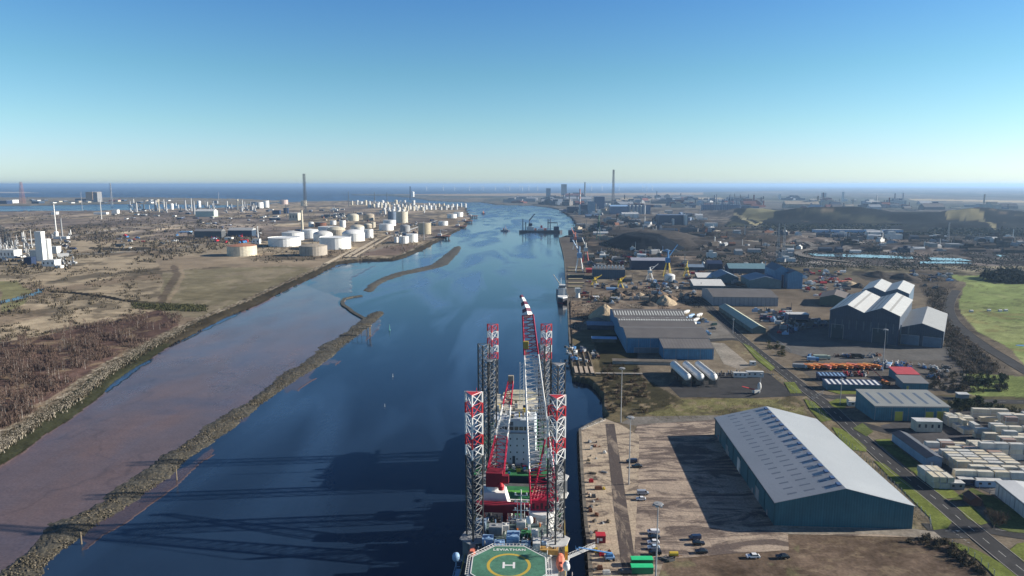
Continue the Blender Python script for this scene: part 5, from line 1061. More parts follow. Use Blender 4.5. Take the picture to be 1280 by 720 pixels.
# helideck
hx, hy = at(636, 706.5, 18.0); M_ = Matrix.Rotation(-.069, 4, 'Z').to_3x3(); hv = M_.inverted() @ Vector((hx - 2.5, hy - 238, 0))
hd = MB(); oct_ = [(12.3 * math.cos(math.pi / 8 + k * math.pi / 4), 12.3 * math.sin(math.pi / 8 + k * math.pi / 4)) for k in range(8)]
hd.prism(oct_, 17.4, 18.0); ho_ = hd.build('helideck', heligreen, V1); ho_.location = (hv.x, hv.y, 0); ho_.rotation_euler = (0, 0, .05)
b = MB()
for k in range(8):
    a_, c_ = Vector((*oct_[k], 0)), Vector((*oct_[(k + 1) % 8], 0)); b.add([(a_.x, a_.y, 18.012), (c_.x, c_.y, 18.012), (c_.x * .974, c_.y * .974, 18.012), (a_.x * .974, a_.y * .974, 18.012)], [(0, 1, 2, 3)])
b.build('edge_line', white, ho_)
b = MB(); n = 48
for k in range(n):
    a0, a1 = 2 * math.pi * k / n, 2 * math.pi * (k + 1) / n; b.add([(6.7 * math.cos(a0), 6.7 * math.sin(a0), 18.014), (6.7 * math.cos(a1), 6.7 * math.sin(a1), 18.014), (5.8 * math.cos(a1), 5.8 * math.sin(a1), 18.014), (5.8 * math.cos(a0), 5.8 * math.sin(a0), 18.014)], [(0, 1, 2, 3)])
b.build('landing_circle', mat('landing circle yellow', (.50, .36, .06), .6, var=.12), ho_)
b = MB(); b.box(-1.9, -1.2, -1.7, 1.7, 18.012, 18.03); b.box(1.2, 1.9, -1.7, 1.7, 18.012, 18.03); b.box(-1.2, 1.2, -.32, .32, 18.012, 18.03); b.build('letter_h', white, ho_)
b = MB()
for k in range(8):
    a = math.pi / 4 * k
    b.box(4 * math.cos(a) - .06, 4 * math.cos(a) + .06, 4 * math.sin(a) - .06, 4 * math.sin(a) + .06, 18.01, 18.04)
tx = bpy.data.curves.new('lettering', 'FONT'); tx.body = 'LEVIATHAN'; tx.size = 1.75; tx.align_x = 'CENTER'; tx.extrude = .01; tx.space_character = 1.15; tx.offset = .03; to = bpy.data.objects.new('lettering', tx); C.objects.link(to); to.parent = ho_; to.location = (0, 8.4, 18.02); tx.materials.append(white)
bpy.context.view_layer.update(); _me = bpy.data.meshes.new_from_object(to.evaluated_get(bpy.context.evaluated_depsgraph_get())); bpy.data.objects.remove(to); to = bpy.data.objects.new('lettering', _me); C.objects.link(to); to.parent = ho_; to.location = (0, 8.4, 18.02)
b = MB()
for k in range(8):
    a_, c_ = Vector(oct_[k]), Vector(oct_[(k + 1) % 8]); nn = 9
    for i in range(nn):
        p = a_.lerp(c_, (i + .5) / nn); q = p * 1.13; d = (c_ - a_).normalized() * .12; b.add([(p.x - d.x, p.y - d.y, 17.7), (p.x + d.x, p.y + d.y, 17.7), (q.x + d.x, q.y + d.y, 17.95), (q.x - d.x, q.y - d.y, 17.95)], [(0, 1, 2, 3)])
    for s_ in (1.0, 1.06, 1.13): b.tube((a_.x * s_, a_.y * s_, 17.7 + (s_ - 1) * 2), (c_.x * s_, c_.y * s_, 17.7 + (s_ - 1) * 2), .07, n=4)
b.build('safety_net', whitem, ho_)
b = MB()
for k in range(6):
    for l in range(5):
        x, y = -9 + k * 3.6, -8 + l * 4; 
        if math.hypot(x, y) < 11: b.tube((x, y, 9), (x + (1.2 if k % 2 else -1.2), y, 17.4), .16, n=5)
b.build('support_truss', greyp, ho_)
# accommodation under and behind the helideck
b = MB(); b.box(-14, 14.5, -40, -28, 8, 12.5); b.box(-12.0, 11, -36, -11.5, 8, 14.8); b.build('accommodation', whitem, V1)
w2 = MB()
for k in range(9): w2.box(-11 + k * 2.4, -9.9 + k * 2.4, -36.06, -35.98, 13.2, 14.2)
w2.build('windows', glass, V1)
b = MB(); b.box(-11.9, 10.9, -35.9, -11.6, 14.81, 14.9); b.build('roof_deck', mat('roof deck grey green', (.12, .17, .16), .7, var=.4, scale=.4, fine=.3), V1)
q = random.Random(3)
units = [(-10.5, -27, 3.6, 3.2, 2.4, lblue), (-6.4, -30, 3.4, 3.6, 2.2, lblue), (-2.6, -26, 4.2, 4.4, 3.0, lblue), (2.4, -29, 3, 3, 2.0, mat('duct blue', (.16, .26, .36), .6)), (-9, -20, 4.5, 3.0, 3.0, greyp), (6.2, -29, 2.4, 4, 2.6, whitem), (-13.8, -18, 3.4, 3.4, 3.4, mat('hut blue grey', (.18, .25, .33), .6)), (2, -21, 3.2, 2.6, 1.6, deckgreen), (5.5, -22.5, 2.2, 2.2, 3.2, whitem), (-5, -17, 2.6, 2.6, 2, whitem), (0, -15.5, 3.2, 2, 2.8, whitem)]
for (u, v, a_, c_, h_, m) in units:
    b = MB(); b.box(u, u + a_, v, v + c_, 14.9, 14.9 + h_); b.box(u + .2, u + a_ * .5, v - .3, v, 15.1, 14.9 + h_ * .7); b.lathe([(.5, 14.9 + h_), (.5, 14.9 + h_ + .4)], 8, u + a_ / 2, v + c_ / 2); b.build('roof_unit', m, V1)
for k in range(46):
    u, v = q.uniform(-13, 14), q.uniform(-30, -10); m = q.choice([whitem, greyp, white, dgrey, lblue, rust, orange, deckgreen, whitem]); b = MB(); s = q.uniform(.3, 1.0)
    if q.random() < .5: b.tube((u, v, 14.9), (u, v, 14.9 + q.uniform(.8, 2.6)), s * .35, n=8)
    else: b.box(u, u + s * 1.5, v, v + s, 14.9, 14.9 + q.uniform(.5, 2), rot=q.uniform(-.2, .2))
    b.build('deck_fitting', m, V1)
for k in range(150):
    sd_ = q.choice([-1, 1]); u, v = sd_ * q.uniform(9.5, 16), q.uniform(-20, 36); m = q.choice([whitem, greyp, white, dgrey, lsteel, rust, dred, deckgreen, tanp, yellow if q.random() < .3 else greyp]); b = MB(); s = q.uniform(.3, 1.1); zt = 8 + q.uniform(.6, 3.6)
    if abs(v - 27) < 4.5 or abs(u) > 15.6: continue
    b.box(u, u + s, v, v + s * q.uniform(.6, 2), 8, zt); b.tube((u, v, 8), (u, v, zt + q.uniform(0, 1.8)), .09, n=5); b.tube((u, v, zt), (u + q.uniform(-2, 2), v + q.uniform(-2, 2), zt + .3), .09, n=5)
    b.build(['deck_locker', 'vent_pipe', 'winch'][k % 3], m, V1)
b = MB()
for k in range(30):
    u, v = q.uniform(-12, 12), q.uniform(-34, -11); z = 15 + q.uniform(0, 1.5); b.tube((u, v, z), (u + q.uniform(-4, 4), v, z), .1, n=5); b.tube((u, v, z), (u, v + q.uniform(-4, 4), z), .1, n=5)
    b.tube((u, v, 14.9), (u, v, z), .08, n=4)
b.build('pipework', whitem, V1)
b = MB(); b.box(8.5, 14.5, -29.5, -26.5, 14, 15.6); b.build('gangway_housing', mat('ochre awning', (.44, .26, .08), .7, var=.2), V1)
b = MB(); b.box(8.3, 14.7, -26, -14, 12.5, 14.0); b.box(9, 9.3, -26, -14, 14, 15); b.box(12, 12.3, -26, -14, 14, 15); b.build('walkway_roof', greyp, V1)
# radar mast
b = MB(); b.tube((1.6, -14.5, 15), (1.6, -14.5, 29), .32, .18, n=8); 
for z in (18.5, 21.5, 24.5, 27): b.tube((-.6 - (27 - z) * .1, -14.5, z), (3.8 + (27 - z) * .1, -14.5, z), .12, n=5); b.box(-.6, -.1, -14.7, -14.3, z, z + .9); b.box(3.3, 3.8, -14.7, -14.3, z, z + .9)
b.tube((.4, -14.5, 15), (.4, -14.5, 24), .12); b.tube((2.8, -14.5, 15), (2.8, -14.5, 24), .12); b.build('radar_mast', white, V1)
def radome(u, v, z, r, m):
    b = MB(); b.lathe([(r * .8, z), (r, z + r * .5), (r, z + r * 1.3), (r * .75, z + r * 1.9), (.05, z + r * 2.15)], 14, u, v); b.tube((u, v, z - 2.4), (u, v, z), .2); o = b.build('radome', m, V1, smooth=True); return o
radome(4.8, -19.5, 19.5, 1.15, white); radome(17.0, -36, 13.0, 1.2, white); radome(-18.2, -33, 13.0, 1.2, lblue)
b = MB(); b.box(-18.6, -16.8, -46, -30, 8, 8.3); 
for k in range(6): b.tube((-18.5, -45 + k * 3, 8), (-18.5, -45 + k * 3, 10.8), .08); b.tube((-18.5, -45 + k * 3, 10.8), (-17, -45 + k * 3, 10.8), .08)
b.tube((-18.5, -45, 10.8), (-18.5, -30, 10.8), .08); b.build('side_platform', lblue, V1)
b = MB(); b.box(16.8, 19, -46, -34, 8, 8.3)
for k in range(5): b.tube((18.9, -45 + k * 2.7, 8), (18.9, -45 + k * 2.7, 11), .08)
b.tube((18.9, -45, 11), (18.9, -34, 11), .08); b.build('side_platform', whitem, V1)
def lifeboat(u, v, z, L_, rot=0):
    b = MB(); n = 12; vs_ = []; prof = [(.1, 0), (1.0, .12), (1.35, .35), (1.35, .65), (1.0, .88), (.1, 1.0)]
    for r_, f in prof: vs_ += [(r_ * math.cos(2 * math.pi * k / n), f * L_, r_ * 1.05 * math.sin(2 * math.pi * k / n)) for k in range(n)]
    b.add(vs_, [(j * n + k, j * n + (k + 1) % n, (j + 1) * n + (k + 1) % n, (j + 1) * n + k) for j in range(len(prof) - 1) for k in range(n)]); b.box(-.6, .6, L_ * .2, L_ * .55, .9, 1.9)
    o = b.build('lifeboat', salmon, V1, smooth=False); o.location = (u, v, z); o.rotation_euler = (0, 0, rot)
lifeboat(15.2, -36, 12.5, 10); lifeboat(-13.2, -33.5, 14.0, 5.5); 
b = MB(); b.box(16.6, 17.6, -27, -20, 11, 14); b.build('rescue_rack', yellow, V1)
# gangway to the quay
gx, gy = at(744, 684, GZ + .3); e = M_.inverted() @ Vector((gx - 2.5, gy - 238, 0)); p0 = Vector((16.5, -24, 9.5)); p1 = Vector((e.x, e.y, GZ + .8)); b = MB(); n = 10
for k in range(n):
    a_, c_ = p0.lerp(p1, k / n), p0.lerp(p1, (k + 1) / n)
    for dy in (-.7, .7): b.tube(a_ + Vector((0, dy, 0)), c_ + Vector((0, dy, 0)), .12, n=4); b.tube(a_ + Vector((0, dy, 1.1)), c_ + Vector((0, dy, 1.1)), .07, n=4); b.tube(a_ + Vector((0, dy, 0)), c_ + Vector((0, dy, 1.1)), .06, n=4)
    b.add([tuple(a_ + Vector((0, -.7, .05))), tuple(a_ + Vector((0, .7, .05))), tuple(c_ + Vector((0, .7, .05))), tuple(c_ + Vector((0, -.7, .05)))], [(0, 1, 2, 3)])
b.build('gangway', greyp, V1)
# red boom rest and white machinery block
b = MB(); b.box(-16, 3.6, 1, 4.4, 12.6, 15.5); b.box(-15, -13, 1.5, 4, 8, 12.6); b.box(-6, -4.4, 1.5, 4, 8, 12.6); b.box(1.6, 3.4, 1.5, 4, 8, 12.6); b.build('boom_rest', dred, V1); b = MB(); b.box(-14.8, -6.2, 7, 14, 8, 17.5); b.add([(-6.2, 7, 8), (-3, 7, 8), (-3, 13, 8), (-6.2, 13, 8), (-6.2, 7, 17.5), (-5.6, 7, 17.5), (-5.6, 13, 17.5), (-6.2, 13, 17.5)], [(0, 3, 2, 1), (4, 5, 6, 7), (0, 1, 5, 4), (1, 2, 6, 5), (2, 3, 7, 6)]); b.build('machinery_house', white, V1)
for k in range(44):
    u, v = q.uniform(-13.5, 5), q.uniform(-10.5, .5); b = MB(); s = q.uniform(.3, 1.2); zt = 8 + q.uniform(1, 5.5); b.box(u, u + s, v, v + s * q.uniform(.6, 1.8), 8, zt); b.tube((u, v, zt), (u + q.uniform(-2, 2), v, zt + .4), .1, n=5); b.build(['generator_box', 'exhaust_pipe', 'tool_store'][k % 3], q.choice([whitem, white, greyp, tanp, deckgreen, dgrey, whitem, rust]), V1)
b = MB()
for k in range(7): b.box(-4 + k * 1.4, -3.2 + k * 1.4, 5.6, 6.4, 8, 10.6)
b.build('deck_fitting', white, V1); b = MB(); b.box(-5, 5, 8.5, 9, 12, 12.4); b.box(-5, 5, 8.5, 9, 14, 14.3)
for k in range(6): b.tube((-5 + k * 2, 8.7, 8), (-5 + k * 2, 8.7, 14), .12)
b.build('pipe_rack', white, V1)
# big crane
cr = MB(); cr.lathe([(4.3, 8), (4.3, 13.5), (4.6, 14), (4.6, 15.4)], 20, 8.6, -3); cr.build('crane_pedestal', whitem, V1); b = MB(); b.lathe([(4.9, 15.4), (4.9, 16.6)], 20, 8.6, -3); b.build('slew_ring', white, V1)
cr = MB(); cr.box(4.4, 12.8, -4.6, 2.5, 16.6, 20.5); ch = cr.build('crane_house', crimson, V1)
b = MB(); b.box(12.9, 14.6, -4.8, -2.4, 17.4, 20); b.build('cab', white, ch)
for k in range(5): b = MB(); b.box(5 + k * 1.5, 5.9 + k * 1.5, -4.72, -4.58, 17.3, 19.6 - (k % 2)); b.build('dark_opening', mat('shadowed plum', (.05, .012, .022), .7), ch)  # dark openings in the house front, their shade put into the plum colour
b = MB()
for k in range(7): b.tube((4.6 + k * 1.3, -4.4, 20.5), (4.6 + k * 1.3, -4.4, 21.6), .06, n=4); b.tube((4.4 + k * 1.2, -4 + k * .6, 20.5), (6 + k * .9, 2 - k * .3, 23.5), .14, n=4)
b.tube((4.4, -4.4, 21.6), (12.8, -4.4, 21.6), .06, n=4); b.tube((4.6, 2.3, 21.8), (12.6, 2.3, 21.8), .5, n=8); b.build('winch_gear', crimson, ch)
for i, (u0, u1) in enumerate(((5.0, 9.4), (12.4, 12.2))):
    b = MB(); b.tube((u0, 3.0, 18), (u1, 1.5, 41), .42, .3, n=4); b.tube((u0, 7, 18), (u1, 1.5, 41), .3, .25, n=4); b.build('a_frame', crimson, ch)
tip = (.9, 37, 84.5); foot = (9.3, -4, 19.0)
b = MB(); boom(b, foot, tuple(Vector(foot).lerp(Vector(tip), .93)), 9.6, 4.2, 30, .33, .13, [1, 1, 1, 0, 0, 0, 0, 0, 0, 0, 0, 0, 0, 0, 0, 1, 1, 1, 1, 1]); b.build('boom', [mat('boom white', (.66, .66, .65), .5, var=.1), crimson], ch)
b = MB(); p = Vector(foot).lerp(Vector(tip), .93); d = (Vector(tip) - Vector(foot)).normalized(); segs = [(0, 2.0, 0), (1.6, 1.9, 1), (3.2, 1.7, 0), (4.8, 1.5, 1), (6.4, 1.2, 0), (8.4, .9, 1), (9.6, .7, 0)]
for i in range(len(segs) - 1):
    s0, r0, m = segs[i]; s1, r1, _ = segs[i + 1]; b.cur = m; bend = Vector((-.085, 0, -.02)); b.tube(p + d * s0 + bend * s0 ** 1.4, p + d * s1 + bend * s1 ** 1.4, r0, r1, n=4)
b.build('boom_head', [white, mat('boom head plum', (.10, .02, .05), .5)], ch)
b = MB(); q0 = Vector(foot).lerp(Vector(tip), .78); b.box(q0.x - 2.6, q0.x - .6, q0.y - 3.2, q0.y - 1, q0.z - 1.5, q0.z + 1.5); b.tube((q0.x - 1.6, q0.y - 2.4, q0.z - 1.5), (q0.x - 1.6, q0.y - 2.4, q0.z - 4.5), .15); b.build('hook_block', mat('hook yellow', (.35, .27, .06), .6), ch)
b = MB()
for i in range(4): b.tube((9 + i * .9, 1.5, 41), tuple(Vector(foot).lerp(Vector(tip), .9) + Vector((i * .4 - .6, 1.2, 1))), .05, n=4)
b.build('cable', dgrey, ch)
# smaller port crane
b = MB(); b.lathe([(2.6, 17.5), (2.6, 19.0)], 14, -10.2, 11); b.build('crane_pedestal', white, V1); b = MB(); b.box(-13, -6.8, 8.6, 14, 19, 24.5); b.box(-6.8, -4.4, 8.6, 10.8, 20.5, 23.5); ch2 = b.build('crane_house', dred, V1)
b = MB(); boom(b, (-9.5, 12, 24), (-5.6, 37, 52), 6.2, 2.0, 14, .22, .11, [1, 1, 1, 1, 0, 0, 0, 0, 0, 1, 1, 1, 1]); b.build('boom', [white, crimson], ch2); b = MB(); b.box(-6.6, -4.4, 36.4, 38, 51, 54.5); b.build('boom_head', tanp, ch2)
b = MB(); b.lathe([(1.0, 18.6), (1.3, 20.2), (.4, 21.2)], 12, -7.2, 7.6); b.build('float', red, ch2)
# ---------------- the farther jack-up
V2 = thing('jack_up_vessel', 'farther jack-up vessel moored behind, with a tall white accommodation block facing the camera', 'jack-up vessel', (2.0, 312, 0), -.06)
b = MB(); b.prism([(-17, -29), (17, -29), (17, 34), (10, 44), (-10, 44), (-17, 34)], -.5, 7.6); b.build('hull', hm_, V2); b = MB(); b.prism([(-16.8, -28.9), (16.8, -28.9), (16.8, 33.9), (9.9, 43.8), (-9.9, 43.8), (-16.8, 33.9)], 7.61, 8); b.build('deck', deckgreen, V2)
for (u, v, z1_, band) in ((-13.3, -19, 63.3, 0), (13.3, -19, 63.8, 0), (-12.6, 17, 64.8, 1), (13.6, 17, 65.2, 1)):
    a0 = math.pi / 6 if u > 0 else math.pi / 2 + math.pi / 3; b = lattice_leg(MB(), 2.9, -2, z1_, [(-99, 0), (z1_ - 19, 3), (z1_ - 15.5, 2), (z1_ - 11, 3), (z1_ - 8, 2), (z1_ - 4.4, 3)] if band else [(-99, 0)], 3.5, .33, .12, a0); lg = b.build('leg', legmats, V2); lg.location = (u, v, 0); lg['label'] = 'lattice leg with red and white bands at the top' if band else 'plain grey lattice leg'
    j = MB()
    for a in range(3): cx, cy = 3.4 * math.cos(a0 + 2 * math.pi * a / 3), 3.4 * math.sin(a0 + 2 * math.pi * a / 3); j.box(cx - 1, cx + 1, cy - 1, cy + 1, 8, 15)
    j.build('jack_house', whitem, V2).location = (u, v, 0)
b = MB(); b.box(-9.4, 9.4, -18.6, 8, 8, 23.6); b.box(-9.0, 9.0, -18.0, 7, 23.6, 29); b.build('accommodation', mat('accommodation white', (.52, .57, .62), .55, var=.08, stain=.08), V2)
b = MB(); b.box(-8.6, 8.6, -18.12, -17.9, 24.4, 26.0); bw_ = b.build('bridge_windows', glass, V2)
b = MB()
for k in range(9): b.box(-8.75 + k * 2.15, -8.5 + k * 2.15, -18.2, -17.9, 24.3, 26.1)
b.build('mullions', white, bw_)
b = MB(); b.box(-9.8, 9.8, -19.4, -18.6, 23.2, 23.5)
for k in range(12): b.tube((-9.7 + k * 1.76, -19.3, 23.5), (-9.7 + k * 1.76, -19.3, 24.4), .05, n=4)
b.build('balcony', greyp, V2)
for r_ in range(4):
    for k in range(6):
        b = MB(); b.box(-7.6 + k * 2.9, -7.1 + k * 2.9, -18.72, -18.5, 20.2 - r_ * 3.1, 20.9 - r_ * 3.1); b.build('porthole', glass, V2)
b = MB(); b.box(-.7, .5, -18.7, -18.5, 8, 12.6); b.build('door', mat('dark doorway', (.05, .07, .09), .6), V2); b = MB(); b.box(-2.6, -.4, -18.12, -17.95, 26.4, 28.2); b.build('vent_grille', mat('vent grille grey', (.12, .14, .17), .6), V2)
b = MB(); b.box(-10.5, 10.5, -6, 18, 29, 29.6); b.build('roof_deck', offw, V2); b = MB(); b.lathe([(9, 29.65), (9, 30.1)], 8, 1, 16, a0=math.pi / 8); b.build('helideck', mat('helideck cream', (.45, .42, .30), .7, var=.3, scale=.3), V2)
for k in range(26):
    u, v = q.uniform(-9, 9), q.uniform(-17, 5); b = MB(); b.box(u, u + q.uniform(.5, 1.8), v, v + q.uniform(.5, 1.6), 29.4, 29.6 + q.uniform(.5, 2.4)); b.build('roof_unit', q.choice([dgrey, navy, tanp, whitem, yellow, offw]), V2)
b = MB()
for x0 in (1.6, 3.4): b.tube((x0, 2, 29), (x0, 2, 50), .16, n=5)
for k in range(14): b.tube((1.6, 2, 29 + k * 1.5), (3.4, 2, 30.5 + k * 1.5), .08, n=4)
b.build('radio_mast', white, V2)
for (u, v, z) in ((6, -17, 30.6), (-6.5, 3, 31)):
    b = MB(); b.lathe([(.9, z), (1.2, z + .6), (1.1, z + 1.6), (.05, z + 2.4)], 12, u, v); b.build('radome', white, V2, smooth=True)
for k in range(30):
    u, v = q.uniform(-15, 15), q.uniform(-28, -20); b = MB(); b.box(u, u + q.uniform(.5, 2), v, v + q.uniform(.5, 2), 8, 8 + q.uniform(.5, 2)); b.build('deck_fitting', q.choice([whitem, greyp, crimson, dgrey, blue, yellow]), V2)
b = MB(); b.tube((9.5, 5, 29), (8.6, 28, 30), .5, n=5); b.build('crane_arm', greyp, V2)
# ---------------- dredger, tugs, ship at the dock
wx, wy = at(676, 290.8, 0); s_ = 1.0
D1 = thing('dredger', 'black dredger with a raised excavator arm lying across the river', 'dredger', (wx, wy, 0), R(2))
b = MB(); b.prism([(-60, -9), (52, -9), (60, 0), (52, 9), (-60, 9)], -1, 6.5); b.build('hull', mat('dredger hull', (.03, .035, .05), .5, var=.2), D1); b = MB(); b.prism([(-60, -9.05), (52, -9.05), (52, 9.05), (-60, 9.05)], 4.9, 5.6); b.build('hull_band', greyp, D1)
b = MB(); b.box(-38, -20, -6, 6, 6.5, 16); b.box(-36, -26, -5, 5, 16, 19); b.build('accommodation', whitem, D1); b = MB(); b.box(-8, 6, -6, 6, 6.5, 12); b.build('deckhouse', white, D1)
b = MB(); b.tube((-2, 0, 12), (-2, 0, 30), .8, .3); b.build('mast', white, D1); b = MB(); b.lathe([(2.6, 13), (2.6, 20)], 10, 2, 0); b.build('funnel', red, D1)
for u in (-50, -42, 20, 26):
    b = MB(); b.tube((u, 0, 0), (u, 0, 38 if u != -42 else 30), 1.3, n=8); b.build('spud_leg', [mat('spud navy', (.05, .06, .11), .5)], D1)
b = MB(); b.box(-34, -24, -5, 5, 19, 26); ex = b.build('excavator_house', navy, D1); b = MB(); b.tube((-31, 0, 24), (-32, 0, 34), 1.4, n=4); b.tube((-32, 0, 34), (-17, 0, 52), 1.8, 1.2, n=4); b.build('excavator_arm', navy, ex)
b = MB(); b.box(18, 46, -1, 1, 26, 28.5); b.tube((20, 0, 6), (20, 0, 26), .7); b.tube((46, 0, 6), (46, 0, 26), .6); b.build('gantry', navy, D1); b = MB(); b.box(36, 50, -6, 6, 6.5, 17); b.build('machinery_house', navy, D1)
b = MB(); b.box(8, 16, -5, 5, 6.5, 12); b.box(-18, -12, -4, 4, 6.5, 12); b.build('deck_load', salmon, D1)
def tug(px, py, label, rot, s=1.0):
    x, y = at(px, py, 0); t = thing('tug_boat', label, 'tug', (x, y, 0), rot); b = MB(); b.prism([(-13 * s, -5 * s), (8 * s, -5 * s), (14 * s, 0), (8 * s, 5 * s), (-13 * s, 5 * s)], -1, 3 * s); b.build('hull', navy, t); b = MB(); b.box(-3 * s, 6 * s, -3 * s, 3 * s, 3 * s, 7 * s); b.build('deckhouse', whitem, t); b = MB(); b.box(0, 4 * s, -2 * s, 2 * s, 7 * s, 10 * s); b.build('wheelhouse', white, t); b = MB(); b.tube((1, 0, 10 * s), (1, 0, 16 * s), .3); b.build('mast', salmon, t)
    b = MB(); b.lathe([(1.5 * s, 3 * s), (1.3 * s, 9 * s)], 8, -5 * s, 0); b.build('funnel', salmon, t)
tug(631.5, 289, 'small tug with a white wheelhouse left of the dredger', R(8), 1.0); tug(604, 267.6, 'distant workboat off the storage tank jetties', R(100), 1.4)
SX, SY = at(702, 381, 0)
S1 = thing('moored_ship', 'small dark hulled ship with white upperworks and a raised crane jib moored at the dock', 'ship', (SX, SY, 0), -R(2))
b = MB(); b.prism([(-7.5, 6), (0, -1), (7.5, 6), (7.5, 92), (-7.5, 92)], -1, 8); b.build('hull', mat('ship hull', (.035, .04, .06), .5, var=.2), S1); b = MB(); b.prism([(-7.6, 6), (0, -1.1), (7.6, 6), (7.6, 92.1), (-7.6, 92.1)], -.2, 1.4); b.build('boot_top', dred, S1); b = MB(); b.prism([(-7.3, 6.2), (0, -.6), (7.3, 6.2), (7.3, 20), (-7.3, 20)], 8.01, 9.6); b.build('forecastle', white, S1)
b = MB(); b.box(-6, 6, 24, 40, 8, 20); b.box(-5, 5, 25, 36, 20, 25); b.build('superstructure', whitem, S1); b = MB(); b.box(-4.8, 4.8, 24.9, 25.02, 21, 23); b.build('windows', glass, S1)
b = MB(); b.box(-3, 3, 48, 60, 8, 14); b.box(-4, 4, 66, 80, 8, 11); b.build('deck_load', greyp, S1); b = MB(); b.tube((-2, 30, 25), (-2, 30, 36), .4); b.tube((2, 14, 9), (2, 14, 22), .4); b.build('mast', white, S1)
b = MB(); b.tube((9, 20, 8), (-13, 66, 36), 1.0, .6, n=4); b.build('crane_jib', mat('crane jib cream', (.55, .50, .42), .6), S1); S1.scale = (.74, .8, .72); S1.location = (SX + 2, SY + 8, 0)
x, y = at(722, 372); b = MB(); b.lathe([(3, 0), (2.4, 3), (2.2, 6)], 10); b.box(-3, 3, -2, 4, 6, 11); tag(b.build('crane_base', whitem, loc=(x, y, GZ)), 'white slewing crane base on the quay beside the moored ship', 'crane')
# marks in the river
for px, py, h_, lb in ((487, 413, 6, 'green and white river marker post beyond the training bank'), (491, 471, 2.2, 'small pale marker in the dark river below the green one'), (481, 508, 1.6, 'faint pale marker buoy in the lower river')):
    x, y = at(px, py, 0); b = MB(); b.lathe([(h_ * .12, -.3), (h_ * .12, h_ * .15), (h_ * .06, h_ * .2), (h_ * .05, h_ * .6), (.1, h_)], 8); tag(b.build('marker_buoy', [mat('marker teal', (.1, .3, .28), .5), whitem, greyp][0 if h_ == 6 else 1], loc=(x, y, 0)), lb, 'buoy')
for px, py, ytop, lb in ((459, 420, 408, 'pair of timber beacon piles at the tip of the training bank'), (102, 680, 665, 'single timber post on the edge of the training bank at lower left'), (221, 600, 582, 'timber post by the middle of the training bank')):
    x, y = at(px, py, 0); h_ = hgt(y, ytop); b = MB(); b.tube((0, 0, -1), (0, 0, h_), .32, .26, n=7)
    if px == 459:
        b.tube((3, 0, -1), (3, 0, h_), .4, n=7); b.tube((1.5, 2.5, -1), (1.5, 2.5, h_), .4, n=7); b.box(-.6, 3.6, -.6, 3.2, h_, h_ + .5); b.box(-14, 0, .2, 1.2, h_ - 2.2, h_ - 1.8)
        for k in range(4): b.tube((-13 + k * 4, .7, -1), (-13 + k * 4, .7, h_ - 2), .2)
    else: b.box(-.5, .5, -.1, .1, h_ * .8, h_ * .88)
    tag(b.build('beacon_post', wood, loc=(x, y, 0)), lb, 'post')
# ---------------- rubble training banks
rub = bpy.data.materials.new('wet rubble'); rub.use_nodes = True; nt = rub.node_tree; N = nt.nodes; L = nt.links; bb = N['Principled BSDF']; bb.inputs['Roughness'].default_value = .9; tc = N.new('ShaderNodeTexCoord')
vn = N.new('ShaderNodeTexVoronoi'); vn.inputs['Scale'].default_value = 1.5; L.new(tc.outputs['Object'], vn.inputs[0]); rp = N.new('ShaderNodeValToRGB'); L.new(vn.outputs['Color'], rp.inputs[0]); rp.color_ramp.elements[0].color = (.035, .033, .024, 1); rp.color_ramp.elements[1].color = (.10, .088, .064, 1); rp.color_ramp.elements[0].position = .25; rp.color_ramp.elements[1].position = .85
n2 = N.new('ShaderNodeTexNoise'); n2.inputs['Scale'].default_value = .08; n2.inputs['Detail'].default_value = 5; L.new(tc.outputs['Object'], n2.inputs[0]); mr = N.new('ShaderNodeMapRange'); mr.inputs[1].default_value = .35; mr.inputs[2].default_value = .65; mr.inputs[3].default_value = .55; mr.inputs[4].default_value = 1.2; L.new(n2.outputs[0], mr.inputs[0])
sc_n = N.new('ShaderNodeVectorMath'); sc_n.operation = 'SCALE'; L.new(rp.outputs[0], sc_n.inputs[0]); L.new(mr.outputs[0], sc_n.inputs['Scale']); L.new(sc_n.outputs[0], bb.inputs['Base Color'])
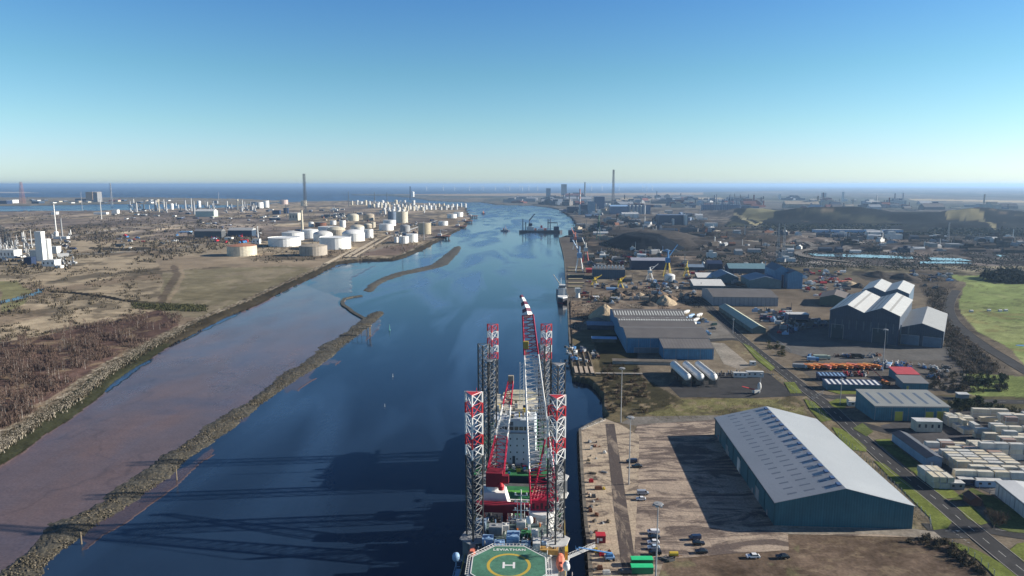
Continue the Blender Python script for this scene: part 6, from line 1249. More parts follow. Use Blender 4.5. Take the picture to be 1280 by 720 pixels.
def rubble_bank(name, up, lo, h, label, step=1.3):
    """bank between two surveyed edges, crown in the middle"""
    U = smooth([at(x, y, 0) for x, y in up], 5); Lw = smooth([at(x, y, 0) for x, y in lo], 5)
    def resamp(L_, n):
        d = [0]
        for i in range(1, len(L_)): d.append(d[-1] + math.hypot(L_[i][0] - L_[i - 1][0], L_[i][1] - L_[i - 1][1]))
        return np.stack([np.interp(np.linspace(0, d[-1], n), d, [p[j] for p in L_]) for j in (0, 1)], -1), d[-1]
    _, ln = resamp(U, 10); n = int(ln / step); A, _ = resamp(U, n); B, _ = resamp(Lw, n)
    # order both the same way
    if np.hypot(*(A[0] - B[0])) > np.hypot(*(A[0] - B[-1])): B = B[::-1]
    m = 22; T_ = np.linspace(-.06, 1.06, m)[None, :, None]; P = A[:, None, :] * (1 - T_) + B[:, None, :] * T_
    Xq, Yq = P[..., 0], P[..., 1]; Xq = Xq + fbm(Xq, Yq, 12, 3, 7) * 3; Yq = Yq + fbm(Xq, Yq, 12, 3, 8) * 3
    t_ = T_[..., 0]; z = h * np.clip(1 - np.abs(t_ - .5) * 2, -.3, 1) ** 1 * 1.0; z = np.where(z < 0, z, h * (np.clip(z / h, 0, 1)) ** .6) + fbm(Xq, Yq, 14, 3, 9) * .8 + fbm(Xq, Yq, 1.6, 2, 10) * .7 - .15
    ends = np.minimum(np.arange(n), np.arange(n)[::-1])[:, None] / 5.0; z = np.where(ends < 1, z * ends - .3 * (1 - ends), z)
    b = MB(); b.v = [tuple(map(float, v)) for v in np.stack([Xq, Yq, z], -1).reshape(-1, 3)]; b.f = [(i * m + j, i * m + j + 1, (i + 1) * m + j + 1, (i + 1) * m + j) for i in range(n - 1) for j in range(m - 1)]; b.m = [0] * len(b.f)
    o = b.build(name, rub); 
    if o.data.polygons[len(b.f) // 2].normal.z < 0: o.data.flip_normals()
    return tag(o, label, 'training bank')
rubble_bank('training_bank', TW1_UP, TW1_LO[::-1], 1.0, 'long grey rubble training bank between the mudflat and the dark river'); rubble_bank('training_bank', TW2_UP[2:], TW2_LO[::-1], 1.0, 'curved rubble training bank reaching towards the tank jetties', 3)
mb_, _l = wallline('training_bank', [(456, 395), (446, 389.5), (440, 386), (437, 383), (429, 378), (427.5, 374), (431, 370), (440, 368), (452, 366.5)], '', rub, top=1.1, bot=-1, th=4); tag(mb_, 'thin zigzag stone link between the two rubble training banks', 'training bank')
b = MB(); rq = random.Random(4)
U_ = [at(x, y, 0) for x, y in TW1_UP]; L2 = [at(x, y, 0) for x, y in TW1_LO[::-1]]
for k in range(6000):
    i = rq.random() ** .9; fi = (1 - i) * (len(U_) - 1.001); a_ = int(fi); f = fi - a_; ux = U_[a_][0] * (1 - f) + U_[a_ + 1][0] * f; uy = U_[a_][1] * (1 - f) + U_[a_ + 1][1] * f
    j = np.argmin([abs(p[1] - uy) for p in L2]); lx = L2[j][0]
    j2 = min(len(L2) - 1, j + 1) if L2[j][1] > uy else max(0, j - 1); dy_ = L2[j2][1] - L2[j][1]
    lx = L2[j][0] + (L2[j2][0] - L2[j][0]) * ((uy - L2[j][1]) / dy_ if abs(dy_) > .1 else 0)
    t_ = rq.uniform(.25, 1.0); x = ux + (lx - ux) * t_; y = uy + rq.uniform(-3, 3); s = rq.uniform(.1, .38) * rq.uniform(.5, 1); z = .8 * (1 - abs(t_ - .5) * 2) ** .6 if abs(t_ - .5) < .5 else 0
    b.cur = rq.choice([0, 0, 1]); b.box(x - s, x + s, y - s * .8, y + s * .8, z - .3, z + s * .7, rot=rq.uniform(0, 3))
o = b.build('rubble', [mat('grey rubble', (.10, .088, .064), .95, var=.5, scale=.15), mat('pale rubble', (.18, .155, .115), .95, var=.5, scale=.15)]); tag(o, 'loose boulders over the long training bank', 'rubble', kind='stuff')
b = MB(); BK = [at(x, y) for x, y in [(0, 573), (25, 558), (55, 536), (95, 512), (125, 488), (142, 472), (165, 456), (190, 441), (212, 428), (240, 414)]]
for k in range(5200):
    fi = rq.random() ** 1.3 * (len(BK) - 1.001); a_ = int(fi); f = fi - a_; x0 = BK[a_][0] * (1 - f) + BK[a_ + 1][0] * f; y0 = BK[a_][1] * (1 - f) + BK[a_ + 1][1] * f; d = rq.gauss(18, 4); x = x0 - d * .75; y = y0 + d * .65; s = rq.uniform(.08, .3) * rq.uniform(.5, 1)
    b.cur = rq.choice([0, 1, 1]); b.box(x - s, x + s, y - s, y + s, GZ - .8, GZ + .1 + s * .8, rot=rq.uniform(0, 3))
o = b.build('rubble', [MATS['grey rubble'], mat('bleached stone', (.30, .265, .21), .95, var=.3, scale=1)]); tag(o, 'pale stones armouring the left river bank', 'rubble', kind='stuff')
# ================================================================== DISTANT INDUSTRY
def tank(px, py, wpx, ytop, label, shell=white, roof=whitem, kind='flat', parts=True, group=None, name='storage_tank', depthfix=True):
    """py: lowest visible point of the base; ytop: rim at the near side"""
    X, Y = at(px, py); r = pxw(Y, wpx) / 2; Y += r; X = X * Y / (Y - r) if abs(X) > 1 else X; X, _ = (at(px, py)[0] * (Y) / at(px, py)[1], 0); h = max(2.0, hgt(Y - r, ytop) - GZ); n = 28 if wpx > 12 else 16 if wpx > 6 else 10
    if not parts:
        b = MB(); b.lathe([(r, -.3), (r, h)] + ([(r * .5, h + r * .22), (.05, h + r * .3)] if kind != 'flat' else []), n); o = b.build(name, shell, loc=(X, Y, GZ)); return tag(o, label, 'storage tank', group)
    t = thing(name, label, 'storage tank', (X, Y, GZ), 0, group); b = MB(); b.lathe([(r, -.3), (r, h)], n); b.build('shell', shell, t)
    b = MB()
    if kind == 'cone': b.lathe([(r * 1.01, h), (r * 1.01, h + .25), (r * .5, h + r * .10), (.05, h + r * .17)], n)
    elif kind == 'dome': b.lathe([(r * 1.01, h), (r * .9, h + r * .12), (r * .65, h + r * .24), (r * .35, h + r * .31), (.05, h + r * .34)], n)
    elif kind == 'open': b.lathe([(r * .94, h - h * .22), (r * .94, h - h * .2)], n)
    else: b.lathe([(r * 1.0, h + .01), (r * 1.0, h + .3)], n)
    b.build('roof', roof, t)
    if kind == 'open':
        b = MB(); n2 = n
        for k in range(n2):
            a0, a1 = 2 * math.pi * k / n2, 2 * math.pi * (k + 1) / n2
            b.add([((r) * math.cos(a0), (r) * math.sin(a0), h), ((r) * math.cos(a1), r * math.sin(a1), h), (r * 1.03 * math.cos(a1), r * 1.03 * math.sin(a1), h), (r * 1.03 * math.cos(a0), r * 1.03 * math.sin(a0), h), (r * math.cos(a0), r * math.sin(a0), h + .9), (r * math.cos(a1), r * math.sin(a1), h + .9), (r * 1.03 * math.cos(a1), r * 1.03 * math.sin(a1), h + .9), (r * 1.03 * math.cos(a0), r * 1.03 * math.sin(a0), h + .9)], [(0, 3, 2, 1), (4, 5, 6, 7), (0, 1, 5, 4), (3, 7, 6, 2)])
        b.build('rim', shell, t)
    if wpx > 9:
        b = MB(); m_ = 14
        for k in range(m_):
            a0 = -2.4 + k * .07; z = h * k / m_; b.box((r + .6) * math.cos(a0) - .7, (r + .6) * math.cos(a0) + .7, (r + .6) * math.sin(a0) - .5, (r + .6) * math.sin(a0) + .5, z, z + .35)
        b.build('stair', greyp, t)
        b = MB()
        for z in (h * .33, h * .66): b.lathe([(r + .08, z), (r + .08, z + .25)], n)
        b.build('stiffener_ring', shell, t)
    return t
TK = [(303, 320.6, 36, 308.5, 'squat cream tank with a rust coloured roof at the left end of the tank farm', offw, mat('rust tank roof', (.36, .17, .10), .8, var=.2), 'cone'), (356, 309, 40, 298.5, 'large white open topped tank between the rust roofed tank and the grey one', white, mat('floating roof', (.12, .12, .13), .7, var=.3), 'open'),
      (366.5, 301, 27, 291.5, 'wide white tank just behind the large open topped tank', white, whitem, 'cone'), (392, 320.6, 34.5, 308.5, 'beige ribbed tank with a low cone roof nearest the mudflat', mat('beige ribbed shell', (.36, .32, .27), .65, rib=4, ribax=2, var=.15), tanp, 'cone'),
      (419.5, 312, 39, 298, 'wide white open topped tank beside the beige one', white, MATS['floating roof'], 'open'), (404, 302, 24, 293, 'white domed tank behind the wide open topped one', white, whitem, 'dome'), (388, 298, 20, 288, 'white cone roofed tank in the second row from the left', white, white, 'cone'), (411, 293, 26, 284, 'long white tank behind the domed ones', white, whitem, 'flat'),
      (420.5, 296, 23, 287.5, 'tan domed tank in the middle of the farm', tanp, offw, 'dome'), (428.5, 285, 7.5, 275.8, 'tall slim white tank standing above the middle of the farm', white, whitem, 'flat'), (416.5, 281, 7.5, 276, 'small white tank left of the tall slim one', white, whitem, 'flat'), (389, 283.5, 6.5, 278.3, 'small white tank at the left back of the farm', white, whitem, 'dome'), (401, 284, 14, 278.5, 'rust brown tank with a dark top in the back row', rust, dgrey, 'flat'),
      (442, 302, 28, 292.3, 'big white domed tank in the centre right of the farm', white, white, 'dome'), (447, 292, 17, 284, 'cream domed tank behind the big white dome', whitem, offw, 'dome'), (461, 297.5, 11.5, 287, 'white tank at the right end of the front group', white, whitem, 'flat'), (441.5, 276.5, 14, 269.5, 'cream domed tank standing alone behind the farm', offw, offw, 'dome'), (461, 275.8, 14, 269, 'grey tan domed tank next to the lone cream one', tanp, tanp, 'dome'),
      (460, 285.5, 10, 281, 'small pale domed tank right of the farm', tanp, offw, 'dome'), (466.5, 285, 6, 278, 'short beige tank by the small pale dome', offw, offw, 'flat'), (487, 282.5, 16, 275.5, 'upper white tank of the pair beside the tall cream silo', white, whitem, 'flat'), (483, 288.5, 18, 280.5, 'lower white tank of the pair beside the tall cream silo', white, whitem, 'flat'), (502.8, 279, 14.5, 265, 'tall cream cylindrical silo above the tank jetties', offw, offw, 'flat'),
      (490, 276, 10.5, 264.6, 'dark blue grey silo left of the tall cream one', mat('blue grey shell', (.10, .14, .2), .6), dgrey, 'flat'), (506.5, 290.5, 12.5, 283, 'grey domed tank below the tall cream silo', greyp, greyp, 'dome'), (495.5, 303.5, 5, 296.5, 'small white tank at the left of the jetty pair', white, whitem, 'flat'), (505, 304.5, 12, 296, 'white tank of the jetty pair nearer the mudflat', white, white, 'flat'), (515, 303, 15, 293, 'white tank of the jetty pair nearer the river', white, white, 'flat'),
      (531, 293, 16, 279, 'tan and grey silo near the first jetty', mat('tan silo', (.38, .33, .23), .6), tanp, 'flat'), (554, 282, 12, 276.8, 'white tank near the second jetty', white, whitem, 'flat'), (565, 272.8, 12, 267.8, 'left white tank of the pair near the river edge', white, whitem, 'flat'), (573, 271.2, 12, 265.5, 'right white tank of the pair near the river edge', white, whitem, 'flat'),
      (324.5, 260.3, 9.5, 253, 'left of two white tanks on the distant skyline above the works', white, whitem, 'flat'), (332.7, 259.5, 7.5, 251, 'right of two white tanks on the distant skyline above the works', white, whitem, 'flat'), (355, 255.5, 10, 250, 'pinkish tank on the distant shoreline', mat('pink tank', (.52, .40, .36), .6), offw, 'flat'), (380, 257.5, 7.5, 250.8, 'cream tank behind the tall twin stack', offw, offw, 'flat')]
for (px, py, w_, yt, lb, s_, r_, kd) in TK: tank(px, py, w_, yt, lb, s_, r_, kd)
# dense rows of small tanks
ri = random.Random(21); rows = [(440, 520, 256.2, 5.2, 1.0), (462, 524, 259.6, 5.0, 1.05), (480, 530, 263.6, 5.4, 1.1), (512, 575, 262.2, 6.0, 1.0), (530, 583, 259.2, 5.6, .9), (476, 512, 268, 5.0, 1.1)]
for ri_, (x0, x1, py, st_, hs) in enumerate(rows):
    k = x0
    while k < x1:
        w_ = ri.uniform(2.3, 4.8); hp = ri.uniform(3.0, 6.0) * hs; tank(k, py + ri.uniform(-.4, .4), w_, py - hp, 'small white upright tank packed in the rows at the estuary end of the tank farm', ri.choice([white, whitem, whitem, offw]), kind='cone' if ri.random() < .3 else 'flat', parts=False, group='small tanks in rows at the estuary end'); k += st_ * ri.uniform(.9, 1.25)
def chimney(px, py, ytop, wpx, label, m, name='chimney', cat='chimney', bands=None, taper=.7, cap=None):
    X, Y = at(px, py); h = hgt(Y, ytop) - GZ; r = max(.6, pxw(Y, wpx) / 2); t = thing(name, label, cat, (X, Y, GZ)); b = MB()
    if bands:
        n = len(bands)
        for k in range(n): b.cur = bands[k]; b.lathe([(r * (1 - (1 - taper) * k / n), h * k / n), (r * (1 - (1 - taper) * (k + 1) / n), h * (k + 1) / n)], 12)
        b.build('shaft', m, t)
    else: b.lathe([(r * 1.1, -.3), (r, h * .4), (r * taper, h)], 12); b.build('shaft', m, t)
    b = MB(); b.lathe([(r * taper * 1.25, h - 1), (r * taper * 1.25, h)], 12); b.build('cap', cap or dgrey, t); return t
def lattower(px, py, ytop, wpx, label, m, top=.5, name='lattice_tower', cat='tower', core=None, nb=14):
    X, Y = at(px, py); h = hgt(Y, ytop) - GZ; w_ = pxw(Y, wpx) / 2; t = thing(name, label, cat, (X, Y, GZ)); b = MB(); cr_ = max(.15, pxw(Y, .13))
    for k in range(nb):
        z0, z1 = h * k / nb, h * (k + 1) / nb; a0, a1 = w_ * (1 - (1 - top) * k / nb), w_ * (1 - (1 - top) * (k + 1) / nb); c0 = [(-a0, -a0, z0), (a0, -a0, z0), (a0, a0, z0), (-a0, a0, z0)]; c1 = [(-a1, -a1, z1), (a1, -a1, z1), (a1, a1, z1), (-a1, a1, z1)]
        for i in range(4): b.tube(c0[i], c1[i], cr_, n=4, cap=False); b.tube(c0[i], c1[(i + 1) % 4], cr_ * .6, n=4, cap=False); b.tube(c0[(i + 1) % 4], c1[i], cr_ * .6, n=4, cap=False)
    b.build('frame', m, t)
    if core: b = MB(); b.tube((0, 0, 0), (0, 0, h * 1.01), w_ * .28, n=8); b.build('flue', core, t)
    b = MB(); b.box(-w_ * top * 1.3, w_ * top * 1.3, -w_ * top * 1.3, w_ * top * 1.3, h, h + .6); b.build('top_platform', dgrey, t); return t
def block(px, py, wpx, ytop, dep, label, m, roof=None, name='industrial_building', cat='building', gable=False, roofh=.2, rot=0, win=0, group=None):
    X, Y = at(px, py); w_ = pxw(Y, wpx); h = max(2, hgt(Y, ytop) - GZ); t = thing(name, label, cat, (X, Y, GZ), rot, group); b = MB(); b.box(-w_ / 2, w_ / 2, 0, dep, -.3, h); b.build('wall', m, t); b = MB()
    if gable: b.sec([(-w_ / 2 - .3, h), (w_ / 2 + .3, h), (0, h + w_ * roofh)], -.3, dep + .3)
    elif gable is None: b.secx([(-.3, h), (dep + .3, h), (dep / 2, h + dep * roofh)], -w_ / 2 - .3, w_ / 2 + .3)
    else: b.box(-w_ / 2 - .3, w_ / 2 + .3, -.3, dep + .3, h + .01, h + .5)
    b.build('roof', roof or m, t)
    for k in range(win): wb = MB(); wb.box(-w_ / 2 + w_ * (k + .3) / win, -w_ / 2 + w_ * (k + .6) / win, -.1, .05, h * .35, h * .7); wb.build('window', glass, t)
    return t
# -------- left bank landmarks
lattower(382, 266, 217.5, 3.4, 'very tall twin flue lattice stack rising above the tank farm skyline', dgrey, .75, 'lattice_stack', 'stack', dgrey, 18)
chimney(378, 287.5, 262, 3.0, 'cream chimney standing in front of the tall twin stack', offw); chimney(358, 272, 255, 1.0, 'thin dark stack left of the tall twin stack', dgrey); chimney(322.5, 298, 282, 1.6, 'small white flare stack among the sheds left of the farm', whitem); chimney(436, 258, 239.5, .8, 'thin mast on the shoreline above the tank rows', dgrey, 'mast', 'mast'); chimney(484, 258, 240.5, .8, 'thin mast above the right part of the tank rows', dgrey, 'mast', 'mast')
chimney(468.5, 258, 240.5, .8, 'thin mast in the middle of the tank rows', dgrey, 'mast', 'mast'); chimney(530, 300, 276, .9, 'slim grey lamp mast beside the tan silo', greyp, 'mast', 'mast'); chimney(503, 312, 262, .7, 'tall thin mast in front of the jetty tanks', dgrey, 'mast', 'mast'); chimney(530.5, 266, 254.5, 1.2, 'thin white column in the small tank rows', white, 'column', 'column')
lattower(513, 250, 233, 2.0, 'ship crane on the far breakwater against the sea', navy, .5, 'harbour_crane', 'crane', None, 8); tank(516, 246, 4, 240, 'white radar dome beside the far breakwater crane', white, white, 'dome')
block(367, 275.5, 11, 266.5, 40, 'pale concrete works building between the farm and the shore', offw, whitem, win=3); block(260, 297, 34, 289, 25, 'long dark blue shed left of the rust roofed tank', dgrey, roofgrey, gable=None); block(300, 295.5, 30, 288, 30, 'dark shed with a white roof left of the tank farm', darkclad, roofmid, gable=None); block(312, 289.5, 10, 286, 16, 'small white works building above the sheds', white, whitem); block(285, 299.5, 9, 297, 12, 'low white hut below the dark sheds', white, whitem); block(320, 305, 9, 299, 10, 'white control building left of the large open topped tank', white, whitem, win=2)
block(342.5, 275.5, 12, 272.5, 18, 'low white roofed shed in the flat works land', navy, white); block(372, 291, 6, 287, 10, 'small navy plant room by the cream chimney', navy, navy)
for k, (px, py, w_, yt) in enumerate([(345, 268, 9, 263), (357, 267, 5, 260), (269, 254.5, 5, 251), (318, 256, 8, 252.5), (230, 291, 13, 289.5)]): block(px, py, w_, yt, 20, ['dark blue plant block below the skyline tanks', 'dark upright plant block near the thin dark stack', 'tiny shed on the distant north shore', 'small grey block left of the skyline tanks', 'pale blue flat roof lying in the brown land'][k], [navy, navy, greyp, greyp, lblue][k])
# chemical works at far left
block(50.2, 327, 8.3, 290, 10, 'tall white cold box tower of the air separation works', white, white, 'process_tower', 'tower'); tank(61.8, 325.5, 7.0, 299.5, 'tall white cylindrical tower right of the square one', white, white, 'dome', name='process_tower'); block(60.5, 333, 16, 325.5, 16, 'white low plant building at the foot of the two towers', white, whitem, win=3); block(71.5, 335.5, 9, 332.5, 8, 'small white hut in front of the works', white, whitem); block(66, 317, 10, 308.5, 14, 'pale boxy plant house behind the right tower', whitem, whitem)
block(42, 323, 9, 313, 9, 'white framed plant block left of the square tower', whitem, whitem); block(9, 323, 18, 313, 20, 'large white building at the left edge of the works', white, whitem, win=4); chimney(40, 310, 286, 1.0, 'thin leaning flue left of the square tower', whitem); chimney(46, 308, 299, 1.2, 'short white column behind the works', white); block(35, 331, 9, 322, 12, 'dark blue compressor house in front of the white works', navy, navy)
chimney(71, 297, 255, 1.3, 'slim white flare tower on the works behind', white, 'flare_tower', 'flare'); chimney(78, 296, 272, 1.8, 'grey column beside the slim flare tower', greyp); block(75, 298.5, 17, 296, 12, 'long white shed at the foot of the flare tower', white, whitem); tank(70.5, 295, 5, 290, 'round white vessel at the foot of the flare tower', white, white, 'dome'); chimney(88.5, 293, 286.5, 1.3, 'short white column right of the flare tower', white); block(67, 268, 6, 265, 20, 'white shed on the shore above the flare tower', white, white)
pr_ = random.Random(8)
for k in range(62):
    px = pr_.choice([pr_.uniform(0, 48), pr_.uniform(0, 34), pr_.uniform(62, 95)]); py = pr_.uniform(300, 322) if px < 60 else pr_.uniform(295, 301) if pr_.random() < .5 else pr_.uniform(322, 332); h_ = pr_.uniform(3, 14) if px < 60 else pr_.uniform(2, 6)
    X, Y = at(px, py); hh = hgt(Y, py - h_) - GZ; r_ = pxw(Y, pr_.uniform(.3, .9)); b = MB(); b.lathe([(r_, 0), (r_, hh * .8), (r_ * .6, hh)], 8); b.box(-r_ * 2.5, r_ * 2.5, -r_, r_, hh * .45, hh * .5); b.box(-r_ * 1.8, r_ * 1.8, -r_, r_, 0, hh * .25)
    tag(b.build('process_column', pr_.choice([whitem, lsteel, lsteel, dgrey, lsteel, greyp]), loc=(X, Y, GZ)), 'slender process column with platforms in the chemical works at the left edge', 'process column', 'process columns of the left chemical works')
for k in range(4): lattower([3, 7, 11, 14][k], 305, [282, 284, 287, 292][k], 2, ['leftmost', 'second', 'third', 'rightmost'][k] + ' dark steel structure of the group at the left frame edge', dgrey, .9, 'steel_structure', 'structure', greyp, 8)
# refinery columns along the channel
for (px, py, yt, w_, m, lb) in [(168, 265, 248.5, 1.6, whitem, 'left white refinery column by the channel'), (171, 265, 253, 2.6, lsteel, 'grey refinery column beside the leftmost white one'), (195, 264, 250, 3.2, greyp, 'grey refinery block column in the second cluster'), (199, 265, 248.5, 1.4, offw, 'thin cream column in the second cluster'), (205.5, 263, 249, 1.5, whitem, 'white column in the third cluster'), (208, 264, 252, 2.2, greyp, 'grey column in the third cluster'), (232, 263, 250, 2.4, lsteel, 'grey column left of the round white tank'), (239.8, 264, 247.5, 1.2, whitem, 'thin white column at the refinery'), (243, 268, 251, 2.6, greyp, 'stout grey column behind the green white shed'), (267, 262, 251, 2.0, greyp, 'grey column in the right refinery cluster'), (273.5, 250, 240, .5, lsteel, 'very thin tall mast above the refinery'), (297.5, 262, 248.5, 2.6, offw, 'cream column right of the refinery'), (303.5, 262, 249.5, 1.2, whitem, 'thin white column at the right of the refinery'), (127, 274, 249, 1.0, whitem, 'white mast on the works by the channel'), (103, 263, 240, .5, lsteel, 'thin guyed mast near the power station')]: chimney(px, py, yt, w_, lb, m, 'refinery_column', 'column')
tank(215, 262, 4.5, 255, 'white tank by the channel between the refinery clusters', white, white, 'dome'); tank(249, 259, 4.5, 251.5, 'round white tank of the refinery', white, white, 'dome'); block(256, 271, 23, 264, 40, 'pale green white refinery building', mat('mint wall', (.42, .50, .44), .6), whitem, gable=None); block(143, 267, 7, 262.5, 20, 'small white building right of the white mast', white, white); block(125, 268, 16, 265.5, 20, 'low white sheds at the white mast', white, white)
for k in range(46):
    px = pr_.uniform(160, 330); py = pr_.uniform(258, 266); X, Y = at(px, py); hh = hgt(Y, py - pr_.uniform(2, 9)) - GZ; r_ = pxw(Y, pr_.uniform(.35, .9)); b = MB(); b.lathe([(r_, 0), (r_, hh)], 7); b.box(-r_ * 3, r_ * 3, -r_, r_, 0, hh * .25)
    tag(b.build('process_column', pr_.choice([whitem, greyp, lsteel, dgrey]), loc=(X, Y, GZ)), 'slender column in the distant refinery beside the tidal channel', 'process column', 'columns of the distant refinery')
# power station, rig and sheds across the channel
block(112, 251.5, 8.5, 240, 120, 'big tan power station block on the north shore', mat('power station tan', (.42, .29, .18), .7, var=.06), tanp, 'power_station'); block(119.4, 252.5, 5.5, 240.2, 60, 'grey annexe on the right side of the tan power station', mat('annexe grey', (.22, .22, .22), .7), greyp, 'power_station'); block(100, 251.5, 12, 248.5, 80, 'low dark turbine hall left of the tan power station', darkclad, greyp)
lattower(28.5, 254.5, 227.5, 5, 'tall red and white drilling rig derrick across the channel', mat('derrick red', (.35, .16, .14), .6), .35, 'rig_derrick', 'derrick', None, 12); lattower(140, 256, 229, 1.8, 'faint slender lattice mast near the power station', lsteel, .4, 'lattice_mast', 'mast', None, 10)
block(12, 254, 8, 250, 60, 'white shed left of the rig derrick', white, white); block(4, 255, 9, 251, 50, 'navy shed at the left edge across the channel', navy, greyp); block(44, 254.5, 9, 251.5, 60, 'dark shed with a white end right of the derrick', darkclad, whitem); block(142, 252, 12, 250, 30, 'low orange roofed sheds right of the power station', salmon, salmon)
for k in range(34):
    px = pr_.uniform(-5, 210); py = pr_.uniform(251, 254.6); block(px, py, pr_.uniform(2, 6), py - pr_.uniform(.9, 2), 40, 'tiny shed in the line of buildings on the north shore', pr_.choice([whitem, greyp, offw, tanp, darkclad]), pr_.choice([whitem, greyp, tanp]), 'shed', 'shed', group='sheds along the north shore')
for k in range(70):
    px = pr_.uniform(140, 500); py = pr_.choice([pr_.uniform(262, 275), pr_.uniform(268, 300)]); 
    if px > 375 and py > 272: continue
    block(px, py, pr_.uniform(2, 7), py - pr_.uniform(.8, 2), 14, 'low shed scattered over the flat works land behind the tank farm', pr_.choice([whitem, greyp, navy, tanp, darkclad, greyp]), pr_.choice([whitem, greyp, roofdark, white]), 'shed', 'shed', group='sheds scattered over the left works land')
# pipe racks and jetties of the farm
def piperack(p, q_, label, n=4, z=1.2, m=tanp):
    a, c = Vector((*at(*p), GZ + z)), Vector((*at(*q_), GZ + z)); t = thing('pipe_rack', label, 'pipes', tuple(a)); d = (c - a); s = Vector((d.y, -d.x, 0)).normalized(); b = MB()
    for k in range(n): b.tube(tuple(s * k * 2.6), tuple(d + s * k * 2.6), .45, n=6)
    b.build('pipe', m, t); b = MB(); m_ = int(d.length / 25)
    for k in range(m_): w_ = d * k / m_; b.box(w_.x - 1, w_.x + n * 2.6, w_.y - .5, w_.y + .5, -z, -.3)
    b.build('support', concdark, t)
piperack((430, 322), (470, 299), 'long pale pipe rack running beside the wide open topped tank'); piperack((440, 322), (487, 295), 'second pale pipe rack nearer the mudflat', 3); piperack((487, 296), (545, 276), 'pipe rack leading to the jetties', 3, 1.2, greyp); piperack((405, 330), (440, 312), 'grey pipe track by the bend of the shore', 3, .6, tanp)
def jetty(px, py, wpx, dep, label, hh=6):
    x, y = at(px, py, 0); w_ = pxw(y, wpx); t = thing('jetty', label, 'jetty', (x, y, 0)); b = MB(); b.box(-w_ / 2, w_ / 2, 0, dep, hh, hh + 1.4); b.build('deck', rust, t); b = MB()
    for i in range(5):
        for j in range(3): b.tube((-w_ / 2 + w_ * (i + .5) / 5, dep * (j + .5) / 3, -1), (-w_ / 2 + w_ * (i + .5) / 5, dep * (j + .5) / 3, hh), .8, n=6)
    b.build('pile', dgrey, t); b = MB(); b.tube((-w_ * .2, dep / 2, hh), (-w_ * .2, dep / 2, hh + 16), 1.2, .8); b.tube((-w_ * .2, dep / 2, hh + 16), (w_ * .3, dep / 2, hh + 13), .7); b.box(-w_ * .4, -w_ * .1, dep * .3, dep * .6, hh + 1.4, hh + 6); b.build('loading_arm', whitem, t)
jetty(553, 299, 17, 40, 'rusty tanker jetty nearest the mudflat mouth'); jetty(575, 286, 15, 50, 'second rusty tanker jetty along the river'); jetty(583, 279, 14, 60, 'third tanker jetty along the river'); jetty(590, 272.5, 13, 70, 'farthest tanker jetty along the river')
# -------- offshore wind farm
def turbine(px, label, h=115):
    Y = 15500; X = (px - 640) * Y * 1.0 / F * .992; t = thing('wind_turbine', label, 'wind turbine', (X, Y, 0), 0, 'offshore wind turbines'); b = MB(); b.lathe([(6.5, -1), (4.6, h * .75)], 10); b.build('tower', white, t); b = MB(); b.box(-3, 3, -5, 6, h * .75 - 2, h * .75 + 3); b.build('nacelle', white, t)
    b = MB(); hub = Vector((0, -6, h * .75))
    for k in range(3): a = px * .37 + k * 2 * math.pi / 3; b.tube(hub, hub + Vector((math.cos(a) * h * .42, 0, math.sin(a) * h * .42)), 3.0, 1.2, n=4)
    b.build('rotor', white, t)
for k, px in enumerate([533.5, 554.5, 568.5, 587, 601.5, 604, 619, 631, 634, 637, 650, 653, 661, 672, 739, 752.5, 773.5, 803, 808, 815]): turbine(px, ORD[k] + ' offshore wind turbine from the left on the sea horizon')
# -------- right bank, far
lattower(766, 262, 212.5, 3.2, 'very tall lattice flare stack above the steelworks', mat('faded steel', (.16, .17, .2), .6), .6, 'lattice_stack', 'stack', mat('faded steel', (.16, .17, .2)), 18)
chimney(731, 246, 227.5, 1.9, 'dark chimney against the sea horizon', dgrey, taper=.85); chimney(724.6, 268, 236, 2.6, 'red and white banded chimney of the steelworks', [whitem, mat('faded red', (.42, .2, .18), .6)], bands=[0, 0, 0, 0, 1, 0, 1, 0, 1, 1], taper=.55)
block(705, 244, 6.8, 230.3, 50, 'taller of two dark tower blocks on the horizon', mat('tower dark', (.10, .11, .12), .6), dgrey, 'tower_block', 'tower block'); block(685.5, 246, 5.5, 235.5, 50, 'shorter dark tower block on the horizon', mat('tower navy', (.08, .11, .16), .6), navy, 'tower_block', 'tower block'); block(721, 246.5, 9, 240.8, 60, 'low dark block between the tower and the dark chimney', darkclad, darkclad)
stw = mat('steelworks blue', (.10, .15, .24), .6, var=.2); block(749.5, 263.5, 12, 246, 60, 'tall blue steelworks building beside the flare stack', stw, stw); block(740, 268.5, 8, 252, 50, 'pale blue steelworks tower left of the tall one', mat('steelworks pale', (.22, .30, .38), .6), stw); block(731, 266, 12, 256, 40, 'dark blast furnace buildings by the banded chimney', darkclad, darkclad); block(715, 266, 12, 259, 40, 'dark low works by the river bend', darkclad, darkclad)
block(774, 268, 22, 258, 60, 'wide blue works hall right of the flare stack', stw, lblue, gable=None, roofh=.1); block(799, 267.5, 28, 256.5, 50, 'works hall with a row of pale silos in front', MATS['steelworks blue'], darkclad)
for k in range(5): tank(787 + k * 4.6, 268, 2.6, 257, ORD[k] + ' pale silo in front of the works hall', lsteel, whitem, 'dome')
for k in range(2): tank(757.5 + k * 4, 257.5, 2.8, 254.5, ['left', 'right'][k] + ' small white tank at the foot of the flare stack', white, white)
block(778, 253, 68, 251.8, 20, 'long dark conveyor gallery behind the works hall', darkclad, darkclad, 'conveyor', 'conveyor'); block(842, 281, 36, 269, 60, 'large dark blue coal shed on the right bank', mat('coal shed blue', (.06, .085, .13), .7), MATS['steelworks blue']); block(857.5, 281.5, 2.6, 269, 30, 'white stair tower at the right end of the coal shed', whitem, whitem); block(842, 281.6, 1.6, 274, 20, 'thin white tower in the middle of the coal shed front', whitem, whitem)
